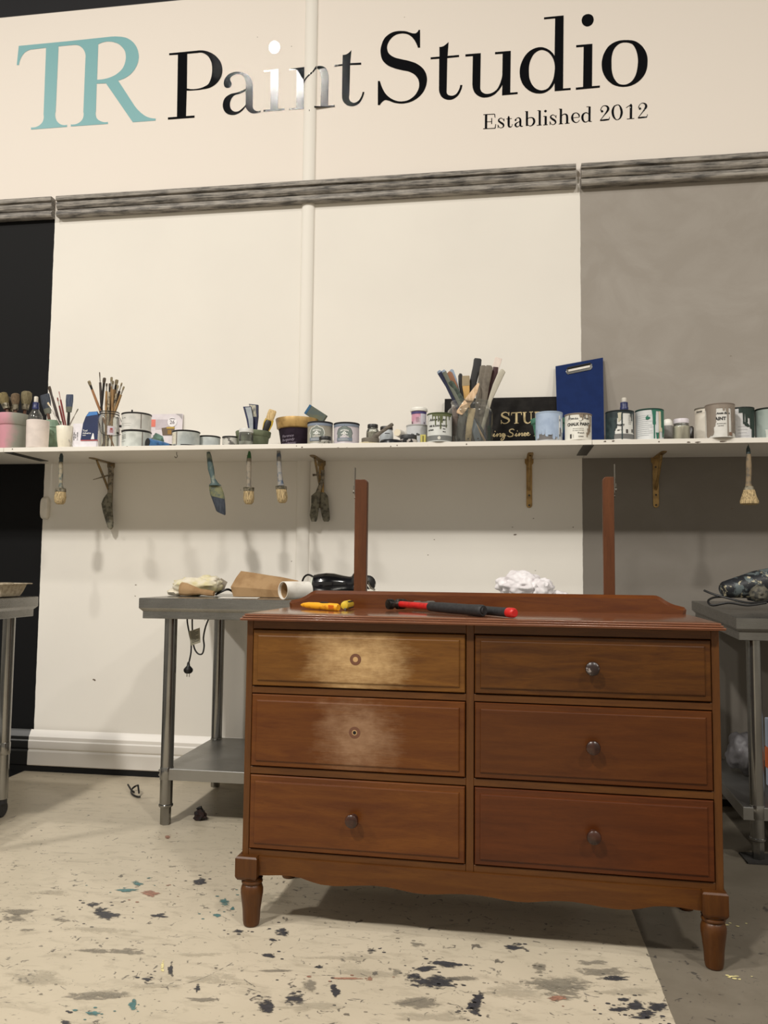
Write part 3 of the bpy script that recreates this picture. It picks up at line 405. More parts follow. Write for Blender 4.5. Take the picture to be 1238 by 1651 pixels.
for (x0, x1, z0, z1, m, kd), lb in zip(DW, LB):
    mb = MB(); lv = [(0, .040), (0, .0165), (.0025, .0135), (.015, .0125), (.0165, .0095), (.019, .0085), (.021, .0085)]
    mb.rings([[(x0+i, y, z0+i), (x1-i, y, z0+i), (x1-i, y, z1-i), (x0+i, y, z1-i)] for i, y in lv], cap0=False)
    d = mb.build('drawer', m, dr, label=lb, ang=12)
    MB().box(x0+.012, x1-.012, .042, .40, z0+.01, z1-.012).build('drawer_box', w_in, d)
    kx, kz = (.303 if x0 < .3 else .964), (z0+z1)/2+{'plug': .003, 'hole': .006}.get(kd, 0)
    fwdM = Matrix.Translation((kx, .0085, kz)) @ Matrix.Rotation(pi/2, 4, 'X')
    if kd in ('knob', 'worn'):
        MB().lathe([(.0135,-.001),(.0125,.004),(.009,.008),(.0085,.012),(.013,.016),(.0185,.021),(.0195,.026),(.018,.031),(.013,.0345),(.006,.036),(.001,.0362)], M=fwdM).build('knob', knob_w if kd == 'worn' else knob_m, d, label='knob with flaking pale paint' if kd == 'worn' else None)
    else:
        MB().lathe([(.0165,-.001),(.0165,.0005),(.0125,.0007),(.0001,.0007)], M=fwdM).build('knob_mark', mat('knob_ring_stain', c(104, 66, 46), .6), d, label='round stain where the knob sat')
        MB().lathe([(.0075,0),(.0075,.0011),(.0001,.0012)], M=fwdM).build('knob_plug' if kd == 'plug' else 'hole_rim', mat('bare_wood', c(186, 150, 104), .7), d)
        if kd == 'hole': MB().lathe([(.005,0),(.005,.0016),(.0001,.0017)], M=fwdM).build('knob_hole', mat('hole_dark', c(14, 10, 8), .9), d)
# legs: square block over turned shaft
for lx, ly in ((-.0095, .028), (1.2705, .028), (-.0095, .40), (1.2705, .40)):
    mb = MB(); q = .0325
    mb.rings([[(lx-q+i, ly-q+i, z), (lx+q-i, ly-q+i, z), (lx+q-i, ly+q-i, z), (lx-q+i, ly+q-i, z)] for i, z in ((.006,.134),(.0015,.141),(0,.146),(0,.196),(.004,.2005))])
    lp = [(.019,0),(.0225,.004),(.0245,.015),(.026,.045),(.0295,.072),(.0325,.092),(.0325,.104),(.029,.116),(.0265,.1185),(.0265,.1205),(.0305,.1225),(.031,.126),(.0295,.1295),(.027,.1305),(.027,.1335),(.031,.1355)]
    mb.lathe(lp, lx+.009 if lx < .5 else lx, ly, 0, n=32)
    mb.build('leg', w_leg, dr, ang=30)
half = [(.023,.147),(.055,.149),(.088,.152),(.12,.152),(.15,.149),(.18,.141),(.211,.135),(.245,.134),(.277,.136),(.32,.141),(.36,.144),(.40,.143),(.44,.138),(.475,.133),(.506,.132),(.54,.134),(.575,.138),(.61,.1405),(.6335,.141)]
ap = half+[(2*.6335-x, z) for x, z in reversed(half[:-1])]
MB().prism(ap+[(1.238,.200),(.023,.200)], .012, .032, lambda u, v, d: (u, d, v)).build('apron', w_apron, dr, ang=25)
# top with reeded edge
prof = [(.012,.8795),(.001,.8800)]
for zc, ins in ((.8842,0),(.8901,.0055),(.8957,.0105)):
    prof += [(ins+.0032-.0032*cos(a), zc+.0030*sin(a)) for a in (-1.3,-.8,-.3,.3,.8,1.3)]
prof += [(.0145,.8992),(.020,.9000)]
TX0, TX1, TY0, TY1 = -.040, 1.308, -.018, .44
mb = MB(); mb.rings([[(TX0+i, TY0+i, z), (TX1-i, TY0+i, z), (TX1-i, TY1, z), (TX0+i, TY1, z)] for i, z in prof])
mb.build('top', w_top, dr, ang=50)
# scrolled backboard
rp = [(1.288,.899),(1.290,.914),(1.284,.922),(1.270,.9255),(1.255,.929),(1.240,.935),(1.226,.943),(1.213,.952),(1.200,.9575),(1.19,.9585)]
bo = rp+[(1.2665-x, z) for x, z in reversed(rp)]
n = len(bo); inn = []
for i, (x, z) in enumerate(bo):
    a = Vector(bo[max(i-1, 0)]); b = Vector(bo[min(i+1, n-1)]); t = (b-a).normalized(); nn = Vector((-t.y, t.x)); q = Vector((x, z))+nn*.011
    inn.append((q.x, max(q.y, .899)) if .902 < z else (x+(-.011 if x > .6 else .011), z))
mb = MB(); mb.rings([[(x, .415, z) for x, z in inn], [(x, .4165, z) for x, z in inn], [(x, .426, z) for x, z in bo], [(x, .436, z) for x, z in bo]]); mb.build('backboard', w_back, dr, ang=20)
# bare mirror posts with their hinge plates
steel_d = mat('dull_hinge_steel', c(120, 116, 108), .45, .8, scale=60)
for s, x0, x1 in ((-1, .2015, .2445), (1, 1.0365, 1.0725)):
    mb = MB(); rr = .012; out = [(x0, .55), (x1, .55)]
    cn = [(x1-rr+rr*cos(a), 1.345-rr+rr*sin(a)) for a in (0, .4, .8, 1.2, 1.57)]
    out += cn+[(x0, 1.345)] if s < 0 else [(x1, 1.345)]+[(x0+x1-x, z) for x, z in reversed(cn)]
    mb.prism(out, .437, .465, lambda u, v, d: (u, d, v)); p = mb.build('mirror_post', w_mp, dr, bevel=.002)
    xe = x0 if s < 0 else x1
    mb = MB(); f = lambda a: xe+s*a
    def sbox(a0, a1, y0, y1, z0, z1): mb.box(min(f(a0), f(a1)), max(f(a0), f(a1)), y0, y1, z0, z1)
    sbox(.0005, .003, .440, .462, 1.292, 1.340); sbox(.002, .0045, .444, .458, 1.325, 1.388); sbox(.002, .008, .446, .456, 1.312, 1.324)
    mb.lathe([(.006,0),(.006,.006),(.002,.0075)], M=Matrix.Translation((xe+s*.003, .451, 1.303)) @ Matrix.Rotation(s*pi/2, 4, 'Y'), n=12)
    mb.lathe([(.004,0),(.004,.004),(.001,.005)], M=Matrix.Translation((xe+s*.0005, .451, 1.282)) @ Matrix.Rotation(s*pi/2, 4, 'Y'), n=10)
    mb.build('hinge_plate', steel_d, p, label='small grey steel hinge plate')
# ---- tools lying on the dresser top
DRM = Matrix.Translation((-.721, 2.295, 0)) @ Matrix.Rotation(R(-1.766), 4, 'Z')
def dl(x, y, z): return DRM @ Vector((x, y, z))
ZT = .9005
yel = mat('yellow_plastic', c(238, 168, 28), .42, col2=c(196, 120, 20), scale=45, lo=.56, hi=.68)
a, b = dl(.055, .30, ZT+.013), dl(.205, .20, ZT+.011)
t = thing('utility_knife', 'yellow utility knife lying on the dresser top at left', 'knife', a.lerp(b, .5)-Vector((0, 0, .012)))
mb = MB(); mb.rod(a, b, [(0,.003,.003),(.06,.007,.007),(.2,.0105,.009),(.45,.0120,.0105),(.6,.0110,.010),(.75,.0125,.0105),(.97,.0125,.0105),(1,.010,.009)], 12, side=(0, 0, 1)); mb.build('handle', yel, t, world=True)
mb = MB(); mb.rod(a.lerp(b, .52)+Vector((0, 0, .0105)), a.lerp(b, .74)+Vector((0, 0, .0115)), [(0,.002,.003),(.2,.003,.004),(.8,.003,.004),(1,.002,.003)], 8); mb.build('slider', mat('black_plastic', c(24, 23, 23), .4), t, world=True)
mb = MB()
for i in range(4): 
    q = a.lerp(b, .82+.035*i)+Vector((-.007, -.0085, .001)); mb.box(-.0012, .0012, -.002, .002, -.006, .006, Matrix.Translation(q))
mb.build('grip_rib', mat('orange_mould', c(222, 110, 20), .5), t, world=True)
e0, e1 = dl(.2115, .250, ZT+.0155), dl(.213, .355, ZT+.0165)
t = thing('screwdriver', 'stubby yellow and black screwdriver standing end-on beside the knife', 'screwdriver', e0.lerp(e1, .5)-Vector((0, 0, .016)))
mb = MB(); mb.rod(e0, e1, [(0,.006,.006),(.02,.0115,.0115),(.10,.0135,.0135),(.25,.0145,.0145),(.7,.0145,.0145),(.85,.011,.011),(1,.009,.009)], 16); mb.build('handle', mat('yellow_handle', c(222, 190, 60), .35), t, world=True)
mb = MB()
for j in range(4):
    aa = j*pi/2+.9; o = Vector((cos(aa)*.0135, 0, sin(aa)*.0135)); mb.rod(e0.lerp(e1, .16)+o, e0.lerp(e1, .8)+o, [(0,.003,.002),(.2,.0042,.0028),(.8,.0042,.0028),(1,.003,.002)], 6)
mb.build('grip', mat('black_plastic', c(24, 23, 23), .4), t, world=True)
mb = MB(); mb.rod(e0+Vector((.004, -.004, -.011)), e0+Vector((.004, .02, -.011)), [(0,.0035,.0035),(1,.0035,.0035)], 10); mb.build('hanging_ring', mat('grey_metal', c(130, 128, 122), .4, .7), t, world=True)
red = mat('red_lacquer', c(196, 30, 28), .38, col2=c(150, 22, 22)); rub = mat('black_rubber', c(40, 40, 42), .62, col2=c(30, 30, 32), scale=120, bump=.1)
hd = mat('dark_hammer_steel', c(70, 66, 62), .42, .7, col2=c(32, 30, 29), scale=40)
# claw hammer, grip towards the camera
h0, h1 = dl(.375, .33, ZT+.020), dl(.668, .035, ZT+.0175)
t = thing('claw_hammer', 'red-shafted hammer with a long black rubber grip on the dresser top', 'hammer', h0.lerp(h1, .5)-Vector((0, 0, .0185)))
mb = MB(); mb.rod(h0, h0.lerp(h1, .44), [(0,.009,.010),(.3,.0105,.0105),(1,.0105,.0105)], 12); mb.build('shaft', red, t, world=True)
mb = MB(); mb.rod(h0.lerp(h1, .40), h1, [(0,.0125,.0125),(.02,.0145,.0145),(.2,.0155,.0155),(.45,.0165,.016),(.7,.0155,.0155),(.9,.0170,.0170),(.97,.0175,.0172),(.985,.0168,.0168),(1,.0145,.0145)], 18)
mb.rod(h1-Vector((.001, 0, 0)), h1+(h1-h0).normalized()*.0015, [(0,.010,.010),(1,.009,.009)], 14)
mb.build('grip', rub, t, world=True)
ax = (h1-h0).normalized(); sd = Vector((ax.y, -ax.x, 0)).normalized()       # head lies across the shaft
mb = MB(); mb.rod(h0+sd*.042, h0-sd*.06, [(0,.0150,.0155),(.02,.0165,.0170),(.17,.0165,.0170),(.2,.012,.012),(.32,.012,.012),(.36,.014,.017),(.62,.014,.017),(.75,.012,.012),(.9,.013,.007),(1,.014,.003)], 18, side=ax)
mb.build('head', hd, t, world=True)
# second hammer behind it, red butt
g0, g1 = dl(.455, .365, ZT+.017), dl(.757, .0, ZT+.0145)
t = thing('mallet', 'second hammer with a black grip and red end cap lying behind the first', 'hammer', g0.lerp(g1, .5)-Vector((0, 0, .0155)))
mb = MB(); mb.rod(g0, g1.lerp(g0, .42), [(0,.008,.008),(1,.009,.009)], 12); mb.build('shaft', mat('dull_steel_shaft', c(150, 146, 138), .35, .8), t, world=True)
mb = MB(); mb.rod(g1.lerp(g0, .45), g1.lerp(g0, .06), [(0,.011,.011),(.1,.0135,.0135),(.6,.0128,.0128),(1,.0135,.0135)], 16); mb.build('grip', rub, t, world=True)
mb = MB(); mb.rod(g1.lerp(g0, .065), g1, [(0,.0138,.0138),(.1,.0142,.0142),(.75,.0142,.0142),(.95,.012,.012),(1,.010,.010)], 18); mb.build('end_cap', red, t, world=True)
ax = (g1-g0).normalized(); sd = Vector((ax.y, -ax.x, 0)).normalized()
mb = MB(); mb.rod(g0-sd*.04, g0+sd*.04, [(0,.012,.012),(.05,.0135,.0135),(.3,.0135,.0135),(.35,.011,.011),(.65,.011,.011),(.7,.0135,.0135),(.95,.0135,.0135),(1,.012,.012)], 16, side=ax); mb.build('head', mat('grey_metal', c(130, 128, 122), .4, .7), t, world=True)
# ================================================================ stainless benches
def steel_mat(name, base=.34, along=(2, 60, 60), rough=.32):
    n = NT(name); s = n.noise(n.coord(along), 6, 5, .6); g = n.noise(n.coord((1, 1, 1)), 5, 4, .6)
    k = n.mix(n.step(g, .4, .7), (base, base*.985, base*.94, 1), (base*.8, base*.78, base*.73, 1))
    rg = n.math('ADD', n.math('MULTIPLY', n.step(s, .3, .7), .14), rough)
    n.bump(s, .04, .0006); return n.fin(k, rg, .92)
st_top = steel_mat('brushed_steel_top', .33, rough=.2); st_leg = steel_mat('steel_tube', .30, (30, 30, 1), .12); st_shelf = steel_mat('steel_shelf', .32)
def bench(name, label, X0, X1, Y0, Y1, Hh, shz, legs_x, dz=0.0, feet='foot', sides=(0, 1), topm=None):
    t = thing(name, label, 'bench', ((X0+X1)/2, (Y0+Y1)/2, 0))
    def tl(y): return dz*(y-Y0)/(Y1-Y0)
    lv = [(.014, -.083), (.0125, -.0815), (.0125, -.054), (.001, -.042), (0, -.040), (0, -.002), (.002, 0)]
    mb = MB(); mb.rings([[(X0+i, Y0+i, Hh+z+tl(Y0)), (X1-i, Y0+i, Hh+z+tl(Y0)), (X1-i, Y1-i, Hh+z+tl(Y1)), (X0+i, Y1-i, Hh+z+tl(Y1))] for i, z in lv], cap0=False)
    mb.rings([[(X0+.02, Y0+.02, Hh-.05+tl(Y0)), (X1-.02, Y0+.02, Hh-.05+tl(Y0)), (X1-.02, Y1-.02, Hh-.05+tl(Y1)), (X0+.02, Y1-.02, Hh-.05+tl(Y1))]], True, False)
    mb.build('worktop', topm or st_top, t, world=True, ang=20)
    for lx in legs_x:
        for ly in (Y0+.055, Y1-.055):
            mb = MB(); z0 = .075; mb.lathe([(.0255, z0), (.0255, Hh-.05+tl(ly))], lx, ly, 0, n=24)
            g = mb.build('leg', st_leg, t, world=True)
            mb = MB()
            if feet == 'foot':
                mb.lathe([(.020,0),(.0215,.003),(.0215,.045),(.0215,.07)], lx, ly, 0, n=6); mb.lathe([(.0262,.070),(.029,.073),(.029,.079),(.0262,.082)], lx, ly, 0, n=24)
                mb.build('foot', st_leg, g, world=True, ang=25)
            else:
                mb.lathe([(.0235,.055),(.0235,.080)], lx, ly, 0, n=16)
                mb.lathe([(.006,-.012),(.030,-.012),(.034,-.008),(.034,.008),(.030,.012),(.006,.012)], n=24, M=Matrix.Translation((lx, ly, .034)) @ Matrix.Rotation(pi/2, 4, 'Y'))
                mb.build('caster', mat('black_rubber', c(40, 40, 42)), g, world=True)
            mb = MB(); mb.lathe([(.0262, shz-.045+tl(ly)), (.0272, shz-.043+tl(ly)), (.0272, shz+.002+tl(ly)), (.0262, shz+.004+tl(ly))], lx, ly, 0, n=24)
            for k in (-.028, -.012):
                mb.lathe([(.005, 0), (.005, .006), (.002, .0075)], n=8, M=Matrix.Translation((lx-.024, ly-.008, shz+k+tl(ly))) @ Matrix.Rotation(-pi/2, 4, 'Y'))
            mb.build('collar', st_leg, g, world=True)
    a, b = X0+(.095 if 0 in sides else .02), X1-(.095 if 1 in sides else .02)
    mb = MB(); lv = [(.0, -.045), (0, -.002), (.002, 0)]
    mb.rings([[(a+i, Y0+.035+i, shz+z+tl(Y0)), (b-i, Y0+.035+i, shz+z+tl(Y0)), (b-i, Y1-.03-i, shz+z+tl(Y1)), (a+i, Y1-.03-i, shz+z+tl(Y1))] for i, z in lv], cap0=False)
    mb.build('lower_shelf', st_shelf, t, world=True, ang=20); return t
bench('steel_bench', 'stainless steel bench behind the dresser, holding a paper bag and hairdryer', -1.462, .36, 3.095, 3.775, .908, .224, (-1.345, .245))
bench('steel_bench', 'stainless steel bench cut off by the left edge, against the black wall', -3.65, at(62, 963, 3.17).x, 2.50, 3.17, .905, .30, (at(8, 1150, 3.115).x, -3.5), feet='caster')
bench('steel_bench', 'stainless steel bench right of the dresser, against the grey wall', .842, 2.64, 3.085, 3.775, .872, .190, (.915, 2.52), dz=.036, sides=(1,), topm=steel_mat('shaded_steel_top', .29, rough=.22))  # same steel with a darker base, for the shade this bench stands in
ZB = .909
# ---- things on the middle bench
kraft = mat('kraft_paper', c(164, 134, 98), .85, col2=c(146, 116, 82), scale=12, bump=.1, spec=.2)
whp = mat('white_paper', c(236, 232, 224), .75, col2=c(214, 208, 198), scale=10)
# crumpled waste paper with a brown twist
p = Vector((-1.335, 3.40, ZB))
t = thing('paper_waste', 'crumpled cream tissue paper with a brown twist at left end of the middle bench', 'paper', p)
cr = NT('cream_tissue'); mk = cr.noise(cr.coord((1, 1, 1)), 14, 4); crm = cr.fin(cr.mix(cr.step(mk, .42, .62), c(214, 206, 188), c(206, 196, 150)), .75)
mb = MB(); mb.blob(p+Vector((-.005, .0, .040)), (.105, .07, .046), 4, .30, 1.5, 3, .22, flat=ZB); mb.blob(p+Vector((.055, .0, .056)), (.055, .04, .034), 4, .28, 1.6, 8, .2); mb.blob(p+Vector((-.085, -.01, .016)), (.045, .04, .018), 3, .3, 2, 5, .2, flat=ZB)
mb.build('tissue', crm, t, world=True, ang=55)
mb = MB(); q = p+Vector((-.02, -.085, .0)); mb.rod(q+Vector((-.035, .03, .032)), q+Vector((.135, -.015, .014)), [(0,.002,.002),(.03,.030,.020),(.2,.028,.021),(.4,.020,.014),(.6,.0125,.011),(.85,.0135,.011),(1,.011,.008)], 11, side=(0, 0, 1)); mb.build('paper_twist', kraft, t, world=True, ang=28)
mb = MB(); q = p+Vector((.085, .02, .05)); mb.add([q+Vector(v) for v in ((0,0,-.03),(.02,-.01,.03),(.045,.005,.012),(.025,.01,-.03),(-.012,0,.0))], [(0,1,4),(0,3,2,1)]); q = p+Vector((-.085, -.03, .05)); mb.add([q+Vector(v) for v in ((-.012,0,-.02),(0,0,.012),(.018,.004,.004),(.008,.004,-.022))], [(0,1,2,3)]); mb.build('paper_flap', mat('grey_film', c(176, 166, 150), .4), t, world=True, smooth=False)
# brown paper bag lying on its side, mouth to the left
t = thing('paper_bag', 'brown paper bag lying on the middle bench with its mouth open to the left', 'bag', (-1.0, 3.40, ZB))
# stations along the bag: x, half depth, height, y centre; flattened six-sided section with creased gussets
ST = [(-1.155, .062, .112, 3.42), (-1.10, .064, .106, 3.415), (-1.03, .062, .098, 3.41), (-.96, .060, .086, 3.40), (-.90, .058, .074, 3.39), (-.86, .056, .060, 3.38), (-.832, .052, .038, 3.375)]
rnd = random.Random(8); rs = []
for i, (x, hd_, hh, yc_) in enumerate(ST):
    jt = lambda s_: rnd.uniform(-s_, s_) if 0 < i else 0
    rs.append([Vector(v) for v in ((x+jt(.008), yc_-hd_*.95, ZB+.001), (x-.012+jt(.012), yc_-hd_*.98+jt(.006), ZB+hh*.38), (x+.004+jt(.012), yc_-hd_*.66+jt(.010), ZB+hh*.74+jt(.006)), (x+.016+jt(.010), yc_-hd_*.18, ZB+hh+jt(.003)), (x+.010+jt(.010), yc_+hd_*.5, ZB+hh*.93+jt(.004)), (x, yc_+hd_, ZB+hh*.45), (x, yc_+hd_*.9, ZB+.001))])
mb = MB(); mb.rings(rs, False, True); cen = Vector((ST[2][0]+.05, ST[2][3], ZB+.045)); mb.rings([rs[0], [v+(cen-v)*.03 for v in rs[0]], [cen+(v-cen)*.5+Vector((.03, 0, 0)) for v in rs[0]]], False, True)
mb.build('bag_body', kraft, t, world=True, ang=9)
# rolled strip of white card, ring end towards the camera
p = Vector((-.845, 3.135, ZB))
t = thing('paper_roll', 'short roll of white card at the right end of the paper bag', 'roll', p)
def roll(r0, r1, m, nm, L0, L1):
    ax0, ax1 = p+Vector((L0, -.012+L0*.3, .038)), p+Vector((L1, .02+L1*.3, .040)); mb = MB(); d = (ax1-ax0).normalized(); sx_ = Vector((0, 0, 1)).cross(d).normalized(); n = 30
    mk_ = lambda P, r: [P+sx_*(r*cos(2*pi*j/n))+Vector((0, 0, 1))*(r*.93*sin(2*pi*j/n)) for j in range(n)]
    mb.rings([mk_(ax0, r0), mk_(ax0, r1), mk_(ax1, r1), mk_(ax1, r0), mk_(ax0, r0)], False, False); mb.build(nm, m, t, world=True, ang=40)
def roll2(r0, r1, m, nm, d0, d1):                    # axis mostly along the view, turned to the right
    ax0, ax1 = p+d0, p+d1; mb = MB(); d = (ax1-ax0).normalized(); sx_ = d.cross(Vector((0, 0, 1))).normalized(); uz = sx_.cross(d); n = 30
    mk_ = lambda P, r: [P+sx_*(r*cos(2*pi*j/n))+uz*(r*sin(2*pi*j/n)) for j in range(n)]
    mb.rings([mk_(ax0, r0), mk_(ax0, r1), mk_(ax1, r1), mk_(ax1, r0), mk_(ax0, r0)], False, False); mb.build(nm, m, t, world=True, ang=40)
roll2(.0335, .0360, whp, 'card', Vector((-.02, -.02, .037)), Vector((.06, .07, .037)))
roll2(.0295, .0325, kraft, 'lining', Vector((-.012, -.012, .037)), Vector((.055, .065, .037)))
# flat sheets
for i, (cx, cy, sx, sy, rz, lb) in enumerate(((-1.08, 3.22, .16, .10, .2, 'white sheet of paper lying flat in front of the brown bag'), (-.74, 3.42, .10, .16, -.3, 'pale green-white sheet under the hairdryer cord'))):
    M_ = Matrix.Translation((cx, cy, ZB+.0005)) @ Matrix.Rotation(rz, 4, 'Z'); mb = MB(); mb.box(-sx/2, sx/2, -sy/2, sy/2, 0, .0012, M_)
    tag(mb.build('paper_sheet', whp if i == 0 else mat('greenish_paper', c(206, 212, 198), .7), origin=(cx, cy, ZB)), lb, 'paper')
# black hairdryer
blk = mat('gloss_black_plastic', c(16, 16, 18), .13, col2=c(26, 26, 30), scale=14, coat=.5)
h0, h1 = Vector((-.806, 3.39, ZB+.052)), Vector((-.625, 3.41, ZB+.060))
t = thing('hairdryer', 'glossy black hairdryer lying behind the dresser backboard, cord looped up at its left', 'hairdryer', h0.lerp(h1, .5)-Vector((0, 0, .055)))
mb = MB(); mb.rod(h0, h1, [(0,.040,.040),(.02,.046,.047),(.12,.050,.052),(.32,.053,.054),(.5,.050,.050),(.7,.040,.040),(.86,.034,.034),(1,.036,.036)], 28, side=(0, 0, 1)); mb.build('barrel', blk, t, world=True)
mb = MB(); mb.rod(h1+Vector((-.01, 0, .0)), h1+Vector((.035, .0, .012)), [(0,.034,.034),(.3,.046,.040),(1,.052,.040)], 24, side=(0, 0, 1)); mb.build('nozzle', blk, t, world=True)
mb = MB(); mb.rod(h0+Vector((-.006, 0, 0)), h0+Vector((.002, 0, 0)), [(0,.036,.036),(1,.040,.040)], 24, side=(0, 0, 1)); mb.build('intake_grille', mat('pale_grey_plastic', c(196, 200, 186), .5), t, world=True, label='pale rear rim')
mb = MB(); mb.rod(h0.lerp(h1, .62)+Vector((0, -.034, .012)), h0.lerp(h1, .86)+Vector((0, -.030, -.012)), [(0,.003,.002),(.2,.008,.004),(.8,.008,.004),(1,.002,.002)], 10, side=(0, 0, 1)); mb.build('worn_patch', mat('worn_tan', c(166, 130, 112), .5), t, world=True, label='tan worn patch')
cp = [(-.876,3.47,ZB+.005),(-.878,3.47,ZB+.05),(-.868,3.46,ZB+.083),(-.848,3.45,ZB+.098),(-.828,3.44,ZB+.094),(-.812,3.42,ZB+.085),(-.80,3.40,ZB+.07)]
mb = MB(); mb.tube(smooth_path(cp, 5), .0042, 8); mb.build('cord', mat('black_cable', c(20, 20, 21), .45), t, world=True)
mb = MB(); mb.tube(smooth_path([(-1.165,3.50,ZB+.005),(-1.18,3.46,ZB+.012),(-1.20,3.42,ZB+.030),(-1.235,3.41,ZB+.016),(-1.262,3.44,ZB+.006)], 5), .005, 8); tag(mb.build('cable', mat('black_cable', c(20, 20, 21), .45), origin=(-1.2, 3.45, ZB)), 'short bend of black cable between the tissue paper and the brown bag', 'cable')
# paint-flecked heat gun seen past the left mirror post
p = Vector((-.585, 3.42, ZB))
t = thing('heat_gun', 'black and chrome heat gun on the bench, just right of the left mirror post', 'heat gun', p)
fl = mat('flecked_black', c(24, 24, 25), .35, col2=c(190, 184, 172), scale=48, lo=.56, hi=.62, detail=5)
mb = MB(); mb.rod(p+Vector((-.004, .02, .060)), p+Vector((.02, -.02, .066)), [(0,.030,.030),(.6,.036,.036),(.9,.034,.034),(1,.026,.026)], 18, side=(0, 0, 1)); mb.rod(p+Vector((.0, -.02, .07)), p+Vector((.045, -.025, .022)), [(0,.018,.018),(.5,.014,.016),(1,.015,.017)], 12); mb.build('body', fl, t, world=True)
mb = MB(); mb.tube(smooth_path([p+Vector(v) for v in ((-.002,-.04,.088),(.003,-.045,.097),(.014,-.045,.092),(.02,-.04,.072),(.03,-.04,.05),(.048,-.04,.036))], 4), .0035, 7); mb.rod(p+Vector((.02, -.045, .062)), p+Vector((.035, -.04, .035)), [(0,.006,.006),(1,.006,.006)], 8); mb.build('guard', mat('chrome', c(200, 198, 192), .2, 1), t, world=True)
mb = MB(); mb.blob(p+Vector((.026, -.04, .018)), (.034, .025, .022), 3, .3, 2.4, 2, .4, flat=ZB); mb.build('paper_wad', whp, t, world=True, label='white paper stuffed under it')
# crumpled white cloth
p = Vector((.088, 3.50, ZB)); mb = MB(); mb.blob(p+Vector((-.012, 0, .062)), (.094, .08, .060), 5, .24, 1.4, 21, .24, flat=ZB); mb.blob(p+Vector((.075, -.03, .05)), (.052, .05, .048), 4, .26, 1.8, 4, .3, flat=ZB); mb.blob(p+Vector((.14, 0, .018)), (.05, .04, .022), 4, .26, 2, 9, .3, flat=ZB)
tag(mb.build('crumpled_cloth', mat('white_cloth', c(238, 234, 236), .8, col2=c(222, 216, 218)), origin=p, ang=60), 'crumpled white cloth on the bench, between the two mirror posts', 'cloth')
# power cord with plug and tag hanging under the bench
y = 3.20; t = thing('power_cord', 'black power cord with plug and paper tag hanging under the middle bench', 'cord', at(305, 996, y)+Vector((0, 0, .02)))
cab = mat('black_cable', c(20, 20, 21), .45)
def pl(L, yy=y): return [at(a, b, yy) for a, b in L]
mb = MB(); mb.tube(smooth_path(pl([(302,990),(302,1003),(305,1020),(308,1035),(308,1050),(306,1062),(304,1070)]), 5), .0034, 8); mb.tube(smooth_path(pl([(310,990),(310,1012),(312,1040),(318,1053),(326,1054),(329,1042),(328,1028),(331,1012),(336,998),(338,988)], y+.01), 5), .0034, 8); mb.build('cable', cab, t, world=True)
q = at(303.5, 1079, y); mb = MB(); mb.lathe([(.004,.030),(.0055,.024),(.007,.014),(.013,.008),(.019,.001),(.019,-.008),(.014,-.015),(.010,-.017),(.003,-.0175)], q.x, q.y, q.z, n=20); mb.build('plug', cab, t, world=True)
mb = MB(); mb.box(q.x-.006, q.x-.0045, q.y-.003, q.y+.003, q.z-.031, q.z-.015); mb.box(q.x+.0045, q.x+.006, q.y-.003, q.y+.003, q.z-.031, q.z-.015); mb.build('pin', mat('chrome', c(200, 198, 192), .2, 1), t, world=True)
tg = [at(a, b, y-.008) for a, b in ((304,1018),(322,1012),(323,1036),(308,1041))]; mb = MB(); mb.add(tg+[v+Vector((0, .001, 0)) for v in tg], [(0,1,2,3),(7,6,5,4),(0,4,5,1),(1,5,6,2),(2,6,7,3),(3,7,4,0)]); tgo = mb.build('tag', mat('tag_paper', c(150, 146, 128), .7), t, world=True, smooth=False)
mb = MB()
for i in range(8):
    k = .12+.1*i; A = tg[0].lerp(tg[3], k); B = tg[1].lerp(tg[2], k); a_, b_ = A.lerp(B, .15), A.lerp(B, .85 if i % 3 else .6); o = Vector((0, -.0006, 0)); hgt = Vector((0, 0, .0012)); mb.add([a_+o-hgt, b_+o-hgt, b_+o+hgt, a_+o+hgt], [(0,1,2,3)])
mb.build('print', mat('tag_print', c(70, 68, 60), .8), tgo, world=True, smooth=False)
# ---- right bench: paint-caked heat gun with its lead, things on the lower shelf
zr = .872+.018
ck = NT('paint_caked_black'); m1_ = ck.noise(ck.coord((1, 1, 1)), 22, 5, .6, .5); m2_ = ck.noise(ck.coord((1, 1, 1), (5, 3, 1)), 26, 5, .6, .5)
k_ = ck.mix(ck.step(m1_, .53, .58), (.012, .014, .018, 1), (.10, .125, .13, 1)); k_ = ck.mix(ck.step(m2_, .585, .62), k_, (.50, .45, .30, 1)); ck.bump(m1_, .5, .003); ckm = ck.fin(k_, .45)
h0, h1 = at(1165, 951, 3.32), at(1262, 936, 3.40)
t = thing('heat_gun', 'black heat gun caked in old paint on the right-hand bench', 'heat gun', h0.lerp(h1, .5)-Vector((0, 0, .06)))
mb = MB(); mb.rod(h0, h1, [(0,.026,.028),(.03,.032,.034),(.25,.042,.042),(.55,.055,.052),(.8,.058,.054),(1,.05,.05)], 24, side=(0, 0, 1)); mb.build('body', ckm, t, world=True)
q = at(1224, 957, 3.30); mb = MB(); mb.blob(q, (.034, .03, .032), 3, .25, 2, 6, .3); mb.build('switch_knob', mat('caked_grey', c(96, 92, 80), .7, col2=c(52, 52, 48), scale=50), t, world=True)
mb = MB(); mb.rod(at(1205, 962, 3.36), at(1250, 964, 3.36), [(0,.014,.014),(.4,.02,.02),(1,.022,.022)], 12, side=(0, 0, 1)); mb.build('handle', ckm, t, world=True)
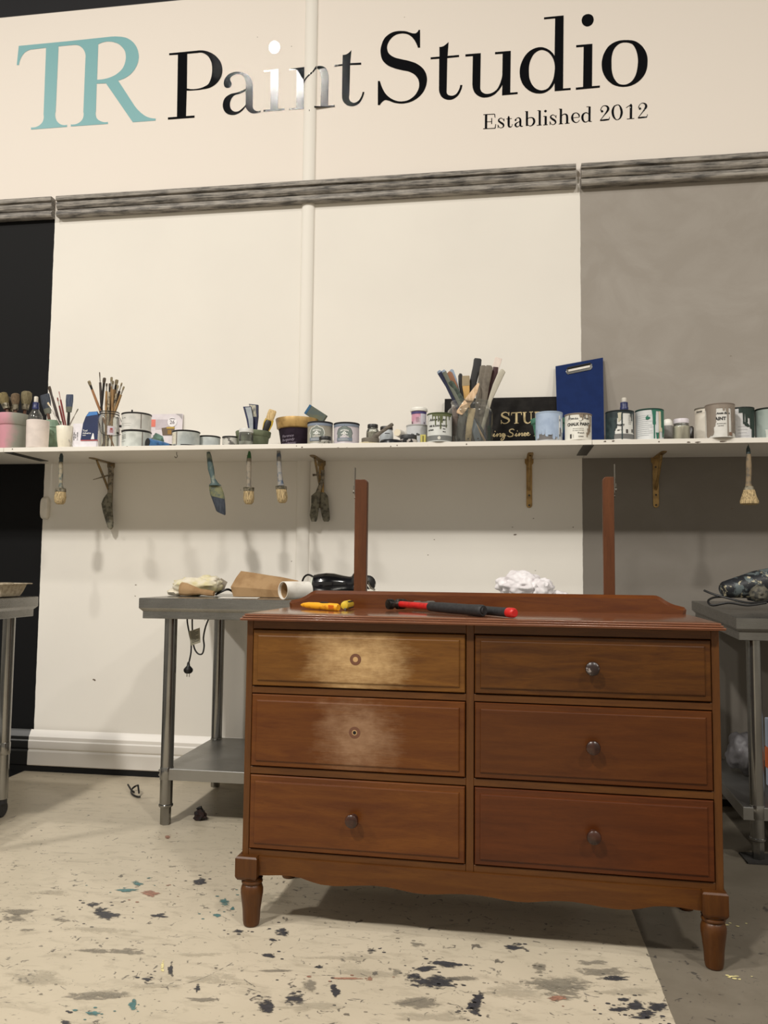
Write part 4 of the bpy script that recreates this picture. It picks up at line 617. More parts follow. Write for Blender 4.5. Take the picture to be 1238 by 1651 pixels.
mb = MB(); mb.tube(smooth_path([at(1135, 952, 3.30), at(1150, 958, 3.27), at(1172, 964, 3.24), at(1195, 970, 3.22), at(1215, 972, 3.22), at(1240, 968, 3.25)], 5), .0042, 8); mb.tube(smooth_path([at(1166, 962, 3.27), at(1152, 963, 3.25), at(1143, 967, 3.22), at(1142, 972, 3.20), at(1150, 976, 3.18), at(1175, 972, 3.16), at(1205, 976, 3.17), at(1235, 972, 3.2)], 5), .0042, 8); mb.build('cord', mat('black_cable', c(20, 20, 21), .45), t, world=True)
p = at(1196, 1176, 3.45); zs2 = .19+.036*.5+.002
p.y = 3.52; p.z = .219; mb = MB(); mb.blob(p+Vector((.02, .0, .085)), (.060, .09, .080), 4, .2, 1.4, 13, .2, flat=p.z+.001); tag(mb.build('plastic_bag', mat('grey_white_plastic', c(92, 90, 92), .5, col2=c(62, 60, 60), scale=8), origin=p, ang=60), 'grey crumpled bag on the right bench lower shelf, behind its leg', 'bag')
p = Vector((1.13, 3.30, zs2)); t = thing('carton', 'pale blue and orange carton on the right bench lower shelf, at the photo edge', 'box', p)
mb = MB(); mb.box(p.x-.11, p.x+.11, p.y-.08, p.y+.08, p.z, p.z+.26); mb.build('carton_body', mat('blue_grey_card', c(150, 160, 176), .6), t, world=True, bevel=.003)
mb = MB(); mb.box(p.x-.1115, p.x+.1115, p.y-.0815, p.y+.0815, p.z+.07, p.z+.15); mb.build('carton_band', mat('orange_black_card', c(190, 96, 50), .6, col2=c(24, 20, 20), scale=9, lo=.5, hi=.52), t, world=True, smooth=False)
# wooden shim and dark offcut under the right bench's front leg
fx, fy = .915, 3.14
tag(MB().box(fx-.05, fx+.10, fy-.05, fy+.06, .0005, .006).build('floor_offcut', mat('dark_felt', c(48, 46, 44), .9), origin=(fx, fy, 0)), 'dark grey offcut on the floor under the right bench leg', 'mat')
# ---- left bench: moulded pulp tray
p = Vector((at(30, 942, 3.0).x-.155, 3.0, ZB-.003)); t = thing('pulp_tray', 'moulded grey pulp cup tray on the bench at the left edge', 'tray', p)
pulp = mat('paper_pulp', c(176, 164, 142), .9, col2=c(150, 138, 118), scale=60, bump=.2)
mb = MB(); rs = []
for i, z in ((0,.052),(.0,.056),(.010,.057),(.016,.050),(.026,.020),(.034,.003),(.040,.002)):
    rs.append([(p.x-.16+i, p.y-.10+i, p.z+z), (p.x+.155-i, p.y-.10+i, p.z+z), (p.x+.155-i, p.y+.10-i, p.z+z), (p.x-.16+i, p.y+.10-i, p.z+z)])
mb.rings(rs, True, True); mb.build('tray_body', pulp, t, world=True, bevel=.004)
mb = MB()
for sx_ in (-1, 1):
    for sy_ in (-1, 1): mb.lathe([(.030,.058),(.026,.030),(.022,.012)], p.x+sx_*.07, p.y+sy_*.045, p.z, n=16)
mb.build('cup_well', pulp, t, world=True)
# ---- litter on the floor
q = atz(214, 1283, 0); t = thing('wire_offcut', 'twisted black wire offcut on the pale floor near the skirting', 'wire', (q.x, q.y, 0))
def fl_(L, h): return [Vector((atz(a, b, 0).x, atz(a, b, 0).y, hh)) for (a, b), hh in zip(L, h)]
mb = MB(); mb.tube(smooth_path(fl_([(206,1272),(211,1277),(216,1280)], (.02,.012,.008)), 5), .004, 7); mb.build('strand', cab, t, world=True)
mb = MB(); mb.tube(smooth_path(fl_([(226,1287),(219,1286),(212,1281),(213,1276),(219,1276),(222,1283)], (.006,.006,.006,.012,.025,.046)), 5), .0042, 7); mb.tube(fl_([(222,1283),(224,1284)], (.046,.012)), .004, 7); mb.build('strand', cab, t, world=True)
q = atz(322, 1322, 0); t = thing('scrap_bundle', 'small dark red-brown scrap lying by the bench foot', 'scrap', (q.x, q.y, 0))
mb = MB(); mb.blob(q+Vector((0, 0, .018)), (.022, .018, .026), 3, .4, 2, 3, .6, flat=.001); mb.blob(q+Vector((.014, 0, .010)), (.018, .012, .010), 2, .3, 2, 5, .4, flat=.001); mb.build('rag', mat('dark_rag', c(48, 30, 28), .8, col2=c(24, 20, 20), scale=60), t, world=True, ang=30)
mb = MB(); mb.rod(q+Vector((-.016, 0, .044)), q+Vector((.006, 0, .050)), [(0,.002,.002),(.4,.006,.006),(1,.007,.007)], 8); mb.build('stub', cab, t, world=True)
# ================================================================ long wall shelf
ZS, ZU, YF = 1.588, 1.567, 3.435
sm = NT('chipped_shelf_paint'); f_ = sm.noise(sm.coord((1, 1, 1)), 30, 6, .7); sh_mat = sm.fin(sm.mix(sm.step(f_, .68, .72), (.79, .75, .68, 1), (.30, .27, .23, 1)), .5)
sh = thing('wall_shelf', 'long white painted shelf on the wall, crowded with paint tins and brushes', 'shelf', (-.9, 3.64, ZU))
for x0, x1 in ((-4.4, -2.322), (-2.3205, .3755), (.377, 2.5)):
    MB().box(x0, x1, YF, YW-.001, ZU, ZS).build('board', sh_mat, sh, world=True, bevel=.0012)
for xc in (-2.297, .3615):
    MB().box(xc-.0225, xc+.0225, YF+.003, 3.735, ZU-.003, ZU-.0002).build('joint_plate', mat('dark_joint_plate', c(84, 82, 78), .5, .3), sh, world=True, label='dark plate under the board joint')
mb = MB(); rnd = random.Random(3)
for px, py, w in ((487,721,3),(545,722,3),(559,722,2),(240,718,2),(975,712,4),(988,711,4),(1110,713,4),(1125,713,8),(640,718,2),(205,719,3),(1165,712,9),(752,716,2),(1062,712,2),(20,724,2),(630,720,1.5),(478,719,1.5)):
    q = at(px, py, YF); ww = w*.0017
    mb.add([(q.x+ww*cos(a)*rnd.uniform(.6, 1.2), YF-.0006, max(ZU+.001, min(ZS-.0005, q.z+.0035*sin(a)*rnd.uniform(.5, 1.2)))) for a in [2*pi*j/8 for j in range(8)]], [tuple(range(8))])
mb.build('paint_chip', mat('shelf_chip', c(104, 92, 80), .8), sh, world=True, smooth=False, kind='stuff')
hk = mat('hook_wire', c(90, 84, 74), .4, .7)
def hook(px, py, y=3.47, r=.0016):
    q = at(px, py, y); x = q.x
    mb = MB(); mb.tube(smooth_path([(x, y, ZU+.002), (x, y, ZU-.010), (x+.003, y, ZU-.018), (x, y-.001, ZU-.026), (x-.006, y-.001, ZU-.025), (x-.008, y-.001, ZU-.019)], 4), r, 6)
    mb.build('hook', hk, sh, world=True); return x
# ---- brass brackets
brass = mat('brass', c(172, 140, 88), .34, .55, col2=c(146, 118, 74), scale=30); dirty = mat('paint_dirtied_brass', c(150, 124, 82), .45, .5, col2=c(120, 110, 94), scale=50)
def bracket(x, m, label):
    t = thing('shelf_bracket', label, 'bracket', (x, YW, ZU), group=None)
    mb = MB(); w = .0135; o = [(-w, -.235+.012), (-w*.7, -.235+.003), (0, -.235), (w*.7, -.235+.003), (w, -.235+.012), (w, -.03), (w*1.5, -.02), (w*1.5, 0), (-w*1.5, 0), (-w*1.5, -.02), (-w, -.03)]
    mb.prism([(x+u, ZU+v) for u, v in o], YW-.0045, YW-.0005, lambda u, v, d: (u, d, v)); mb.build('wall_plate', m, t, world=True, bevel=.0008)
    mb = MB(); o = [(-w*.8, -.21), (0, -.215), (w*.8, -.21), (w, -.19), (w, -.005), (-w, -.005), (-w, -.19)]
    mb.prism([(x+u, YW+v) for u, v in o], ZU-.0045, ZU-.0006, lambda u, v, d: (u, v, d)); mb.build('arm', m, t, world=True, bevel=.0008)
    mb = MB(); mb.tube([(x, YW-.006, ZU-.150), (x, YW-.020, ZU-.138), (x, YW-.135, ZU-.022), (x, YW-.150, ZU-.006)], [.005, .0062, .0062, .005], 10); mb.build('brace', m, t, world=True)
    mb = MB()
    for zz in (-.175, -.222, -.045): mb.lathe([(.005,0),(.0045,.0015),(.001,.0025)], n=10, M=Matrix.Translation((x, YW-.0045, ZU+zz)) @ Matrix.Rotation(pi/2, 4, 'X'))
    mb.build('screw', hk, t, world=True)
XBR = [at(178, 745, YW-.01).x, at(518, 742, YW-.01).x, at(853, 738, YW-.01).x, at(1057, 738, YW-.01).x]
for x, m, lb in zip(XBR, (dirty, dirty, brass, brass), ('paint-dirtied brass bracket at the left end of the shelf, a scraper hung on it', 'brass shelf bracket with two paint scrapers hung on it', 'bare brass shelf bracket on the white wall, left of the right mirror post', 'bare brass shelf bracket on the grey wall')): bracket(x, m, lb)
# ---- tools hung on the brackets
crust = mat('paint_crusted_tool', c(146, 136, 118), .7, col2=c(84, 78, 68), scale=55, bump=.3); crust2 = mat('paint_crusted_handle', c(122, 118, 102), .7, col2=c(78, 76, 66), scale=45, bump=.3)
def flatbar(mb, pts, f=10):                          # (px, py, half width px) down a hanging tool at depth y
    pass
def hang(name, label, cat, y, segs, parts):
    t = thing(name, label, cat, at(segs[0][0], segs[0][1], y))
    for pn, m, L, th in parts:
        mb = MB(); rs = []
        for px, py, hw in L:
            q = at(px, py, y); w = hw*y/F; n = 12; rs.append([Vector((q.x+w*cos(2*pi*j/n), y+th*sin(2*pi*j/n), q.z)) for j in range(n)])
        mb.rings(rs); mb.build(pn, m, t, world=True)
    return t
t = hang('paint_scraper', 'paint-crusted scraper hanging from the left brass bracket', 'scraper', YW-.05, [(178, 780)],
     [('blade_neck', crust, [(178,752,5),(179,765,5),(178,785,4),(177,797,4)], .006), ('handle', crust2, [(177,795,4),(174,803,8),(172,812,10),(174,826,9),(177,842,7),(178,850,5),(178,853,2)], .011)])
mb = MB(); q0, q1 = at(150, 773.5, YW-.09), at(174, 766.5, YW-.05); mb.rod(q0, q1, [(0,.002,.002),(.4,.003,.003),(.6,.0055,.004),(1,.0055,.004)], 8); mb.build('side_lever', crust, t, world=True)
t = hang('paint_scraper', 'left of two crusted scrapers hanging from the second bracket', 'scraper', YW-.055, [(515, 780)],
     [('shank', crust, [(520,758,3),(520,772,3),(516,785,4),(512,795,4)], .005), ('handle', crust2, [(513,793,4),(509,799,7.5),(508,815,7),(506,830,7),(506,838,5.5),(506,841,4)], .011)])
mb = MB(); q0, q1 = at(504, 766, YW-.09), at(520, 764.5, YW-.055); mb.rod(q0, q1, [(0,.006,.0015),(.5,.004,.0015),(1,.003,.0015)], 8, side=(0, 0, 1)); mb.build('bent_tab', crust, t, world=True)
hang('paint_scraper', 'right of two crusted scrapers hanging from the second bracket', 'scraper', YW-.04, [(519, 780)],
     [('shank', brass, [(517,752,3),(517,770,2.5),(519,785,3),(520,796,3)], .004), ('handle', crust2, [(519,794,5),(521,800,8),(523,815,7.5),(525,830,7),(526,838,6),(526,841,4)], .011)])
# ---- brushes hung on hooks under the shelf
bris = {'tan': mat('tan_bristle', c(196, 172, 128), .8, col2=c(120, 104, 74), scale=30, stretch=(14, 14, 1), bump=.3), 'blue': mat('blue_bristle', c(60, 66, 76), .8, col2=c(40, 46, 56), scale=30, stretch=(14, 14, 1), bump=.3)}
def hbrush(label, y, hx, hy, handle, ferr, brs, hm, fm, bm_, tip=None):
    hook(hx, hy, y); t = thing('paint_brush', label, 'brush', at(hx, hy+8, y), group='brushes hung under the shelf')
    def loft(L, m, nm, th, lab=None):
        mb = MB(); rs = []
        for e in L:
            px, py, hw = e[:3]; sl = e[3] if len(e) > 3 else 0
            q = at(px, py, y); w = hw*y/F; d = th if isinstance(th, float) else w*th[0]; n = 14; sk = sl*y/F
            rs.append([Vector((q.x+w*cos(2*pi*j/n), y+d*sin(2*pi*j/n), q.z+sk*cos(2*pi*j/n))) for j in range(n)])
        mb.rings(rs); return mb.build(nm, m, t, world=True, label=lab)
    if tip: loft(tip[0], tip[1], 'handle_tip', (.9,), 'painted tip of the handle')
    loft(handle, hm, 'handle', (.8,)); loft(ferr, fm, 'ferrule', brs[1]); loft(brs[0], bm_, 'bristles', brs[1]); return t
grn = mat('green_tip', c(48, 96, 52), .5); mtl = mat('ferrule_metal', c(150, 142, 124), .4, .7, col2=c(84, 80, 68), scale=60)
dk = mat('dark_teal_tip', c(44, 60, 62), .5); pnt = mat('paint_spattered_wood', c(150, 140, 118), .6, col2=c(88, 96, 92), scale=50)
hbrush('round brush with a cream-spattered handle hung at the far left under the shelf', 3.50, 98.5, 727, [(98,744,3.5),(98,765,4),(98,780,3),(98,788,4.5)], [(98,786,4),(98,788,9),(97.5,793,9.5)], ([(97.5,793,9),(97,802,10.5),(96.5,810,9),(96.5,813,6)], (.85,)), pnt, mtl, bris['tan'], ([(99,730,1.5),(99,735,3.2),(98.5,745,3.5)], dk))
hbrush('wide flat brush caked in blue-grey paint hung tilted under the shelf', 3.50, 337, 726, [(336,729,3),(337,735,4.2),(340,756,5.5),(343,771,4),(346,778,6),(347,783,11)], [(347,783,11,-2),(349,792,13,-3),(351,802,13,-3)], ([(351,802,12.5,-3),(354,815,10.5,-3),(356,826,8.5,-3),(356.5,828,7,-3)], (.38,)), mat('blue_grey_spatter', c(66, 84, 84), .55, col2=c(128, 134, 118), scale=28), mat('olive_caked', c(112, 112, 78), .6, col2=c(80, 88, 78), scale=40), bris['blue'])
hbrush('round brush with a green-tipped grey handle hung under the shelf', 3.50, 401.5, 726, [(401.5,739,4),(401,755,4.5),(401,772,3.8),(401,780,3.6),(401,788,5)], [(401,786,9.5),(401,792,9)], ([(401,791,8.5),(401,803,9.5),(401,810,8),(401,813,5)], (.85,)), mat('worn_grey_handle', c(140, 130, 114), .6, col2=c(104, 100, 92), scale=40), mtl, bris['tan'], ([(402,726,1),(402,731,2.6),(401.5,739,4)], grn))
hbrush('round brush with a blue and white spattered handle, hung right of the green-tipped one', 3.50, 449.5, 725, [(449,726,3),(449.5,734,4),(450,748,4),(451,765,4.2),(452,776,4.5),(453,783,6)], [(453,784,9.5),(453.5,789,9.5)], ([(453.5,789,9),(455,802,9.2),(455,808,8),(455,811,5)], (.85,)), mat('blue_white_spatter', c(142, 138, 132), .6, col2=c(70, 84, 104), scale=36), mtl, bris['tan'])
hbrush('brush with a splayed cream head hung before the grey wall at right', 3.48, 1206.5, 718, [(1206.5,732,3.5),(1207,750,4.2),(1207,764,4),(1206.5,776,4),(1206.5,784,5)], [(1206.5,784,7.5),(1207.5,790,8.5)], ([(1207.5,790,8.5),(1207.5,800,11),(1208,808,14),(1208,812,14),(1208,814,10)], (.7,)), mat('bare_worn_handle', c(136, 118, 92), .6, col2=c(96, 88, 76), scale=40), mtl, bris['tan'], ([(1206,719,1),(1206,724,2.8),(1206.5,732,3.5)], dk))
hook(285, 724, 3.50)
# little white fitting on the edge of the white wall
q0, q1 = at(64.5, 819, YW-.02), at(78, 819, YW-.02); zc = q0.z; cx_, hw_ = (q0.x+q1.x)/2, (q1.x-q0.x)/2
mb = MB(); rs = []
for d, k in ((0,1),(.014,1),(.022,.93),(.027,.8)):
    rs.append([(cx_+hw_*k*math.copysign(abs(cos(a))**.55, cos(a)), YW-.0003-d, zc+.058*k*math.copysign(abs(sin(a))**.55, sin(a))) for a in [2*pi*j/28 for j in range(28)]])
mb.rings(rs); tag(mb.build('wall_fitting', mat('white_plastic', c(226, 220, 208), .4), origin=(cx_, YW, zc)), 'small rounded white fitting where the white wall meets the black, under the shelf', 'wall fitting')
# ================================================================ things standing on the shelf
tinm = mat('tin_metal', c(150, 148, 142), .35, .8); dkm = mat('dark_rim', c(34, 33, 34), .4, .3)
def P_(col, rough=.5, **k): return mat('paint_%d_%d_%d_%s' % (col[0], col[1], col[2], k.get('tagn', '')), c(*col), rough, **{a: b for a, b in k.items() if a != 'tagn'})
def ext(px0, px1, ptop, y, zb=None):                 # round thing: centre x, radius, top height from its place in the photo
    a, b = at(px0, 700, y), at(px1, 700, y); r = (b.x-a.x)/2; z = at((px0+px1)/2, ptop, y-r).z
    return (a.x+b.x)/2, r, z-(ZS if zb is None else zb)
def cyl(x, y, z0): return lambda r, th, z: Vector((x+r*sin(th), y-r*cos(th), z0+z))
def patch(mb, f, r, t0, t1, z0, z1, n=12):
    vs = []; 
    for i in range(n+1): th = t0+(t1-t0)*i/n; vs += [f(r, th, z0), f(r, th, z1)]
    mb.add(vs, [(2*i, 2*i+2, 2*i+3, 2*i+1) for i in range(n)])
def drip(mb, f, r, th, w, z1, z0):                   # rounded run of paint from z1 down to z0, angular half-width w
    L = [(z1, w*1.5), (z1-.004, w*1.15), (z1-(z1-z0)*.3, w), (z1-(z1-z0)*.7, w*.85), (z0+w*r*1.2, w*.95), (z0+w*r*.4, w*.8), (z0, w*.25)]
    vs = []
    for z, ww in L: vs += [f(r, th+ww*k, z) for k in (-1, 0, 1)]
    mb.add(vs, [(3*i+j, 3*i+j+1, 3*i+j+4, 3*i+j+3) for i in range(len(L)-1) for j in (0, 1)])
def wrap(f, r, th, z, vf, k=1.0):                    # text wrapped round a cylinder
    return [f(r, th+v.x*k/r, z+v.y) for v in vf[0]], vf[1]
ink = mat('black_ink', c(38, 38, 38), .6)
def tin(label, px0, px1, ptop, y, body, rim=tinm, lid=None, zb=None, group=None, name='paint_tin', rimh=.0045):
    x, r, h = ext(px0, px1, ptop, y, zb); z0 = ZS+.0005 if zb is None else zb
    t = thing(name, label, 'tin', (x, y, z0), group=group); f = cyl(x, y, z0)
    mb = MB(); mb.lathe([(r*.95,0),(r*.985,.0015),(r*.985,.004),(r*.965,.006),(r*.965,h-rimh-.002)], x, y, z0, n=40, cap1=False); b = mb.build('can_body', body, t, world=True)
    mb = MB(); mb.lathe([(r*.965,h-rimh-.003),(r,h-rimh),(r,h-.001),(r*.985,h),(r*.95,h-.0005),(r*.93,h-.004)], x, y, z0, n=40, cap0=False, cap1=False); mb.build('rim', rim, t, world=True)
    mb = MB(); mb.lathe([(r*.945,h-.004),(r*.80,h-.0045),(r*.78,h-.007),(.0001,h-.007)], x, y, z0, n=32, cap0=False, cap1=False); mb.build('lid', lid or rim, t, world=True)
    return t, b, f, r*.965, h
def decal(t_or_b, m, fn, name='label', lab=None):
    mb = MB(); fn(mb); return mb.build(name, m, t_or_b, world=True, smooth=False, label=lab)
def seam(t, f, r, h, th, col=(110, 100, 92)): decal(t, P_(col), lambda mb: patch(mb, f, r+.0006, th-.03, th+.03, .006, h-.008, 2), 'seam')
def lines(mb, f, r, th0, th1, z0, z1, n, hgt=.0011, seed=1):
    rnd = random.Random(seed)
    for i in range(n):
        z = z1-(z1-z0)*i/max(1, n-1); e = th0+(th1-th0)*rnd.uniform(.65, 1); patch(mb, f, r, th0, e, z-hgt/2, z+hgt/2, 5)
def pot(label, px0, px1, bx0, bx1, ptop, y, rimpx, body, rimmat, group=None, name='plant_pot', cat='pot', flare=.96):
    x, r, h = ext(px0, px1, ptop, y); z0 = ZS+.0005; rb = (at(bx1, 700, y).x-at(bx0, 700, y).x)/2; hr = rimpx*y/F
    t = thing(name, label, cat, (x, y, z0), group=group); rm_ = rb+(r*.93-rb)*(1-hr/h)
    mb = MB(); mb.lathe([(rb*.97,0),(rb,.003),(rm_,h-hr)], x, y, z0, n=40, cap1=False); mb.lathe([(r*.86,h-.012),(rb*.9,.006),(.0001,.006)], x, y, z0, n=32, cap0=False, cap1=False); b = mb.build('pot_body', body, t, world=True)
    mb = MB(); mb.lathe([(rm_,h-hr-.001),(rm_+.003,h-hr),(r*flare,h-hr+.003),(r,h-.002),(r*.99,h),(r*.90,h-.001),(r*.86,h-.013)], x, y, z0, n=40, cap0=False, cap1=False); mb.build('pot_rim', rimmat, t, world=True)
    return t, b, cyl(x, y, z0), r, h, x
def cup(label, px0, px1, bx0, bx1, ptop, y, m, name='cup'):
    x, r, h = ext(px0, px1, ptop, y); z0 = ZS+.0005; rb = (at(bx1, 700, y).x-at(bx0, 700, y).x)/2
    mb = MB(); mb.lathe([(rb*.96,0),(rb,.002),(rb+(r-rb)*.45,h*.35),(r,h-.001),(r*.985,h),(r*.94,h-.001),(rb*.9,.005),(.0001,.005)], x, y, z0, n=40, cap1=False); o = tag(mb.build(name, m, origin=(x, y, z0)), label, 'cup'); return x, r, h
wire_dk = mat('dark_wire', c(44, 42, 40), .4, .6)
def stick(nm, label, cat, p0, p1, parts, group=None, side=None):     # p0 low end, p1 high end; parts: (name, material, [(t, rx, ry)...])
    p0, p1 = Vector(p0), Vector(p1); t = thing(nm, label, cat, p0, group=group)
    for pn, m, secs in parts: mb = MB(); mb.rod(p0, p1, secs, 10, side=side); mb.build(pn, m, t, world=True)
    return t
def brushup(label, hx, hy, bx, by, y, whead, lhead, hm, fm, bm_, wh=.0038, flat=.5, group=None, y2=None, wf=None):
    # brush standing head-up: (hx, hy) head tip px, (bx, by) lowest visible point; carried on down to the container's floor
    p1 = at(hx, hy, y2 or y); pv = at(bx, by, y); dz = p1.z-pv.z; k = (p1.z-ZS-.012)/dz; p0 = p1+(pv-p1)*min(k, (p1.z-ZS-.012)/dz)
    x_lim = .6; L = (p1-p0).length; a = lhead/L; fl_ = min(.16, .022/L); w = whead/2; wf = wf or w*.8
    return stick('paint_brush', label, 'brush', p0, p1, [('handle', hm, [(0,wh*.6,wh*.6),(.3,wh*.8,wh*.8),(.7*(1-a),wh*1.15,wh*1.1),(1-a-fl_,wh,wh)]), ('ferrule', fm, [(1-a-fl_-.01,wf*.8,wf*flat*.9),(1-a+.01,wf,wf*flat)]), ('bristles', bm_, [(1-a,wf*.97,wf*flat*.95),(1-a*.5,w,w*flat*1.05),(1-a*.10,w*.97,w*flat*.85),(1,w*(.9 if flat < .45 else .6),w*flat*.5)])], group)
G = random.Random(5)
# ---------- left end
yp = 3.62
pk = NT('pink_grey_pot'); tc_ = pk.add('ShaderNodeTexCoord'); sp_ = pk.add('ShaderNodeSeparateXYZ'); pk.lk(tc_.outputs['Object'], sp_.inputs[0]); nz = pk.noise(pk.coord((1, 1, 1)), 14, 4)
pinkm = pk.fin(pk.mix(pk.step(pk.math('ADD', sp_.outputs[0], pk.math('MULTIPLY', pk.math('SUBTRACT', nz, .5), .10)), -.005, .05), c(198, 140, 152), c(146, 146, 134)), .7)
pot('pink pot fading to grey-green at the far left of the shelf, full of round brushes', -2, 43, 4, 39, 664, yp, 20, pinkm, pinkm)
oldb = lambda a, b, n: mat('old_bristle_'+n, c(*a), .9, col2=c(*b), scale=30, stretch=(10, 10, 1), bump=.3)
bw = mat('brown_handle', c(96, 62, 42), .5)
for i, (hx, hy, bx, by, w, lh, m, lb) in enumerate(((3,634,12,664,.052,.060,oldb((126,112,76),(92,82,56),'a'),'yellowish round brush cut off by the left edge, in the pink pot'), (13,641,17,664,.046,.052,oldb((88,80,70),(66,60,52),'b'),'dark grey round brush second from left in the pink pot'), (25,634.5,25,664,.044,.058,oldb((110,92,70),(84,68,52),'c'),'brown round brush with pale ferrule in the pink pot'), (43.5,631,40,664,.054,.068,oldb((124,114,86),(96,86,62),'d'),'largest tan round brush at the right side of the pink pot'))):
    brushup(lb, hx, hy, bx, by, yp+(-.02, .02, -.02, .01)[i], w, lh, bw, mtl, m, .007, .9, 'round brushes in the pink pot', wf=w*.36)
# water bottle behind the white cup
clear = glass('clear_plastic', (.93, .95, .95, 1), .06); navy = mat('navy_plastic', c(30, 40, 92), .35)
def bottle(label, xc, y, zcap, capw, bodyw, ysh):
    x = at(xc, 650, y).x; z1 = at(xc, zcap, y).z; t = thing('water_bottle', label, 'bottle', (x, y, ZS)); k = y/F; z0 = ZS+.0006; hb = at(xc, ysh, y).z-z0
    mb = MB(); mb.lathe([(bodyw*k*.9,0),(bodyw*k,.006),(bodyw*k,hb-.05),(bodyw*k*.97,hb-.035),(capw*k*.9,hb)], x, y, z0, n=28, cap1=False); mb.build('bottle_body', clear, t, world=True)
    mb = MB(); mb.lathe([(capw*k,hb-.001),(capw*k*1.02,hb+.010),(capw*k*.92,hb+.013),(capw*k*.9,hb+.033),(capw*k*.6,hb+.035)], x, y, z0, n=20); mb.build('collar', navy, t, world=True)
    mb = MB(); mb.lathe([(capw*k*.55,hb+.034),(capw*k*.6,hb+.036),(capw*k*.6,z1-z0-.002),(capw*k*.45,z1-z0)], x, y, z0, n=16); mb.build('spout_cap', mat('white_plastic', c(226, 220, 208), .4), t, world=True)
bottle('clear sports bottle with navy collar and white cap behind the white cup at left', 58, 3.60, 639.5, 5.8, 12.5, 660)
cup('tall straight white cup at the left, overhanging the shelf front', 44.5, 77, 45, 76, 675.5, 3.485, mat('pinkish_white_glaze', c(226, 214, 206), .35))
sage = mat('sage_green', c(134, 160, 136), .6, col2=c(120, 146, 124))
pot('small sage green pot between the two white cups', 73, 97, 75, 95, 676.5, 3.60, 12, sage, sage)
brushup('large dark blue flat brush leaning out of the sage green pot', 72, 636, 80, 680, 3.60, .052, .075, bw, mat('grey_green_ferrule', c(96, 98, 86), .6), bris['blue'], .007, .35, wf=.021)
cup('cream tapered cup holding slim brushes', 92, 117.5, 95, 113, 685.5, 3.50, mat('cream_glaze', c(232, 226, 208), .3))
gsl = 'slim brushes in the cream cup'; redw = mat('red_handle', c(120, 34, 34), .4); dkw = mat('dark_handle', c(58, 46, 38), .5); slv = mat('bright_ferrule', c(196, 192, 184), .25, .9); blkp = mat('black_plastic', c(24, 23, 23), .4)
brushup('dark brown flat brush, tallest in the cream cup', 79, 623, 97, 686, 3.50, .016, .03, dkw, dkw, mat('dark_hair', c(70, 58, 46), .8), .006, .4, gsl, wf=.007)
brushup('thin brush with a pale tip, lowest leaning left in the cream cup', 77, 649, 98, 686, 3.485, .010, .02, slv, slv, mat('pale_hair', c(214, 196, 164), .8), .003, .7, gsl)
brushup('thin red-handled brush reaching highest in the cream cup', 95, 631, 106, 686, 3.50, .004, .02, redw, redw, mat('red_tip', c(140, 60, 52), .6), .004, .8, gsl)
brushup('second red-handled brush with silver ferrule in the cream cup', 92.5, 641, 103, 686, 3.515, .007, .02, redw, slv, mat('dull_red_hair', c(120, 60, 50), .8), .004, .7, gsl)
brushup('flat navy brush with grey ferrule at right in the cream cup', 112.5, 636, 110, 686, 3.51, .039, .062, blkp, mat('grey_green_ferrule', c(96, 98, 86), .6), mat('navy_bristle', c(52, 62, 86), .8, col2=c(80, 88, 104), scale=30, stretch=(14, 14, 1)), .006, .35, gsl, wf=.0175)
brushup('short thin grey brush leaning right out of the cream cup', 126, 659, 112, 686, 3.50, .006, .02, slv, slv, mat('olive_hair', c(104, 100, 84), .8), .003, .7, gsl)
# card box with navy sleeve
q = at(137, 700, 3.52); yb = 3.50; xa, xb = at(117.5, 700, yb).x, at(158, 700, yb).x; zt = at(120, 683, yb).z; xm = at(130.5, 700, yb).x
t = thing('card_box', 'small white and navy adhesive box leaning left of the brush jar', 'box', ((xa+xb)/2, yb+.04, ZS))
mb = MB(); mb.box(xa, xb-.006, yb, yb+.045, ZS+.001, zt); mb.build('carton', mat('white_card', c(226, 222, 228), .6), t, world=True, bevel=.001)
zr1, zr0 = at(140, 664, yb-.004).z, at(140, 709, yb-.004).z
o = [(xm, zr0), (xb, zr0-.004), (xb+.012, zr1-.03), (xb-.006, zr1+.002), (xm+.038, zr1), (xm+.022, zr1-.022), (xm+.010, zr1-.055)]
mb = MB(); mb.prism(o, yb-.0025, yb-.0008, lambda u, v, d: (u, d, v)); sl = mb.build('sleeve', mat('navy_card', c(34, 46, 84), .45), t, world=True, label='navy printed sleeve', smooth=False)
mb = MB(); mb.prism([(xm+.024, zr1-.022), (xm+.040, zr1-.001), (xb-.008, zr1+.001), (xb-.004, zr1-.014), (xm+.05, zr1-.018)], yb-.0035, yb-.0026, lambda u, v, d: (u, d, v)); mb.build('blue_flap', mat('sky_card', c(70, 128, 196), .5), sl, world=True, smooth=False)
mb = MB(); mb.box(xm, xb, yb-.0034, yb-.0026, zr0-.004, zr0-.001); mb.build('red_line', P_((196, 60, 60)), sl, world=True, smooth=False)
wi = mat('white_print', c(228, 228, 228), .6)
for s_, zz, sz in (('Tool', zr0+.040, .0125), ('Adhesive', zr0+.028, .0115), ('instant', zr0+.020, .006)):
    vs, fs = text(s_, sz, .0002, align='LEFT'); mb = MB(); mb.add([(xm+.010+v.x, yb-.0032, zz+v.y) for v in vs], fs); mb.build('lettering', wi, sl, world=True, smooth=False)
mb = MB(); mb.prism([(xm+.052, zr0+.002), (xm+.070, zr0+.002), (xm+.066, zr0+.028), (xm+.061, zr0+.032)], yb-.0034, yb-.0026, lambda u, v, d: (u, d, v)); mb.build('arrow_print', wi, sl, world=True, smooth=False)
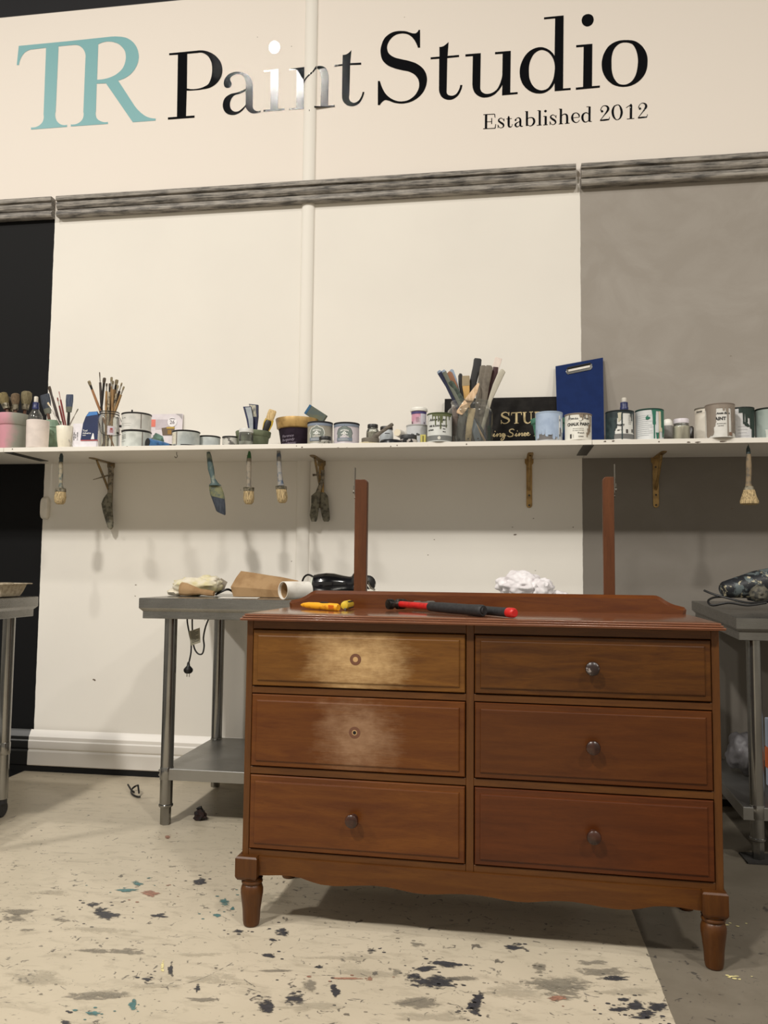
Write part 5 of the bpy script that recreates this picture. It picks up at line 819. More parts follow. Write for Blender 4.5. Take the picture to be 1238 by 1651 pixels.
for s_, dx in (('SUPER SEAL', .013), ('FIX 50', .021), ('3 x 2 BOND', .030)):
    vs, fs = text(s_, .0075, .0002); mb = MB(); mb.add([(xa+dx-.004-v.y, yb-.0008, (ZS+zt)/2+v.x) for v in vs], fs); mb.build('lettering', ink, t, world=True, smooth=False)
# ---------- mason jar of fine brushes
gl = glass('jar_glass'); xj, rj, hj = ext(158.5, 192, 661, 3.53)
yj = 3.53; t = thing('mason_jar', 'glass jar with wire bail crowded with fine artist brushes', 'jar', (xj, yj, ZS)); z0 = ZS+.0006
mb = MB(); mb.lathe([(rj*.9,0),(rj*.98,.004),(rj,.012),(rj,hj-.040),(rj*.96,hj-.028),(rj*.84,hj-.016),(rj*.82,hj-.002),(rj*.84,hj)], xj, yj, z0, n=40, cap1=False); mb.build('jar_glass', gl, t, world=True)
mb = MB()
for zz in (hj-.014, hj-.004): mb.tube([(xj+rj*.86*sin(a), yj-rj*.86*cos(a), z0+zz) for a in [2*pi*j/32 for j in range(33)]], .0018, 6)
mb.tube(smooth_path([(xj-rj*.7, yj-rj*.62, z0+hj-.012), (xj-.01, yj-rj*1.12, z0+.075), (xj+.03, yj-rj*1.15, z0+.056), (xj+.052, yj-rj*.9, z0+.056), (xj+.075, yj-rj*.5, z0+.066)], 6), .0013, 6); mb.tube(smooth_path([(xj+rj*.85, yj, z0+hj-.014), (xj+rj*1.25, yj-.01, z0+hj-.045), (xj+rj*1.5, yj-.01, z0+.088)], 4), .0012, 6); mb.build('bail_wire', wire_dk, t, world=True)
f = cyl(xj, yj, z0); decal(t, mat('jar_label', c(206, 198, 206), .6), lambda mb: patch(mb, f, rj+.0006, .35, 1.0, .062, .104), 'label'); decal(t, P_((160, 50, 50)), lambda mb: (patch(mb, f, rj+.0010, .55, .85, .080, .083), patch(mb, f, rj+.0010, .55, .85, .074, .077), patch(mb, f, rj+.0010, .58, .8, .086, .094)), 'print')
rnd = random.Random(9)
for nm_, cl_ in (('brown', (112, 84, 56)), ('cream', (196, 182, 154)), ('dark', (48, 42, 38))):
    def sm_(mb):
        for i in range(7): th = rnd.uniform(-1.25, .45); z_ = rnd.uniform(.004, .03); patch(mb, f, rj*.975, th, th+rnd.uniform(.05, .13), z_, z_+rnd.uniform(.03, .075), 3)
    decal(t, P_(cl_), sm_, 'paint_smear')
gb = 'fine brushes in the bail jar'; nat = mat('natural_wood', c(158, 124, 80), .5, col2=c(120, 92, 60), scale=20, stretch=(8, 8, 1)); hog = mat('hog_bristle', c(150, 138, 110), .85, col2=c(110, 98, 76), scale=40); dh = mat('dark_hair', c(70, 58, 46), .8); blf = mat('black_ferrule', c(50, 48, 46), .3, .7); spk = mat('spattered_handle', c(170, 156, 130), .5, col2=c(60, 56, 50), scale=70)
for hx, hy, bx, by, dy, w, lh, hm, fm, bm2, lb in (
    (143,614,161,661,-.01,.016,.026,mat('orange_wood', c(150,102,58),.45),blf,hog,'hog brush leaning far left in the bail jar'),
    (160.5,600,164,661,.02,.006,.03,dkw,dkw,dh,'thin dark stick-like brush, tallest in the bail jar'),
    (168.5,609,163,661,.0,.017,.028,blkp,blf,dh,'black flat brush leaning left of centre in the bail jar'),
    (172,618,171,661,-.015,.010,.016,nat,slv,dh,'small dark-tipped brush upright in the bail jar'),
    (180,608,177,661,.015,.013,.024,nat,slv,hog,'tan brush with silver ferrule at the centre of the bail jar'),
    (182,614,181,661,-.02,.012,.018,nat,slv,hog,'bright silver-ferruled brush at the front of the bail jar'),
    (177,618,175,661,-.02,.012,.02,spk,blf,dh,'dark spattered brush at the front of the bail jar'),
    (188.5,612,180,661,.01,.018,.028,nat,blf,hog,'wide tan flat brush right of centre in the bail jar'),
    (190,621,183,661,-.005,.012,.018,spk,slv,hog,'grey spattered brush behind the right side of the bail jar'),
    (196.5,617,184,661,.02,.009,.02,dkw,slv,hog,'slim dark-handled brush leaning right in the bail jar'),
    (200,623,186,661,-.01,.010,.02,nat,slv,hog,'slim natural brush leaning furthest right in the bail jar')):
    brushup(lb, hx, hy, bx, by, yj+dy*.6, w, lh, hm, fm, bm2, .0055, .6, gb, y2=yj+dy)
# ---------- grey-white tins
gw = lambda n, a=(198,202,196), b=(176,180,174), s=14: mat('grey_white_'+n, c(*a), .55, col2=c(*b), scale=s)
t1, b1, f1, r1, h1_ = tin('grey-white paint tin, lower of the stack of two right of the brush jar', 198, 242.5, 692.5, 3.54, gw('a'), dkm)
decal(t1, P_((120, 122, 116)), lambda mb: [lines(mb, f1, r1+.0006, -.95, -.35, .030, .070, 5, .0012, 2), lines(mb, f1, r1+.0006, -.8, -.3, .045, .060, 3, .003, 5)], 'print'); seam(t1, f1, r1, h1_, .85)
zb2 = ZS+.0005+h1_+.0006
t2, b2, f2, r2, h2_ = tin('grey-white paint tin, upper of the stack of two, wire handle at its left', 197, 242, 663.5, 3.54, gw('b', (202,200,194), (184,184,178)), dkm, zb=zb2)
seam(t2, f2, r2, h2_, .75); decal(t2, P_((120, 122, 116)), lambda mb: [patch(mb, f2, r2+.0006, -.75, -.62, .055, .059), patch(mb, f2, r2+.0006, -.5, -.38, .055, .059), lines(mb, f2, r2+.0006, -.9, .4, .02, .03, 2, .0008, 7)], 'print')
q = at(213, 661, 3.50); mb = MB(); mb.lathe([(.004,-.008),(.004,0),(.001,.0015)], q.x, q.y, q.z, n=10); mb.build('lid_knob', dkm, t2, world=True)
mb = MB(); mb.lathe([(.006,0),(.006,.008),(.004,.010)], n=12, M=Matrix.Translation(f2(r2, -1.05, .022)) @ Matrix.Rotation(-1.05, 4, 'Z') @ Matrix.Rotation(pi/2, 4, 'X')); mb.build('handle_lug', dkm, t2, world=True)
# leaflet against the wall, crumpled green foil, blue tube, lid
yl = 3.83; A, B_ = at(239, 700, yl), at(293, 700, yl); zt = at(290, 666.5, yl).z
t = thing('leaflet', 'white paint leaflet with a round 26 emblem propped against the wall', 'leaflet', ((A.x+B_.x)/2, yl, ZS))
def lf(u, v, d=0): return Vector((u, yl-.006+.010*(v-ZS)/.15-d, v))
mb = MB(); mb.add([lf(A.x, ZS+.001), lf(B_.x, ZS+.001), lf(B_.x, zt), lf(A.x, zt), lf(A.x, ZS+.001, -.002), lf(B_.x, ZS+.001, -.002), lf(B_.x, zt, -.002), lf(A.x, zt, -.002)], [(0,1,2,3),(7,6,5,4),(0,4,5,1),(1,5,6,2),(2,6,7,3),(3,7,4,0)]); sheet = mb.build('sheet', mat('lilac_paper', c(222, 214, 218), .6), t, world=True, smooth=False)
def lq(L, m, nm, d=.001):
    mb = MB(); mb.add([lf(at(a, 0, yl).x if False else at(a, b, yl).x, at(a, b, yl).z, d) for a, b in L], [tuple(range(len(L)))]); mb.build(nm, m, sheet, world=True, smooth=False)
lq([(242,676),(250,676),(250,688),(242,688)], P_((226, 120, 104)), 'colour_block'); lq([(250,676),(272,676),(272,692),(250,692)], P_((196, 186, 192)), 'colour_block'); lq([(260,690),(281,687),(281,702),(262,702)], P_((104, 86, 68)), 'colour_block', .0014); lq([(268,688),(281,688),(281,691),(268,691)], P_((186, 152, 60)), 'colour_block', .0018); lq([(270,693),(276,693),(276,700),(270,700)], P_((150, 112, 40)), 'colour_block', .0018)
lq([(277+7.5*cos(2*pi*j/20), 680+8*sin(2*pi*j/20)) for j in range(20)], P_((236, 232, 234)), 'emblem_disc', .002); lq([(282,666.7),(292.6,667),(292.6,676),(288,670)], P_((170, 164, 166)), 'corner_patch', .0012)  # white emblem disc, and a grey patch on the top right corner
vs, fs = text('26', .026, .0004); qq = at(277, 683.2, yl); mb = MB(); mb.add([lf(qq.x+v.x, qq.z+v.y, .0026) for v in vs], fs); mb.build('lettering', mat('grey_print', c(110, 100, 104), .6), sheet, world=True, smooth=False)
vs, fs = text('UNFOLD', .008, .0003); qq = at(277, 675.5, yl); mb = MB(); mb.add([lf(qq.x+v.x, qq.z+v.y-12*v.x*v.x, .0026) for v in vs], fs); mb.build('lettering', mat('grey_print', c(110, 100, 104), .6), sheet, world=True, smooth=False)
p = at(254, 697, 3.68); mb = MB(); mb.blob((p.x, p.y, ZS+.055), (.034, .025, .040), 3, .3, 2.2, 7, .6, flat=ZS+.03); tag(mb.build('crumpled_wrapper', mat('sea_green_film', c(140, 178, 164), .4, col2=c(84, 112, 104), scale=30), origin=(p.x, p.y, ZS+.03), ang=30), 'crumpled sea-green wrapper in front of the leaflet', 'wrapper')
xx, rr, hh = ext(240, 279, 700, 3.66); mb = MB(); mb.lathe([(rr*.98,0),(rr,.003),(rr,.022),(rr*.96,.029),(rr*.9,.030)], xx, 3.66, ZS+.0005, n=36); tag(mb.build('plastic_tub', mat('pale_lid', c(206, 206, 202), .45), origin=(xx, 3.66, ZS)), 'pale round plastic tub lying under the green wrapper', 'tub')
y_ = 3.475; a, b = at(237.5, 710.5, y_), at(277, 713, 3.58); a.z, b.z = ZS+.0215, ZS+.0150
t = thing('paint_tube', 'blue tube lying on the shelf with its black end to the left', 'tube', a.lerp(b, .5)-Vector((0, 0, .02))); blu = mat('blue_plastic', c(66, 118, 172), .4, col2=c(44, 84, 130), scale=40)
mb = MB(); mb.rod(a, b, [(0,.0215,.0205),(.1,.0215,.0205),(.6,.0185,.0185),(.85,.0150,.0150)], 22, side=(0, 0, 1)); mb.build('tube_body', blu, t, world=True)
mb = MB(); mb.rod(a+(a-b)*.01, a+(b-a)*.015, [(0,.0165,.0155),(.3,.0212,.0205),(1,.0217,.0207)], 22, side=(0, 0, 1)); mb.build('tube_end', mat('matt_black', c(14, 15, 18), .7), t, world=True)
mb = MB(); mb.rod(a.lerp(b, .84), a.lerp(b, 1.0), [(0,.0148,.0145),(1,.0140,.0140)], 16, side=(0, 0, 1)); mb.build('cap', blkp, t, world=True)
# ---------- three low tins
t, b, f, r, h = tin('squat grey tin with a paper label, left of the two other low tins', 279, 321.5, 692.5, 3.52, gw('c', (186,190,186), (150,156,154), 9), dkm)
decal(t, P_((214, 208, 190)), lambda mb: patch(mb, f, r+.0007, -1.45, -.42, .012, h-.010), 'label'); decal(t, P_((150, 142, 120)), lambda mb: lines(mb, f, r+.0011, -1.3, -.6, .02, h-.018, 6, .0012, 8), 'print'); seam(t, f, r, h, -.35, (96, 76, 62)); decal(t, P_((30, 30, 30)), lambda mb: (patch(mb, f, r+.0009, -1.4, -.42, .001, .008), patch(mb, f, r+.0009, .0, 1.2, .001, .009)), 'dark_foot')
tin('low pale grey tin, middle of three low tins', 320, 355, 701.5, 3.60, gw('d', (190,196,194), (168,174,174)), dkm)
sp3 = mat('splashed_grey', c(186, 184, 176), .6, col2=c(92, 88, 84), scale=34, lo=.54, hi=.6); tin('low splashed tin half hidden by the lidded jar', 359, 386, 702.5, 3.60, sp3, dkm)
# lidded jar
def jar(label, px0, px1, ptop, pneck, y, lidm, bodym, fillm=None, lidw=.92, name='jar', fill_h=.8, sh=.75):
    x, r, h = ext(px0, px1, ptop, y); z0 = ZS+.0006; hn = at((px0+px1)/2, pneck, y-r).z-z0
    t = thing(name, label, 'jar', (x, y, ZS))
    mb = MB(); mb.lathe([(r*.92,0),(r*.99,.004),(r,.010),(r,hn*sh),(r*.95,hn*(sh+.12)),(r*lidw*.93,hn*.97),(r*lidw*.92,hn+.004)], x, y, z0, n=32, cap1=False); mb.build('jar_body', bodym, t, world=True)
    mb = MB(); mb.lathe([(r*lidw,hn),(r*lidw*1.0,hn+.002),(r*lidw,h-.003),(r*lidw*.95,h),(.0001,h)], x, y, z0, n=32, cap1=False); mb.build('lid', lidm, t, world=True)
    if fillm: mb = MB(); mb.lathe([(r*.88,.004),(r*.95,.010),(r*.95,hn*fill_h)], x, y, z0, n=28); mb.build('contents', fillm, t, world=True)
    return t, cyl(x, y, z0), r, h
jar('small clear glass jar with a pale lid in front of the olive green pot', 385.5, 408, 690, 696, 3.50, mat('pale_lid', c(206, 206, 202), .45), gl, mat('cloudy_grey', c(186, 188, 180), .6, col2=c(220, 220, 212), scale=40), .98, fill_h=.35)
olv = mat('olive_green', c(110, 118, 94), .7, col2=c(96, 104, 82))
pot('olive green pot holding two scrapers and a brush', 381, 436, 386, 429, 692, 3.608, 9, olv, olv)
nv = mat('navy_splashed', c(36, 42, 78), .5, col2=c(30, 34, 60)); bg = mat('pale_blue_grey', c(166, 172, 176), .5, col2=c(150, 156, 162))
for lb, L, y in (('navy scraper with a pale blue-grey face, left in the olive pot', ((391.5,655.5,404.5,655), (397,676,408,675), (400,692,408,692)), 3.60), ('navy and cream streaked scraper behind it in the olive pot', ((401,651,416,652.5), (406,672,416,672), (407,690,414,690)), 3.62)):
    p = at(L[2][0], L[2][1], y); t = thing('paint_scraper', lb, 'scraper', p); mb = MB()
    for o0, o1, m, nm, d0, d1 in ((0, 1, nv, 'handle', 0, .012), (.3 if y < 3.61 else .1, 1 if y < 3.61 else .75, bg if y < 3.61 else mat('cream_streak', c(206, 200, 176), .5, col2=c(120, 122, 120), scale=30, stretch=(10, 1, 1)), 'paint_coat', -.0012, 0)):
        mb = MB(); rs = []
        LL = L if nm == 'handle' else [(l[0], l[1]+(1.5 if i == 0 else 0), l[2], l[3]+(1.5 if i == 0 else 0)) for i, l in enumerate(L[:3 if y < 3.61 else 2])]
        for l in LL:
            A, B_ = at(l[0], l[1], y), at(l[2], l[3], y); a, b = A.lerp(B_, o0), A.lerp(B_, o1); rs.append([a+Vector((0, d0, 0)), b+Vector((0, d0, 0)), b+Vector((0, d1, 0)), a+Vector((0, d1, 0))])
        if nm == 'handle': A = rs[-1]; rs.append([v+Vector((0, 0, -.05)) for v in A])
        mb.rings(rs); mb.build(nm, m, t, world=True, bevel=.0015 if nm == 'handle' else 0)
p0, p1 = at(424, 706, 3.595), at(440, 661, 3.595); yl2 = mat('yellow_edge', c(196, 166, 62), .4)
stick('paint_brush', 'tan brush with a black and yellow handle leaning right in the olive pot', 'brush', p0, p1, [('handle', blkp, [(0,.012,.008),(.3,.017,.009),(.5,.020,.010),(.62,.016,.008)]), ('yellow_trim', yl2, [(.28,.0185,.0055),(.5,.0235,.006),(.66,.0215,.006)]), ('bristles', mat('clean_bristle', c(206, 180, 130), .8, col2=c(170, 142, 98), scale=30, stretch=(14, 14, 1), bump=.2), [(.64,.019,.008),(.85,.0205,.009),(.97,.0195,.007),(1,.015,.004)])])
# ---------- purple pot with gold rim
gold = mat('gold_paint', c(176, 144, 88), .42, .45, col2=c(140, 112, 66), scale=18); pur = mat('dark_aubergine', c(42, 32, 44), .85, col2=c(35, 26, 36), spec=.2)
t, b, f, r, h, xp = pot('aubergine pot with a gold rim and chalked handwriting', 445, 513.5, 456, 503, 670.5, 3.672, 17, pur, gold, flare=.93)
ch = mat('chalk_writing', c(150, 140, 156), .8)
for s_, zz in (('Florence', .058), ('Burgundy', .041), ('Napoleonic', .024), ('Old Violet', .008)):
    vf = text(s_, .017, 0, .35); rb_ = lambda z: (at(503, 700, 3.672).x-at(456, 700, 3.672).x)/2; r0_ = rb_(0)
    mb = MB(); k = (r*.93-r0_)/h
    vs = [f(r0_+k*max(0, zz+v.y)+.0012, -.10+(v.x)/.075-.25, zz+v.y+v.x*.06) for v in vf[0]]; mb.add(vs, vf[1]); mb.build('handwriting', ch, b, world=True, smooth=False)
cs = [at(502.5, 654, 3.665), at(526.5, 669.5, 3.665), at(521, 678, 3.665), at(493, 672, 3.665)]; cen = (cs[0]+cs[1]+cs[2]+cs[3])/4
t = thing('sanding_block', 'dark grey sanding block with a blue edge resting in the gold-rimmed pot', 'sanding block', cen)
u_ = (cs[1]-cs[0]); v_ = Vector((-u_.z, 0, u_.x)).normalized()*-.050; O = cs[0]
mb = MB(); vv = [O, O+u_, O+u_+v_, O+v_]; mb.add(vv+[p+Vector((0, .026, 0)) for p in vv], [(0,1,2,3),(7,6,5,4),(0,4,5,1),(1,5,6,2),(2,6,7,3),(3,7,4,0)]); mb.build('grit_pad', mat('grey_grit', c(88, 98, 94), .9, col2=c(104, 106, 84), scale=20), t, world=True, bevel=.001)
e_ = u_.normalized()*-.012; vv = [O-u_.normalized()*.0005, O+e_, O+e_+v_, O-u_.normalized()*.0005+v_]; mb = MB(); mb.add(vv+[p+Vector((0, .026, 0)) for p in vv], [(0,1,2,3),(7,6,5,4),(0,4,5,1),(1,5,6,2),(2,6,7,3),(3,7,4,0)]); mb.build('foam_edge', mat('blue_foam', c(40, 92, 130), .7), t, world=True)
# ---------- two shield-label tins
def shield(f, r, zc, k=1.0):
    pts = [(-.030,-.024),(-.030,-.004),(-.033,0),(-.030,.012),(-.024,.022),(-.012,.026),(0,.034),(.012,.026),(.024,.022),(.030,.012),(.033,0),(.030,-.004),(.030,-.024)]
    return lambda s: [(s*k*u, s*k*v) for u, v in pts]
def flat_on(mb, f, r, out, zc, th=0.0):              # outline wrapped on the tin, cut into strips by a fan about its middle
    cx0 = sum(p[0] for p in out)/len(out); cz0 = sum(p[1] for p in out)/len(out); n = len(out); mid = [((p[0]+cx0)/2, (p[1]+cz0)/2) for p in out]
    g = lambda u, v: f(r, th+u/r, zc+v); vs = [g(*p) for p in out]+[g(*p) for p in mid]+[g(cx0, cz0)]
    mb.add(vs, [(i, (i+1) % n, n+(i+1) % n, n+i) for i in range(n)]+[(n+i, n+(i+1) % n, 2*n) for i in range(n)])
for i, (px0, px1, pt, lb, col, col2, y) in enumerate(((495.5, 536.5, 678.5, 'greige tin with a white-outlined shield label, black lid', (150,146,132), (140,136,124), 3.555), (538, 579.5, 680, 'pale lilac tin with a grey shield label, black lid', (200,192,198), (190,182,188), 3.555))):
    t, b, f, r, h = tin(lb, px0, px1, pt, y, P_(col, .45, col2=c(*col2)), mat('black_lid', c(30, 30, 34), .4), rimh=.005)
    decal(t, P_((124, 134, 150)), lambda mb: patch(mb, f, r+.0008, -1.5, 1.5, h-.020, h-.008, 24), 'blue_band')
    S_ = shield(f, r, 0, 1.18); th = -.05 if i == 0 else .02; zc = h*.5
    decal(t, P_((214, 216, 210)) if i == 0 else P_((96, 104, 102)), lambda mb: flat_on(mb, f, r+.0008, S_(1.0), zc, th), 'label'); decal(t, P_((128, 134, 126)) if i == 0 else P_((118, 128, 124)), lambda mb: flat_on(mb, f, r+.0012, S_(.90), zc, th), 'shield_field')
    def emb(mb):
        for a in range(5): flat_on(mb, f, r+.0018, [(.0055*cos(a*1.2566+1.57)+.0042*cos(q*1.05), .006+.0055*sin(a*1.2566+1.57)+.0042*sin(q*1.05)) for q in range(6)], zc-.004, th)
        for s2 in (-1, 1): flat_on(mb, f, r+.0017, [(s2*.005, .003), (s2*.012, .006), (s2*.017, .003), (s2*.012, .0005)], zc-.004, th)
    decal(t, P_((222, 224, 220)), emb, 'emblem')
    vf = text('ARTISAN', .0095, .0005); mb = MB(); mb.add([f(r+.0018, th+v.x/r, zc+.0125+v.y-9*v.x*v.x) for v in vf[0]], vf[1]); mb.build('lettering', P_((222, 224, 220)), t, world=True, smooth=False)
    vf = text('CHALK ENAMEL', .0055, .0003); mb = MB(); mb.add([f(r+.0018, th+v.x/r, zc-.0145+v.y) for v in vf[0]], vf[1]); mb.build('lettering', P_((222, 224, 220)), t, world=True, smooth=False)
    decal(t, P_((112, 124, 138)), lambda mb: (patch(mb, f, r+.0020, th-.62, th+.62, zc-.034, zc-.019), ), 'banner'); decal(t, P_((206, 204, 200)), lambda mb: (patch(mb, f, r+.0012, th-.55, th+.55, .006, .012), lines(mb, f, r+.0024, th-.5, th+.5, zc-.029, zc-.024, 2, .0014, 3)), 'print')
jar('tiny jar with a black lid in front of the greige shield tin', 514.5, 534, 703, 708.5, 3.462, blkp, mat('grey_glass_paint', c(160, 158, 150), .35, col2=c(66, 64, 62), scale=70, lo=.56, hi=.62), None, .98)
jar('rippled glass jar with a black lid behind the grey stick', 590.5, 611, 683, 688.5, 3.62, blkp, gl, mat('cloudy_cream', c(206, 200, 182), .6, col2=c(170, 164, 146), scale=60), .82, fill_h=.8)
# cream-rimmed tin lid and the stick across it
xx, rr, hh = ext(583, 611.5, 705, 3.50); t = thing('lid_of_paint', 'upturned tin lid with a cream paint crust, a grey stick lying across it', 'lid', (xx, 3.50, ZS)); z0 = ZS+.0005
mb = MB(); mb.lathe([(rr*.98,.008),(rr,.010),(rr,hh-.001),(rr*.97,hh),(rr*.93,hh-.004),(.0001,hh-.006)], xx, 3.50, z0, n=32, cap1=False); mb.build('lid_ring', mat('grey_lid_metal', c(120, 114, 104), .5, .3), t, world=True)
mb = MB(); mb.blob((xx-.006, 3.50, z0+.005), (rr*1.18, rr*1.0, .008), 3, .2, 3, 4, 0, flat=z0); mb.build('paint_crust', mat('cream_crust', c(216, 204, 170), .7, col2=c(150, 140, 110), scale=60, lo=.58, hi=.64), t, world=True)
a, b = at(599, 707.5, 3.475), at(633.5, 683.5, 3.50); stick('paint_stick', 'grey weathered stirring stick leaning up to the right between small jars', 'stick', a, b, [('blade', mat('weathered_wood', c(112, 104, 94), .8, col2=c(84, 78, 70), scale=30, stretch=(1, 1, 6)), [(0,.004,.003),(.1,.011,.004),(.35,.009,.004),(.45,.0075,.004),(.95,.0085,.004),(1,.006,.003)])], side=(0, 0, 1))
t, f, r, h = jar('grey-white jar with a black lid, right of the rippled glass jar', 612, 634, 686.5, 691.5, 3.58, blkp, mat('grey_white_plastic2', c(176, 182, 186), .4), None, .92)
decal(t, ink, lambda mb: (patch(mb, f, r+.001, -.1, .6, h*.62, h*.65), patch(mb, f, r+.001, -1.5, 1.5, .001, .018)), 'print')
# dark lidded tub lying low, white paper cone
a, b = at(640.5, 697.5, 3.50), at(656, 703, 3.62); t = thing('paper_cone', 'white rolled paper lying with its open end to the front', 'paper', a.lerp(b, .5)-Vector((0, 0, .02)))
mb = MB(); mb.rod(a, b, [(0,.0165,.0165),(1,.024,.022)], 24); mb.build('roll', whp, t, world=True); mb = MB(); mb.rod(a-Vector((.0003, .002, 0)), a+(b-a)*.01, [(0,.0155,.0155),(1,.016,.016)], 24); mb.build('roll_end', mat('cream_paper_end', c(224, 214, 192), .8), t, world=True)
xx, rr, hh = ext(609, 648, 706, 3.52); mb = MB(); mb.lathe([(rr*.95,0),(rr,.002),(rr*.98,.012),(rr*.8,.026),(rr*.6,hh)], xx, 3.545, ZS+.0005, n=28); tag(mb.build('dark_dish', mat('glossy_dark', c(30, 32, 36), .3), origin=(xx, 3.545, ZS)), 'dark shallow dish under the white paper roll', 'dish')
t, f, r, h = jar('squat black-lidded jar with paint-blotched sides in front of the small white tin', 644, 673, 700, 706.5, 3.475, mat('worn_black_lid', c(44, 44, 46), .5), mat('blotched_black', c(34, 34, 36), .4, col2=c(196, 190, 186), scale=46, lo=.52, hi=.57), None, .93)
# small white tin with pink tub on top
t, b, f, r, h = tin('small grey-white tin with the pink tub standing on it', 654.5, 690.5, 683.5, 3.58, gw('e', (196,198,200), (186,188,190)), P_((170, 170, 168), .4))
vf = text('An  Slo', .014, .0006, .3); mb = MB(); mb.add([f(r+.0012, -.1+v.x/r, .046+v.y) for v in vf[0]], vf[1]); mb.build('lettering', ink, t, world=True, smooth=False)
zt_ = ZS+.0005+h-.004+.0006; xx, rr, hh = ext(661, 689, 655.5, 3.58, zt_)
t = thing('plastic_tub', 'pink and navy plastic tub with a white lid on top of the small tin', 'tub', (xx, 3.58, zt_)); f = cyl(xx, 3.58, zt_); rbd = rr*.86
mb = MB(); mb.lathe([(rbd*.93,0),(rbd*.94,.002),(rbd,hh-.016)], xx, 3.58, zt_, n=36); mb.build('tub_body', mat('pink_white_wrap', c(206, 150, 172), .4, col2=c(214, 196, 204), scale=12), t, world=True)
mb = MB(); mb.lathe([(rr*.94,hh-.018),(rr,hh-.016),(rr,hh-.007),(rr*.95,hh-.005),(rr*.93,hh-.001),(rr*.9,hh),(.0001,hh)], xx, 3.58, zt_, n=36, cap1=False); mb.build('lid', mat('white_lid', c(234, 232, 224), .35), t, world=True)
decal(t, P_((66, 58, 112)), lambda mb: patch(mb, f, rbd+.0009, -1.4, 1.5, hh-.030, hh-.019, 20), 'navy_band'); decal(t, P_((206, 204, 214)), lambda mb: patch(mb, f, rbd+.0006, .35, 1.5, .004, hh-.030), 'label'); decal(t, P_((96, 70, 84)), lambda mb: (lines(mb, f, rbd+.0012, -.3, .3, .018, .036, 4, .0014, 3), patch(mb, f, rbd+.0012, -1.05, -.85, .006, .020), patch(mb, f, rbd+.0012, .8, .95, .004, .016)), 'print')
mb = MB(); q0, q1 = at(678, 700, 3.49), at(687, 700, 3.49); mb.box(q0.x, q1.x, 3.475, 3.50, ZS+.0005, at(682, 700.5, 3.475).z)
t = tag(mb.build('yellow_packet', mat('yellow_green_pack', c(190, 180, 96), .5), origin=((q0.x+q1.x)/2, 3.49, ZS), bevel=.002), 'narrow yellow-green packet between the blotched jar and the olive-dripped tin', 'packet')
mb = MB(); xm_ = (q0.x+q1.x)/2; mb.box(xm_-.002, xm_+.002, 3.4735, 3.4752, ZS+.001, ZS+.034); mb.build('dark_stripe', P_((90, 84, 40)), t, world=True)
# ---------- olive-dripped tin
t, b, f, r, h = tin('white tin with olive green drips, left of the big glass jar', 688, 729, 664.5, 3.482, gw('f', (204,206,202), (196,198,194)), P_((74, 84, 52), .5))
decal(t, P_((122, 124, 122)), lambda mb: patch(mb, f, r+.0006, -1.5, 1.5, .004, .028, 24), 'foot_band')
def fd(mb):
    for a in range(5): flat_on(mb, f, r+.0012, [(.004*cos(a*1.2566+1.57)+.0036*cos(q*1.05), .004*sin(a*1.2566+1.57)+.0046*sin(q*1.05)) for q in range(6)], .016, .05)
decal(t, P_((220, 218, 208)), fd, 'emblem')
for s_, th, zz, sz, shr in (('Annie Sloan', -.12, .092, .016, .35), ('NIE SLOAN PAINT', -.05, .066, .0105, 0), ('soft finish', -.7, .050, .008, 0), ('Pure', .45, .054, .006, 0), ('100 ml', .45, .042, .005, 0)):
    vf = text(s_, sz, .0004, shr); mb = MB(); mb.add([f(r+.0012, th+v.x/r, zz+v.y) for v in vf[0]], vf[1]); mb.build('lettering', ink, t, world=True, smooth=False)
og = mat('olive_paint', c(92, 98, 62), .4)
def od(mb):
    patch(mb, f, r+.0016, -.55, 1.2, h-.016, h-.007)
    for th, w, ln in ((-.25,.05,.045),(-.02,.05,.030),(.16,.06,.062),(.28,.05,.035),(.62,.04,.055),(-.5,.04,.022),(.95,.05,.02)): drip(mb, f, r+.0016, th, w, h-.010, h-.012-ln)
decal(t, og, od, 'paint_drip')
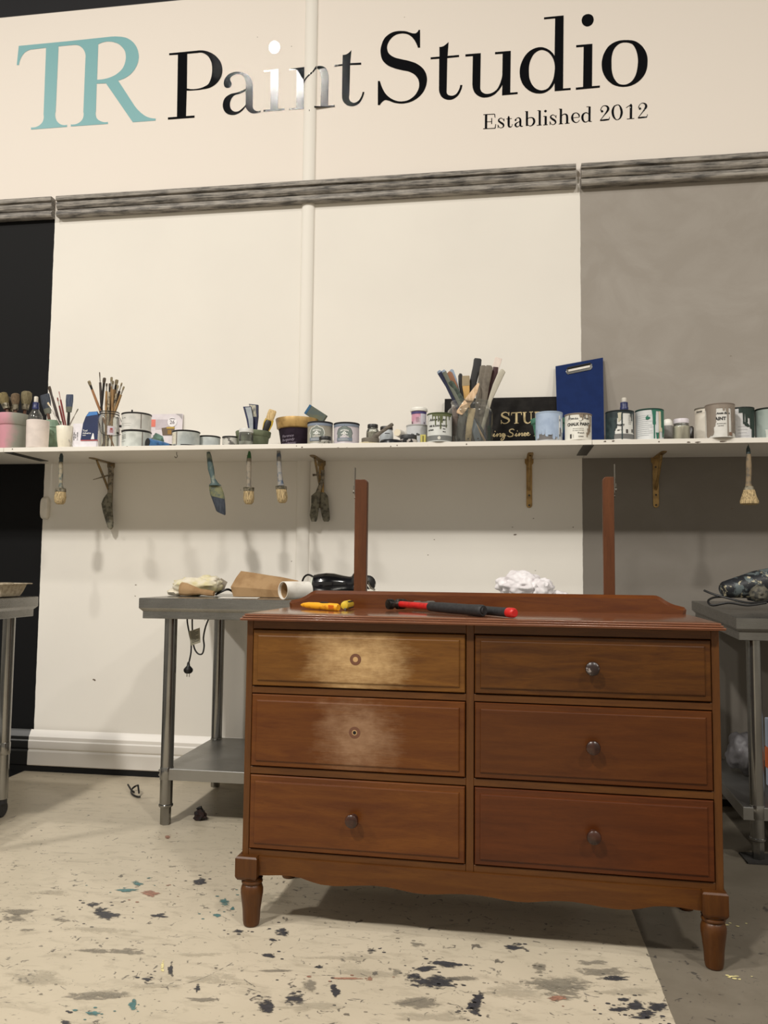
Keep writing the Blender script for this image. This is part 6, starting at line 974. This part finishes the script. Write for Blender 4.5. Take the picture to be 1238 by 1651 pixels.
# ---------- big glass jar of stirrers and handles
yj = 3.58; xj, rj, hj = ext(721, 794.5, 641, yj); z0 = ZS+.0006
t = thing('glass_jar', 'large glass jar stuffed with wooden stirrers and brush handles', 'jar', (xj, yj, ZS))
mb = MB(); mb.lathe([(rj*.9,0),(rj*.98,.005),(rj,.014),(rj,hj-.052),(rj*.97,hj-.040),(rj*.86,hj-.028),(rj*.82,hj-.022),(rj*.82,hj-.008),(rj*.85,hj-.004),(rj*.84,hj)], xj, yj, z0, n=48, cap1=False); mb.build('jar_glass', gl, t, world=True)
gj = 'handles and stirrers in the large glass jar'
def pad(label, L, y0, y1, m, th=.004, name='paint_stirrer', cat='stirrer', hole=None, ext_=None, extra=()):   # flat paddle through px stations (px, py, half width px)
    n = len(L); rs = []; t = None
    P0 = [at(l[0], l[1], y0+(y1-y0)*i/(n-1)) for i, l in enumerate(L)]; ws = [l[2]*y0/F for l in L]
    t = thing(name, label, cat, P0[0], group=gj); mb = MB()
    def stat(i0, i1, d=0.0, k=1.0):
        rs = []
        for i in range(i0, i1):
            tg = (P0[min(i+1, n-1)]-P0[max(i-1, 0)]).normalized(); a = Vector((tg.z, 0, -tg.x)).normalized(); bq = a.cross(tg).normalized()
            rs.append([P0[i]+a*(ws[i]*k*math.copysign(abs(cos(q))**.6, cos(q)))+bq*((th+d)*math.copysign(abs(sin(q))**.6, sin(q))) for q in [2*pi*j/16 for j in range(16)]])
        return rs
    mb.rings(stat(0, n)); o = mb.build(extra[0] if extra else 'paddle', m, t, world=True)
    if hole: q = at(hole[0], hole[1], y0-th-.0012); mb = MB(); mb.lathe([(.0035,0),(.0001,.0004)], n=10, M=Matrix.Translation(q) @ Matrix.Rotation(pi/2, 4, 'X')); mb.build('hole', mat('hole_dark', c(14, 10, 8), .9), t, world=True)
    for nm, m2, i0, i1 in extra[1:]: mb = MB(); mb.rings(stat(i0, i1, .0008, 1.06)); mb.build(nm, m2, t, world=True)
    return t
pw = mat('pale_wood', c(214, 184, 150), .7, col2=c(196, 164, 128), scale=16, stretch=(6, 6, 1)); gbr = mat('grey_brown_handle', c(112, 104, 92), .65, col2=c(92, 84, 74), scale=24); mrn = mat('maroon_handle', c(64, 32, 34), .45); nvy = mat('navy_handle', c(34, 40, 70), .45); dgr = mat('dark_green_handle', c(38, 48, 44), .5, col2=c(70, 84, 70), scale=40); lbl = mat('pale_blue_tip', c(150, 166, 186), .5)
mb_ = (yj-.03, yj+.0)
pad('navy brush handle with pale tip leaning far left in the large jar', ((752,700,3),(736,650,4.5),(722,622,4),(709,601,4),(706.5,598,2.5)), yj-.01, yj-.02, nvy, .005, 'brush_handle', 'brush', extra=('handle', ('pale_tip', lbl, 3, 5)))
pad('olive grey brush handle second from left in the large jar', ((762,700,3),(743,655,3),(728,625,3.2),(716,600,3.6),(714,597,2.4)), yj-.025, yj-.03, mat('olive_grey', c(104, 108, 96), .5), .005, 'brush_handle', 'brush', extra=('handle', ('pale_tip', lbl, 3, 5)))
pad('copper brown brush handle with a blue-white end, left in the large jar', ((750,690,4),(737,640,5),(731,620,6),(724,603,5.5),(722,601,4)), yj+.01, yj+.01, mat('copper_brown', c(146, 98, 66), .5), .005, 'brush_handle', 'brush', extra=('handle',))
pad('pale blue-white slim handle behind the copper one in the large jar', ((748,690,3),(740,640,3),(733,612,3.5),(728,598,3.5),(727,596,2)), yj+.025, yj+.025, lbl, .004, 'brush_handle', 'brush', extra=('handle',))
pad('blackish green thick handle leaning left in the large jar', ((770,700,4),(748,652,5),(737,635,5.5),(727,618,5),(725,615,3)), yj-.02, yj-.03, dgr, .006, 'brush_handle', 'brush', extra=('handle',))
pad('short black rounded handle behind the tan stirrer in the large jar', ((752,690,3),(747,640,4),(743,620,4),(742,606,3.6),(742.5,602.5,2)), yj+.02, yj+.02, blkp, .005, 'brush_handle', 'brush', extra=('handle',))
pad('tan wooden stirrer with a grey painted end in the large jar', ((756,700,4),(753,645,4.5),(751,622,6),(751,611,6),(751,606,5.6)), yj+.0, yj+.0, mat('tan_wood', c(206, 164, 96), .6), .003, extra=('paddle', ('painted_end', mat('grey_coat', c(158, 142, 112), .6), 2, 5)))
pad('broad black paddle, tallest in the large jar', ((748,705,4),(757,655,5),(763,615,6),(769,590,6.6),(770,580,6.4),(770.3,578,5)), yj+.02, yj+.02, mat('black_paddle', c(36, 35, 36), .6), .004, extra=('paddle',))
pad('grey-brown brush handle right of centre in the large jar', ((764,704,3.5),(770,660,5),(774,625,5.2),(778,600,5.4),(779,591,5),(779,589.5,3)), yj-.01, yj-.01, gbr, .006, 'brush_handle', 'brush', extra=('handle',))
pad('wide grey-brown brush handle next to the maroon one in the large jar', ((772,704,4),(779,650,5.5),(783,620,6.2),(787,600,6.4),(788,592,6),(788.3,589.5,4)), yj-.012, yj-.012, gbr, .006, 'brush_handle', 'brush', extra=('handle',))
pad('dark maroon brush handle on the right in the large jar', ((776,700,3),(787,648,4),(793,618,4.4),(798,600,4.6),(799,592,4.4)), yj+.01, yj+.01, mrn, .005, 'brush_handle', 'brush', extra=('handle',))
pad('white and pink stick rising behind the right handles in the large jar', ((772,700,4),(790,625,5),(799,592,6),(803,580,6),(804,577,5.6)), yj+.03, yj+.03, mat('pinkish_white', c(230, 216, 206), .6), .002, extra=('paddle',))
pad('pale grey tapering handle leaning furthest right in the large jar', ((775,700,3),(790,645,3.4),(799,622,5),(807,604,5.4),(811,598,4.6),(812,597,3)), yj-.015, yj-.015, mat('pale_grey_handle', c(186, 180, 164), .5), .005, 'brush_handle', 'brush', extra=('handle',))
pad('pale wooden stirrer slanting across the front of the large jar', ((740,667,4.5),(742,664.5,6.2),(757,644,6.5),(766,629,4.5),(771,619,2),(771.5,618,1)), yj-rj-.006, yj-.03, pw, .0018, extra=('paddle',))
pad('beige paddle with a hole, upright inside the front of the large jar', ((754.5,711,4.5),(755,705,5),(756,690,5),(759,672,5.4),(761,658,6)), yj-rj*.72, yj-rj*.6, mat('beige_paddle', c(200, 178, 138), .6, col2=c(160, 138, 104), scale=22), .0018, hole=(754.7, 707.5), extra=('paddle',))
pad('slate blue paddle with a hole at the bottom of the large jar', ((771,711,5),(768,700,5.4),(764,686,5),(761,676,4)), yj-rj*.6, yj-rj*.4, mat('slate_paddle', c(122, 134, 148), .6), .002, hole=(770.5, 707), extra=('paddle',))
pad('thin wood strip slanting right at the bottom of the large jar', ((782,711,1.6),(775,698,1.6),(768,685,1.6),(762,676,1.4)), yj-rj*.5, yj-rj*.3, pw, .002, extra=('paddle',))
pad('dark slanting handle at the right inside the large jar', ((784,711,3.4),(778,698,3.6),(770,684,3.6),(764,672,3)), yj-rj*.3, yj-rj*.1, mat('dark_slate_handle', c(60, 62, 66), .5), .004, 'brush_handle', 'brush', extra=('handle',))
pad('grey paddle with a hole at the left inside the large jar', ((741,711,4.5),(741,700,5),(743,684,6),(746,670,6)), yj-rj*.55, yj-rj*.35, mat('grey_paddle', c(88, 88, 84), .6), .003, hole=(740.8, 708.5), extra=('paddle',))
pad('reddish brown handle at the left inside the large jar', ((732,702,3),(733,690,4),(734,672,4.5),(732,655,4)), yj-rj*.35, yj-rj*.1, mat('reddish_handle', c(120, 92, 82), .5), .004, 'brush_handle', 'brush', extra=('handle',))
# ---------- black painted sign board
ysb = 3.75; A, B_ = at(715, 700, ysb), at(905, 700, ysb); zt = at(715, 643, ysb+.065).z; lean = .068/(zt-ZS)
def sb(u, v, d=0.0): return Vector((u, ysb+(v-ZS)*lean-d, v))
t = thing('sign_board', 'black board lettered in pale gold serif and script, leaning on the wall behind the tins', 'sign', ((A.x+B_.x)/2, ysb, ZS)); x0, x1 = A.x, B_.x+.02
mb = MB(); z1 = ZS+.001; mb.add([sb(x0, z1), sb(x1, z1), sb(x1, zt), sb(x0, zt), sb(x0, z1, -.012), sb(x1, z1, -.012), sb(x1, zt, -.012), sb(x0, zt, -.012)], [(0,1,2,3),(7,6,5,4),(0,4,5,1),(1,5,6,2),(2,6,7,3),(3,7,4,0)]); bd = mb.build('board', mat('chalk_black', c(30, 28, 27), .8, col2=c(36, 34, 32), spec=.15), t, world=True, smooth=False)
gd = mat('pale_gold_paint', c(196, 176, 130), .55)
def onsb(px, py): q = at(px, py, ysb+.035); return q.x, q.z
STU = {'S': [[(820,669,1.2),(819,665.5,1.2),(814.5,663.8,1.6),(809.8,666,2.4),(809.4,669.5,3),(813.5,672.4,3.6),(819,675,3.4),(820.6,678.6,2.6),(817,682,1.6),(812,682.8,1.3),(808.4,680,1.3)], [(820.4,663.5,1.2),(820.4,669.5,1.2)], [(808,677,1.2),(808,683.5,1.2)]],
 'T': [[(824.5,665,1.5),(840.5,664,1.5)], [(832.5,664.5,3.4),(832.5,682,3.4)], [(829,682.6,1.2),(836,682.2,1.2)], [(824.8,664.5,1.2),(824.4,669,1.0)], [(840.3,663.6,1.2),(840.8,668.4,1.0)]],
 'U': [[(845.5,664,3.4),(845.5,676,3.4),(847,680.6,3),(851,682.4,1.8),(855,680,1.4),(856.2,676,1.3),(856.2,663.6,1.3)], [(842.5,664.2,1.1),(849,663.8,1.1)], [(853.4,663.6,1.1),(859.4,663.2,1.1)]],
 'D': [[(864.5,663.5,3.4),(864.5,681,3.4)], [(861.5,663.6,1.1),(868,663.2,1.1),(874,665,2),(877,671.5,3.4),(874,679,2.2),(868,681.4,1.2),(861.5,681.8,1.1)]]}
for L in STU.values():
    mb = MB()
    for s_ in L:
        pts = [onsb(a, b)+(w*ysb/F,) for a, b, w in s_]; ribbon(mb, smooth_path(pts, 4) if len(pts) > 3 else pts, lambda u, v: sb(u, v, .0012))
    mb.build('lettering', gd, bd, world=True, smooth=False)
SCR = [[(794.5,704,.9),(797,700,1.4),(796,704.5,1.4),(798.5,704,.9),(802,699.8,1.2),(801,704.8,1.5),(804.5,700.4,.9),(807,700,1.3),(806,704.6,1.4),(808.5,704,.9),(813,700.4,1.0),(810.5,700,1.3),(808.9,703,1.5),(811,704.6,1.1),(814,700.2,1.2),(812.5,708,1.4),(809,711,1.2),(807.5,709,.9),(813,704.6,.9),(816,702.8,.8)],
 [(829,694,1.0),(826,692.2,1.3),(821.6,694,1.6),(822,697.2,1.5),(826.6,700,1.6),(825.8,704,1.6),(821,705,1.3),(818,703.4,1.0)], [(829.4,703.6,.9),(832.6,699.4,1.3),(831.6,703.8,1.4),(834,703.2,.9),(837.4,698.8,1.2),(836.2,703.8,1.5),(840,699.6,.9),(842,699.2,1.2),(841,703.4,1.4),(843.5,702.6,.9),(848,700,1.0),(845.6,698.8,1.3),(844.2,702,1.5),(846.4,703.6,1.1),(849.6,701.4,.9),(852.4,699.4,1.1),(850.6,698.2,1.2),(849.2,701.6,1.5),(851.6,703.2,1.1),(855,700.8,.9)], [(797.6,696.4,1.6),(798.6,696.2,1.6)], [(833.4,695.6,1.6),(834.4,695.4,1.6)], [(860.5,703.6,1.1),(863,703.4,1.1)]]
for s_ in SCR: mb = MB(); pts = [onsb(a, b)+(w*1.25*ysb/F,) for a, b, w in s_]; ribbon(mb, smooth_path(pts, 4) if len(pts) > 3 else pts, lambda u, v: sb(u, v, .0012)); mb.build('lettering', gd, bd, world=True, smooth=False)
# ---------- light blue tin, green pot behind, chalk tin, clipboard
pot('tapered sea green pot half hidden behind the light blue tin', 855, 914, 866, 904, 671.5, 3.65, 8, mat('sea_green', c(78, 132, 112), .6), mat('sea_green', c(78, 132, 112), .6))
t, b, f, r, h = tin('light blue paint-covered tin in front of the black sign board', 863, 907.5, 662.5, 3.50, gw('g', (190,192,194), (170,172,174)), P_((166, 184, 206), .4), P_((120, 126, 138), .4), rimh=.007)
lb_ = mat('light_blue_paint', c(172, 190, 214), .35, col2=c(160, 178, 204))
decal(t, P_((112, 110, 110)), lambda mb: patch(mb, f, r+.0006, -1.1, .5, .004, .030), 'foot_band')
def ld(mb):
    patch(mb, f, r+.0014, -1.5, 1.5, .052, h-.008, 30)
    for th, w, z in ((-1.35,.16,.003),(-1.0,.14,.012),(-.75,.12,.030),(-.5,.15,.026),(-.2,.16,.018),(.05,.16,.024),(.3,.12,.006),(.5,.10,.016),(.66,.07,.008),(1.3,.16,.02)): drip(mb, f, r+.0014, th, w, .062, z)
decal(t, lb_, ld, 'paint_coat'); decal(t, P_((226, 226, 224)), lambda mb: (patch(mb, f, r+.0018, .72, .86, .028, .110), patch(mb, f, r+.0018, 1.0, 1.2, .038, .10)), 'label'); decal(t, P_((70, 70, 74)), lambda mb: (patch(mb, f, r+.0022, .80, .90, .020, .058), patch(mb, f, r+.0022, .78, .86, .085, .095), patch(mb, f, r+.0020, -.15, .12, .022, .025)), 'print')
t, b, f, r, h = tin('white chalk paint tin with dirty drips, in front of the blue clipboard', 909.5, 954.5, 665.5, 3.49, gw('h', (224,222,212), (212,208,196)), P_((140, 126, 112), .5), P_((120, 108, 96), .6))
for s_, th, zz, sz, bo_, sx_ in (('CHALK PAINT', -.06, .062, .0175, .0007, .92), ('decorative paint by', -.08, .047, .0062, 0, .95), ('the original matt finish', -.08, .039, .0062, 0, .85), ('French', .12, .0270, .0098, .0001, 1), ('Linen', .12, .0125, .0098, .0001, 1)):
    vf = text(s_, sz, bo_, sx=sx_); mb = MB(); mb.add([f(r+.0012, th+v.x/r, zz+v.y) for v in vf[0]], vf[1]); mb.build('lettering', ink, t, world=True, smooth=False)
SG = [[(-.056,.084,.7),(-.052,.092,.9),(-.047,.106,1),(-.045,.109,.9),(-.0445,.095,1.2),(-.043,.086,.9)], [(-.054,.092,.7),(-.044,.094,.8),(-.038,.096,.8),(-.037,.088,1),(-.034,.094,.8),(-.032,.090,1),(-.029,.095,.8),(-.028,.088,1),(-.025,.094,.8),(-.022,.090,1),(-.019,.089,.8),(-.016,.096,.9),(-.015,.089,1),(-.011,.090,.8),(-.008,.095,.8),(-.009,.089,1),(-.003,.091,.7)],
 [(.019,.108,.8),(.014,.112,.9),(.007,.107,1),(.008,.100,1),(.014,.094,1.2),(.012,.084,1),(.004,.080,.8),(-.001,.083,.7)], [(.017,.092,.7),(.021,.110,.9),(.0215,.100,1),(.0215,.091,.9),(.027,.096,.8),(.026,.090,1),(.031,.095,.8),(.033,.089,1),(.037,.095,.9),(.038,.088,1),(.042,.095,.8),(.044,.088,1),(.049,.092,.7)]]
mb = MB()
for s_ in SG: ribbon(mb, smooth_path([(a*.93, b, w*.0017) for a, b, w in s_], 4), lambda u, v: f(r+.0012, u/r, v))
mb.build('signature', ink, t, world=True, smooth=False)
decal(t, P_((70, 66, 62)), lambda mb: (patch(mb, f, r+.0012, -.72, -.58, .008, .026), patch(mb, f, r+.0012, -.46, -.44, .010, .024)), 'print')
def cd(mb):
    for th, w, z1_, z0_ in ((.98,.07,h-.012,.060),(.80,.06,.066,.026),(.70,.06,.05,.022),(.60,.05,.032,.012),(.92,.05,.07,.035),(.45,.05,h-.008,h-.022),(.1,.08,h-.008,h-.020),(.25,.05,h-.008,h-.03),(.75,.05,h-.008,h-.026)): drip(mb, f, r+.0016, th, w, z1_, z0_)
decal(t, mat('dirty_drip', c(138, 122, 104), .6), cd, 'paint_drip')
yc = 3.745; K = [at(899.5, 709, yc), at(974, 708, yc), at(972, 576.5, yc+.085), at(895.5, 590.5, yc+.085)]
for k in (0, 1): K[k].z = ZS+.001 if k == 0 else ZS+.001
t = thing('clipboard', 'blue clipboard standing on the shelf against the wall at the white and grey border', 'clipboard', (K[0]+K[1])/2)
e1 = (K[1]-K[0]).normalized(); e2 = (K[3]-K[0]).normalized(); nn = e1.cross(e2).normalized(); nn = nn if nn.y < 0 else -nn
mb = MB(); mb.add(K+[p-nn*.004 for p in K], [(0,1,2,3),(7,6,5,4),(0,4,5,1),(1,5,6,2),(2,6,7,3),(3,7,4,0)]); mb.build('board', mat('royal_blue_vinyl', c(24, 43, 90), .75, col2=c(22, 40, 85), spec=.15), t, world=True, smooth=False)
def onk(s_, q_): return (K[0].lerp(K[1], s_)).lerp(K[3].lerp(K[2], s_), q_)
def kq(mb, L, d0, d1): vs = [onk(a, b)+nn*d0 for a, b in L]+[onk(a, b)+nn*d1 for a, b in L]; n = len(L); mb.add(vs, [tuple(range(n)), tuple(reversed(range(n, 2*n)))]+[(i, n+i, n+(i+1) % n, (i+1) % n) for i in range(n)])
mb = MB(); kq(mb, [(.22,.895),(.25,.875),(.74,.885),(.77,.905),(.77,.945),(.75,.95),(.73,.95),(.72,.91),(.27,.90),(.265,.935),(.24,.94),(.22,.93)], .004, .0005); mb.build('clip_frame', mat('chrome', c(200, 198, 192), .2, 1), t, world=True, bevel=.0008)
mb = MB(); kq(mb, [(.265,.905),(.72,.915),(.725,.94),(.265,.932)], .003, .0008); mb.build('clip_paper', whp, t, world=True, smooth=False)
mb = MB(); kq(mb, [(.235,.935),(.745,.945),(.735,.962),(.25,.953)], .010, .0005); mb.build('clip_bar', mat('dark_clip_metal', c(52, 50, 48), .3, .7), t, world=True, bevel=.002)
# ---------- right of the clipboard
bottle('clear bottle with navy collar and white cap behind the dark-dripped tin', 1006, 3.66, 641.5, 6.4, 12.5, 661)
dgp = mat('dark_teal_paint', c(30, 44, 48), .35, col2=c(48, 64, 66), scale=40)
t, b, f, r, h = tin('white tin running with dark blue-green paint, bottle cap showing behind', 976, 1022.5, 660.5, 3.51, gw('i', (214,214,208), (204,204,198)), mat('dark_teal_rim', c(28, 36, 38), .4))
decal(t, P_((112, 112, 110)), lambda mb: patch(mb, f, r+.0006, -1.5, 1.5, .004, .027, 24), 'foot_band')
def dd(mb):
    patch(mb, f, r+.0016, -1.57, -.55, .003, h-.007, 16); patch(mb, f, r+.0016, -.55, 1.5, h-.014, h-.007, 16)
    for th, w, z in ((-.5,.10,.075),(-.42,.10,.05),(-.62,.14,.02),(-.52,.10,.040),(-.3,.07,.095),(.02,.045,.002),(.0,.07,.10),(.85,.05,.082),(.7,.04,.10),(1.1,.06,.03),(1.3,.1,.004)): drip(mb, f, r+.0016, th, w, h-.010, z)
decal(t, dgp, dd, 'paint_drip')
for s_, th, zz, sz, bo_ in (('PAINT', -.08, .060, .011, .0006), ('chalk finish', -.1, .042, .005, .0001)): vf = text(s_, sz, bo_); mb = MB(); mb.add([f(r+.0012, th+v.x/r, zz+v.y) for v in vf[0]], vf[1]); mb.build('lettering', ink, t, world=True, smooth=False)
decal(t, P_((70, 66, 62)), lambda mb: (patch(mb, f, r+.0014, .30, .46, .030, .046), patch(mb, f, r+.0014, .80, .95, .034, .048), lines(mb, f, r+.0014, .5, .85, .07, .105, 6, .0012, 3), patch(mb, f, r+.0014, -.32, -.16, .04, .044)), 'print')
decal(t, P_((196, 192, 170)), lambda mb: [drip(mb, f, r+.0022, -.12, .08, h-.012, .085), drip(mb, f, r+.0022, -.2, .06, .115, .078)], 'pale_drip')
tlp = mat('teal_paint', c(42, 112, 92), .35)
t, b, f, r, h = tin('white tin with bright teal drips on its right side', 1024, 1070.5, 658, 3.51, gw('j', (206,208,208), (194,198,198)), mat('teal_dark_rim', c(34, 66, 58), .4))
decal(t, P_((168, 174, 178)), lambda mb: lines(mb, f, r+.0008, -1.2, .25, .02, h-.03, 11, .0014, 9), 'print'); decal(t, P_((216, 208, 182)), lambda mb: patch(mb, f, r+.0009, .52, .86, .035, h-.010), 'cream_patch'); seam(t, f, r, h, .55, (150, 120, 84))
def td(mb):
    patch(mb, f, r+.0016, .1, 1.5, h-.012, h-.006, 14)
    for th, w, z in ((.16,.05,.004),(.10,.09,h-.028),(.16,.12,.062),(.98,.10,.012),(1.12,.16,.03),(.80,.06,.052),(.4,.1,.003),(1.35,.1,.004)): drip(mb, f, r+.0016, th, w, h-.008 if z != .003 else .030, z)
    flat_on(mb, f, r+.0016, [(-.012,-.010),(-.004,-.012),(.006,-.006),(.004,0),(-.004,.002),(-.002,.010),(-.008,.004),(-.013,0)], h*.72, -.22)
decal(t, tlp, td, 'paint_drip')
x, r, h = ext(1068, 1085, 674, 3.64); mb = MB(); z0 = ZS+.0006; t = thing('glue_bottle', 'grey bottle with a white domed cap behind the teal-dripped tin', 'bottle', (x, 3.64, z0)); hh = h-.030
mb.lathe([(r*.95,0),(r,.003),(r,hh-.008),(r*.9,hh)], x, 3.64, z0, n=24); mb.build('bottle_body', mat('grey_plastic', c(128, 126, 122), .45), t, world=True); mb = MB(); mb.lathe([(r*.94,hh-.002),(r*.94,hh+.006),(r*.85,hh+.018),(r*.6,hh+.027),(.0001,hh+.030)], x, 3.64, z0, n=24, cap1=False); mb.build('dome_cap', mat('white_lid', c(234, 232, 224), .35), t, world=True)
jar('clear jar of cream paint with a pale lid, before the grey wall', 1084.5, 1112, 674, 681, 3.52, mat('lilac_white_lid', c(214, 208, 214), .4), gl, mat('cream_fill', c(226, 218, 200), .5, col2=c(214, 206, 186)), .92, fill_h=.84)
x, r, h = ext(1110.5, 1118.5, 687, 3.62); mb = MB(); mb.lathe([(r*.95,0),(r,.003),(r,h-.006),(r*.7,h-.002),(r*.6,h)], x, 3.62, ZS+.0005, n=20); tag(mb.build('dark_vial', mat('dark_brown_glass', c(40, 36, 34), .25), origin=(x, 3.62, ZS)), 'narrow dark vial between the cream jar and the cream tin', 'bottle')
crp = gw('k', (218,212,200), (206,198,184))
t, b, f, r, h = tin('cream tin half hidden behind the taupe-dripped tin', 1120, 1160, 655.5, 3.605, crp, P_((110, 104, 94), .5))
decal(t, P_((200, 194, 182)), lambda mb: patch(mb, f, r+.0008, -1.5, -.2, h-.026, h-.024), 'print'); vf = text('Annie', .013, .0003, .4); mb = MB(); mb.add([f(r+.0012, -.95+v.x/r, h-.022+v.y) for v in vf[0]], vf[1]); mb.build('lettering', ink, t, world=True, smooth=False)
# taupe tin standing on an upturned lid, jutting over the shelf edge
yv = 3.475; xx, rr, hh = ext(1150, 1182, 706, yv); mb = MB(); zl = at(1166, 706.5, yv-rr).z; hl = zl-ZS; mb.lathe([(rr*.97,0),(rr,.002),(rr,hl-.002),(rr*.97,hl)], xx, yv, ZS+.0004, n=32); tag(mb.build('tin_lid', mat('taupe_lid', c(130, 122, 112), .5), origin=(xx, yv, ZS)), 'taupe-stained lid under the tin at the shelf front', 'lid')
tp = mat('taupe_paint', c(140, 128, 116), .45)
t, b, f, r, h = tin('white tin with heavy taupe drips jutting over the shelf front', 1137, 1185, 649, 3.475, gw('l', (208,206,200), (196,194,186)), P_((128, 116, 106), .45), tp, zb=ZS+.0004+hl+.0006)
for s_, th, zz, sz, bo_, shr in (('PAINT', -.30, .072, .0185, .0008, 0), ('Annie Sloan', -.02, .097, .011, .0005, .3), ('decorative paint', -.15, .056, .0055, .0001, 0), ('matt finish', -.2, .047, .0055, .0001, 0)): vf = text(s_, sz, bo_, shr); mb = MB(); mb.add([f(r+.0010, th+v.x/r, zz+v.y) for v in vf[0]], vf[1]); mb.build('lettering', ink, t, world=True, smooth=False)
def vd(mb):
    patch(mb, f, r+.0016, -1.57, 1.5, h-.022, h-.006, 24)
    for th, w, z in ((-1.15,.2,.003),(-.85,.2,.010),(-.70,.16,.045),(-.6,.1,.06),(.2,.05,h-.038),(.02,.08,h-.034),(.30,.05,.004),(.72,.14,.062),(.78,.07,.02),(.95,.08,.018),(1.15,.1,.03),(.62,.06,.004),(1.4,.2,.01)): drip(mb, f, r+.0016, th, w, h-.014, z)
decal(t, tp, vd, 'paint_drip'); decal(t, P_((132, 104, 86)), lambda mb: patch(mb, f, r+.0020, .38, .60, .008, .022), 'rust_spot')
dgn = mat('bottle_green_paint', c(34, 50, 44), .35)
t, b, f, r, h = tin('white tin with thick bottle green drips, right of the taupe one', 1176, 1216.5, 655.5, 3.56, gw('m', (206,206,206), (196,196,198)), mat('green_black_rim', c(30, 38, 34), .4))
def gd_(mb):
    patch(mb, f, r+.0016, -.5, 1.5, h-.026, h-.006, 18)
    for th, w, z in ((-.12,.07,.070),(.1,.12,.075),(.5,.14,.05),(.78,.10,.003),(.95,.06,.02),(.62,.07,.01),(1.15,.1,.06),(1.3,.10,.006),(.3,.08,.095)): drip(mb, f, r+.0016, th, w, h-.02, z)
    flat_on(mb, f, r+.0016, [(-.013,.008),(-.004,.012),(.006,.004),(.013,-.008),(.004,-.011),(-.008,-.004)], h*.47, .12)
decal(t, dgn, gd_, 'paint_drip'); decal(t, P_((176, 176, 182)), lambda mb: lines(mb, f, r+.0008, -.6, .4, .02, .06, 4, .0014, 9), 'print')
t, b, f, r, h = tin('grey-green paint-smeared tin at the right edge of the photo', 1217, 1266, 656, 3.56, gw('n', (150,162,156), (128,142,136), 8), mat('green_black_rim', c(30, 38, 34), .4))
def ge(mb):
    for th, w, z in ((-.25,.12,.004),(-.5,.08,.003),(.0,.08,.002),(.25,.1,.02)): drip(mb, f, r+.0012, th, w, .045 if z < .01 else .06, z)
decal(t, P_((196, 200, 194)), ge, 'paint_drip')
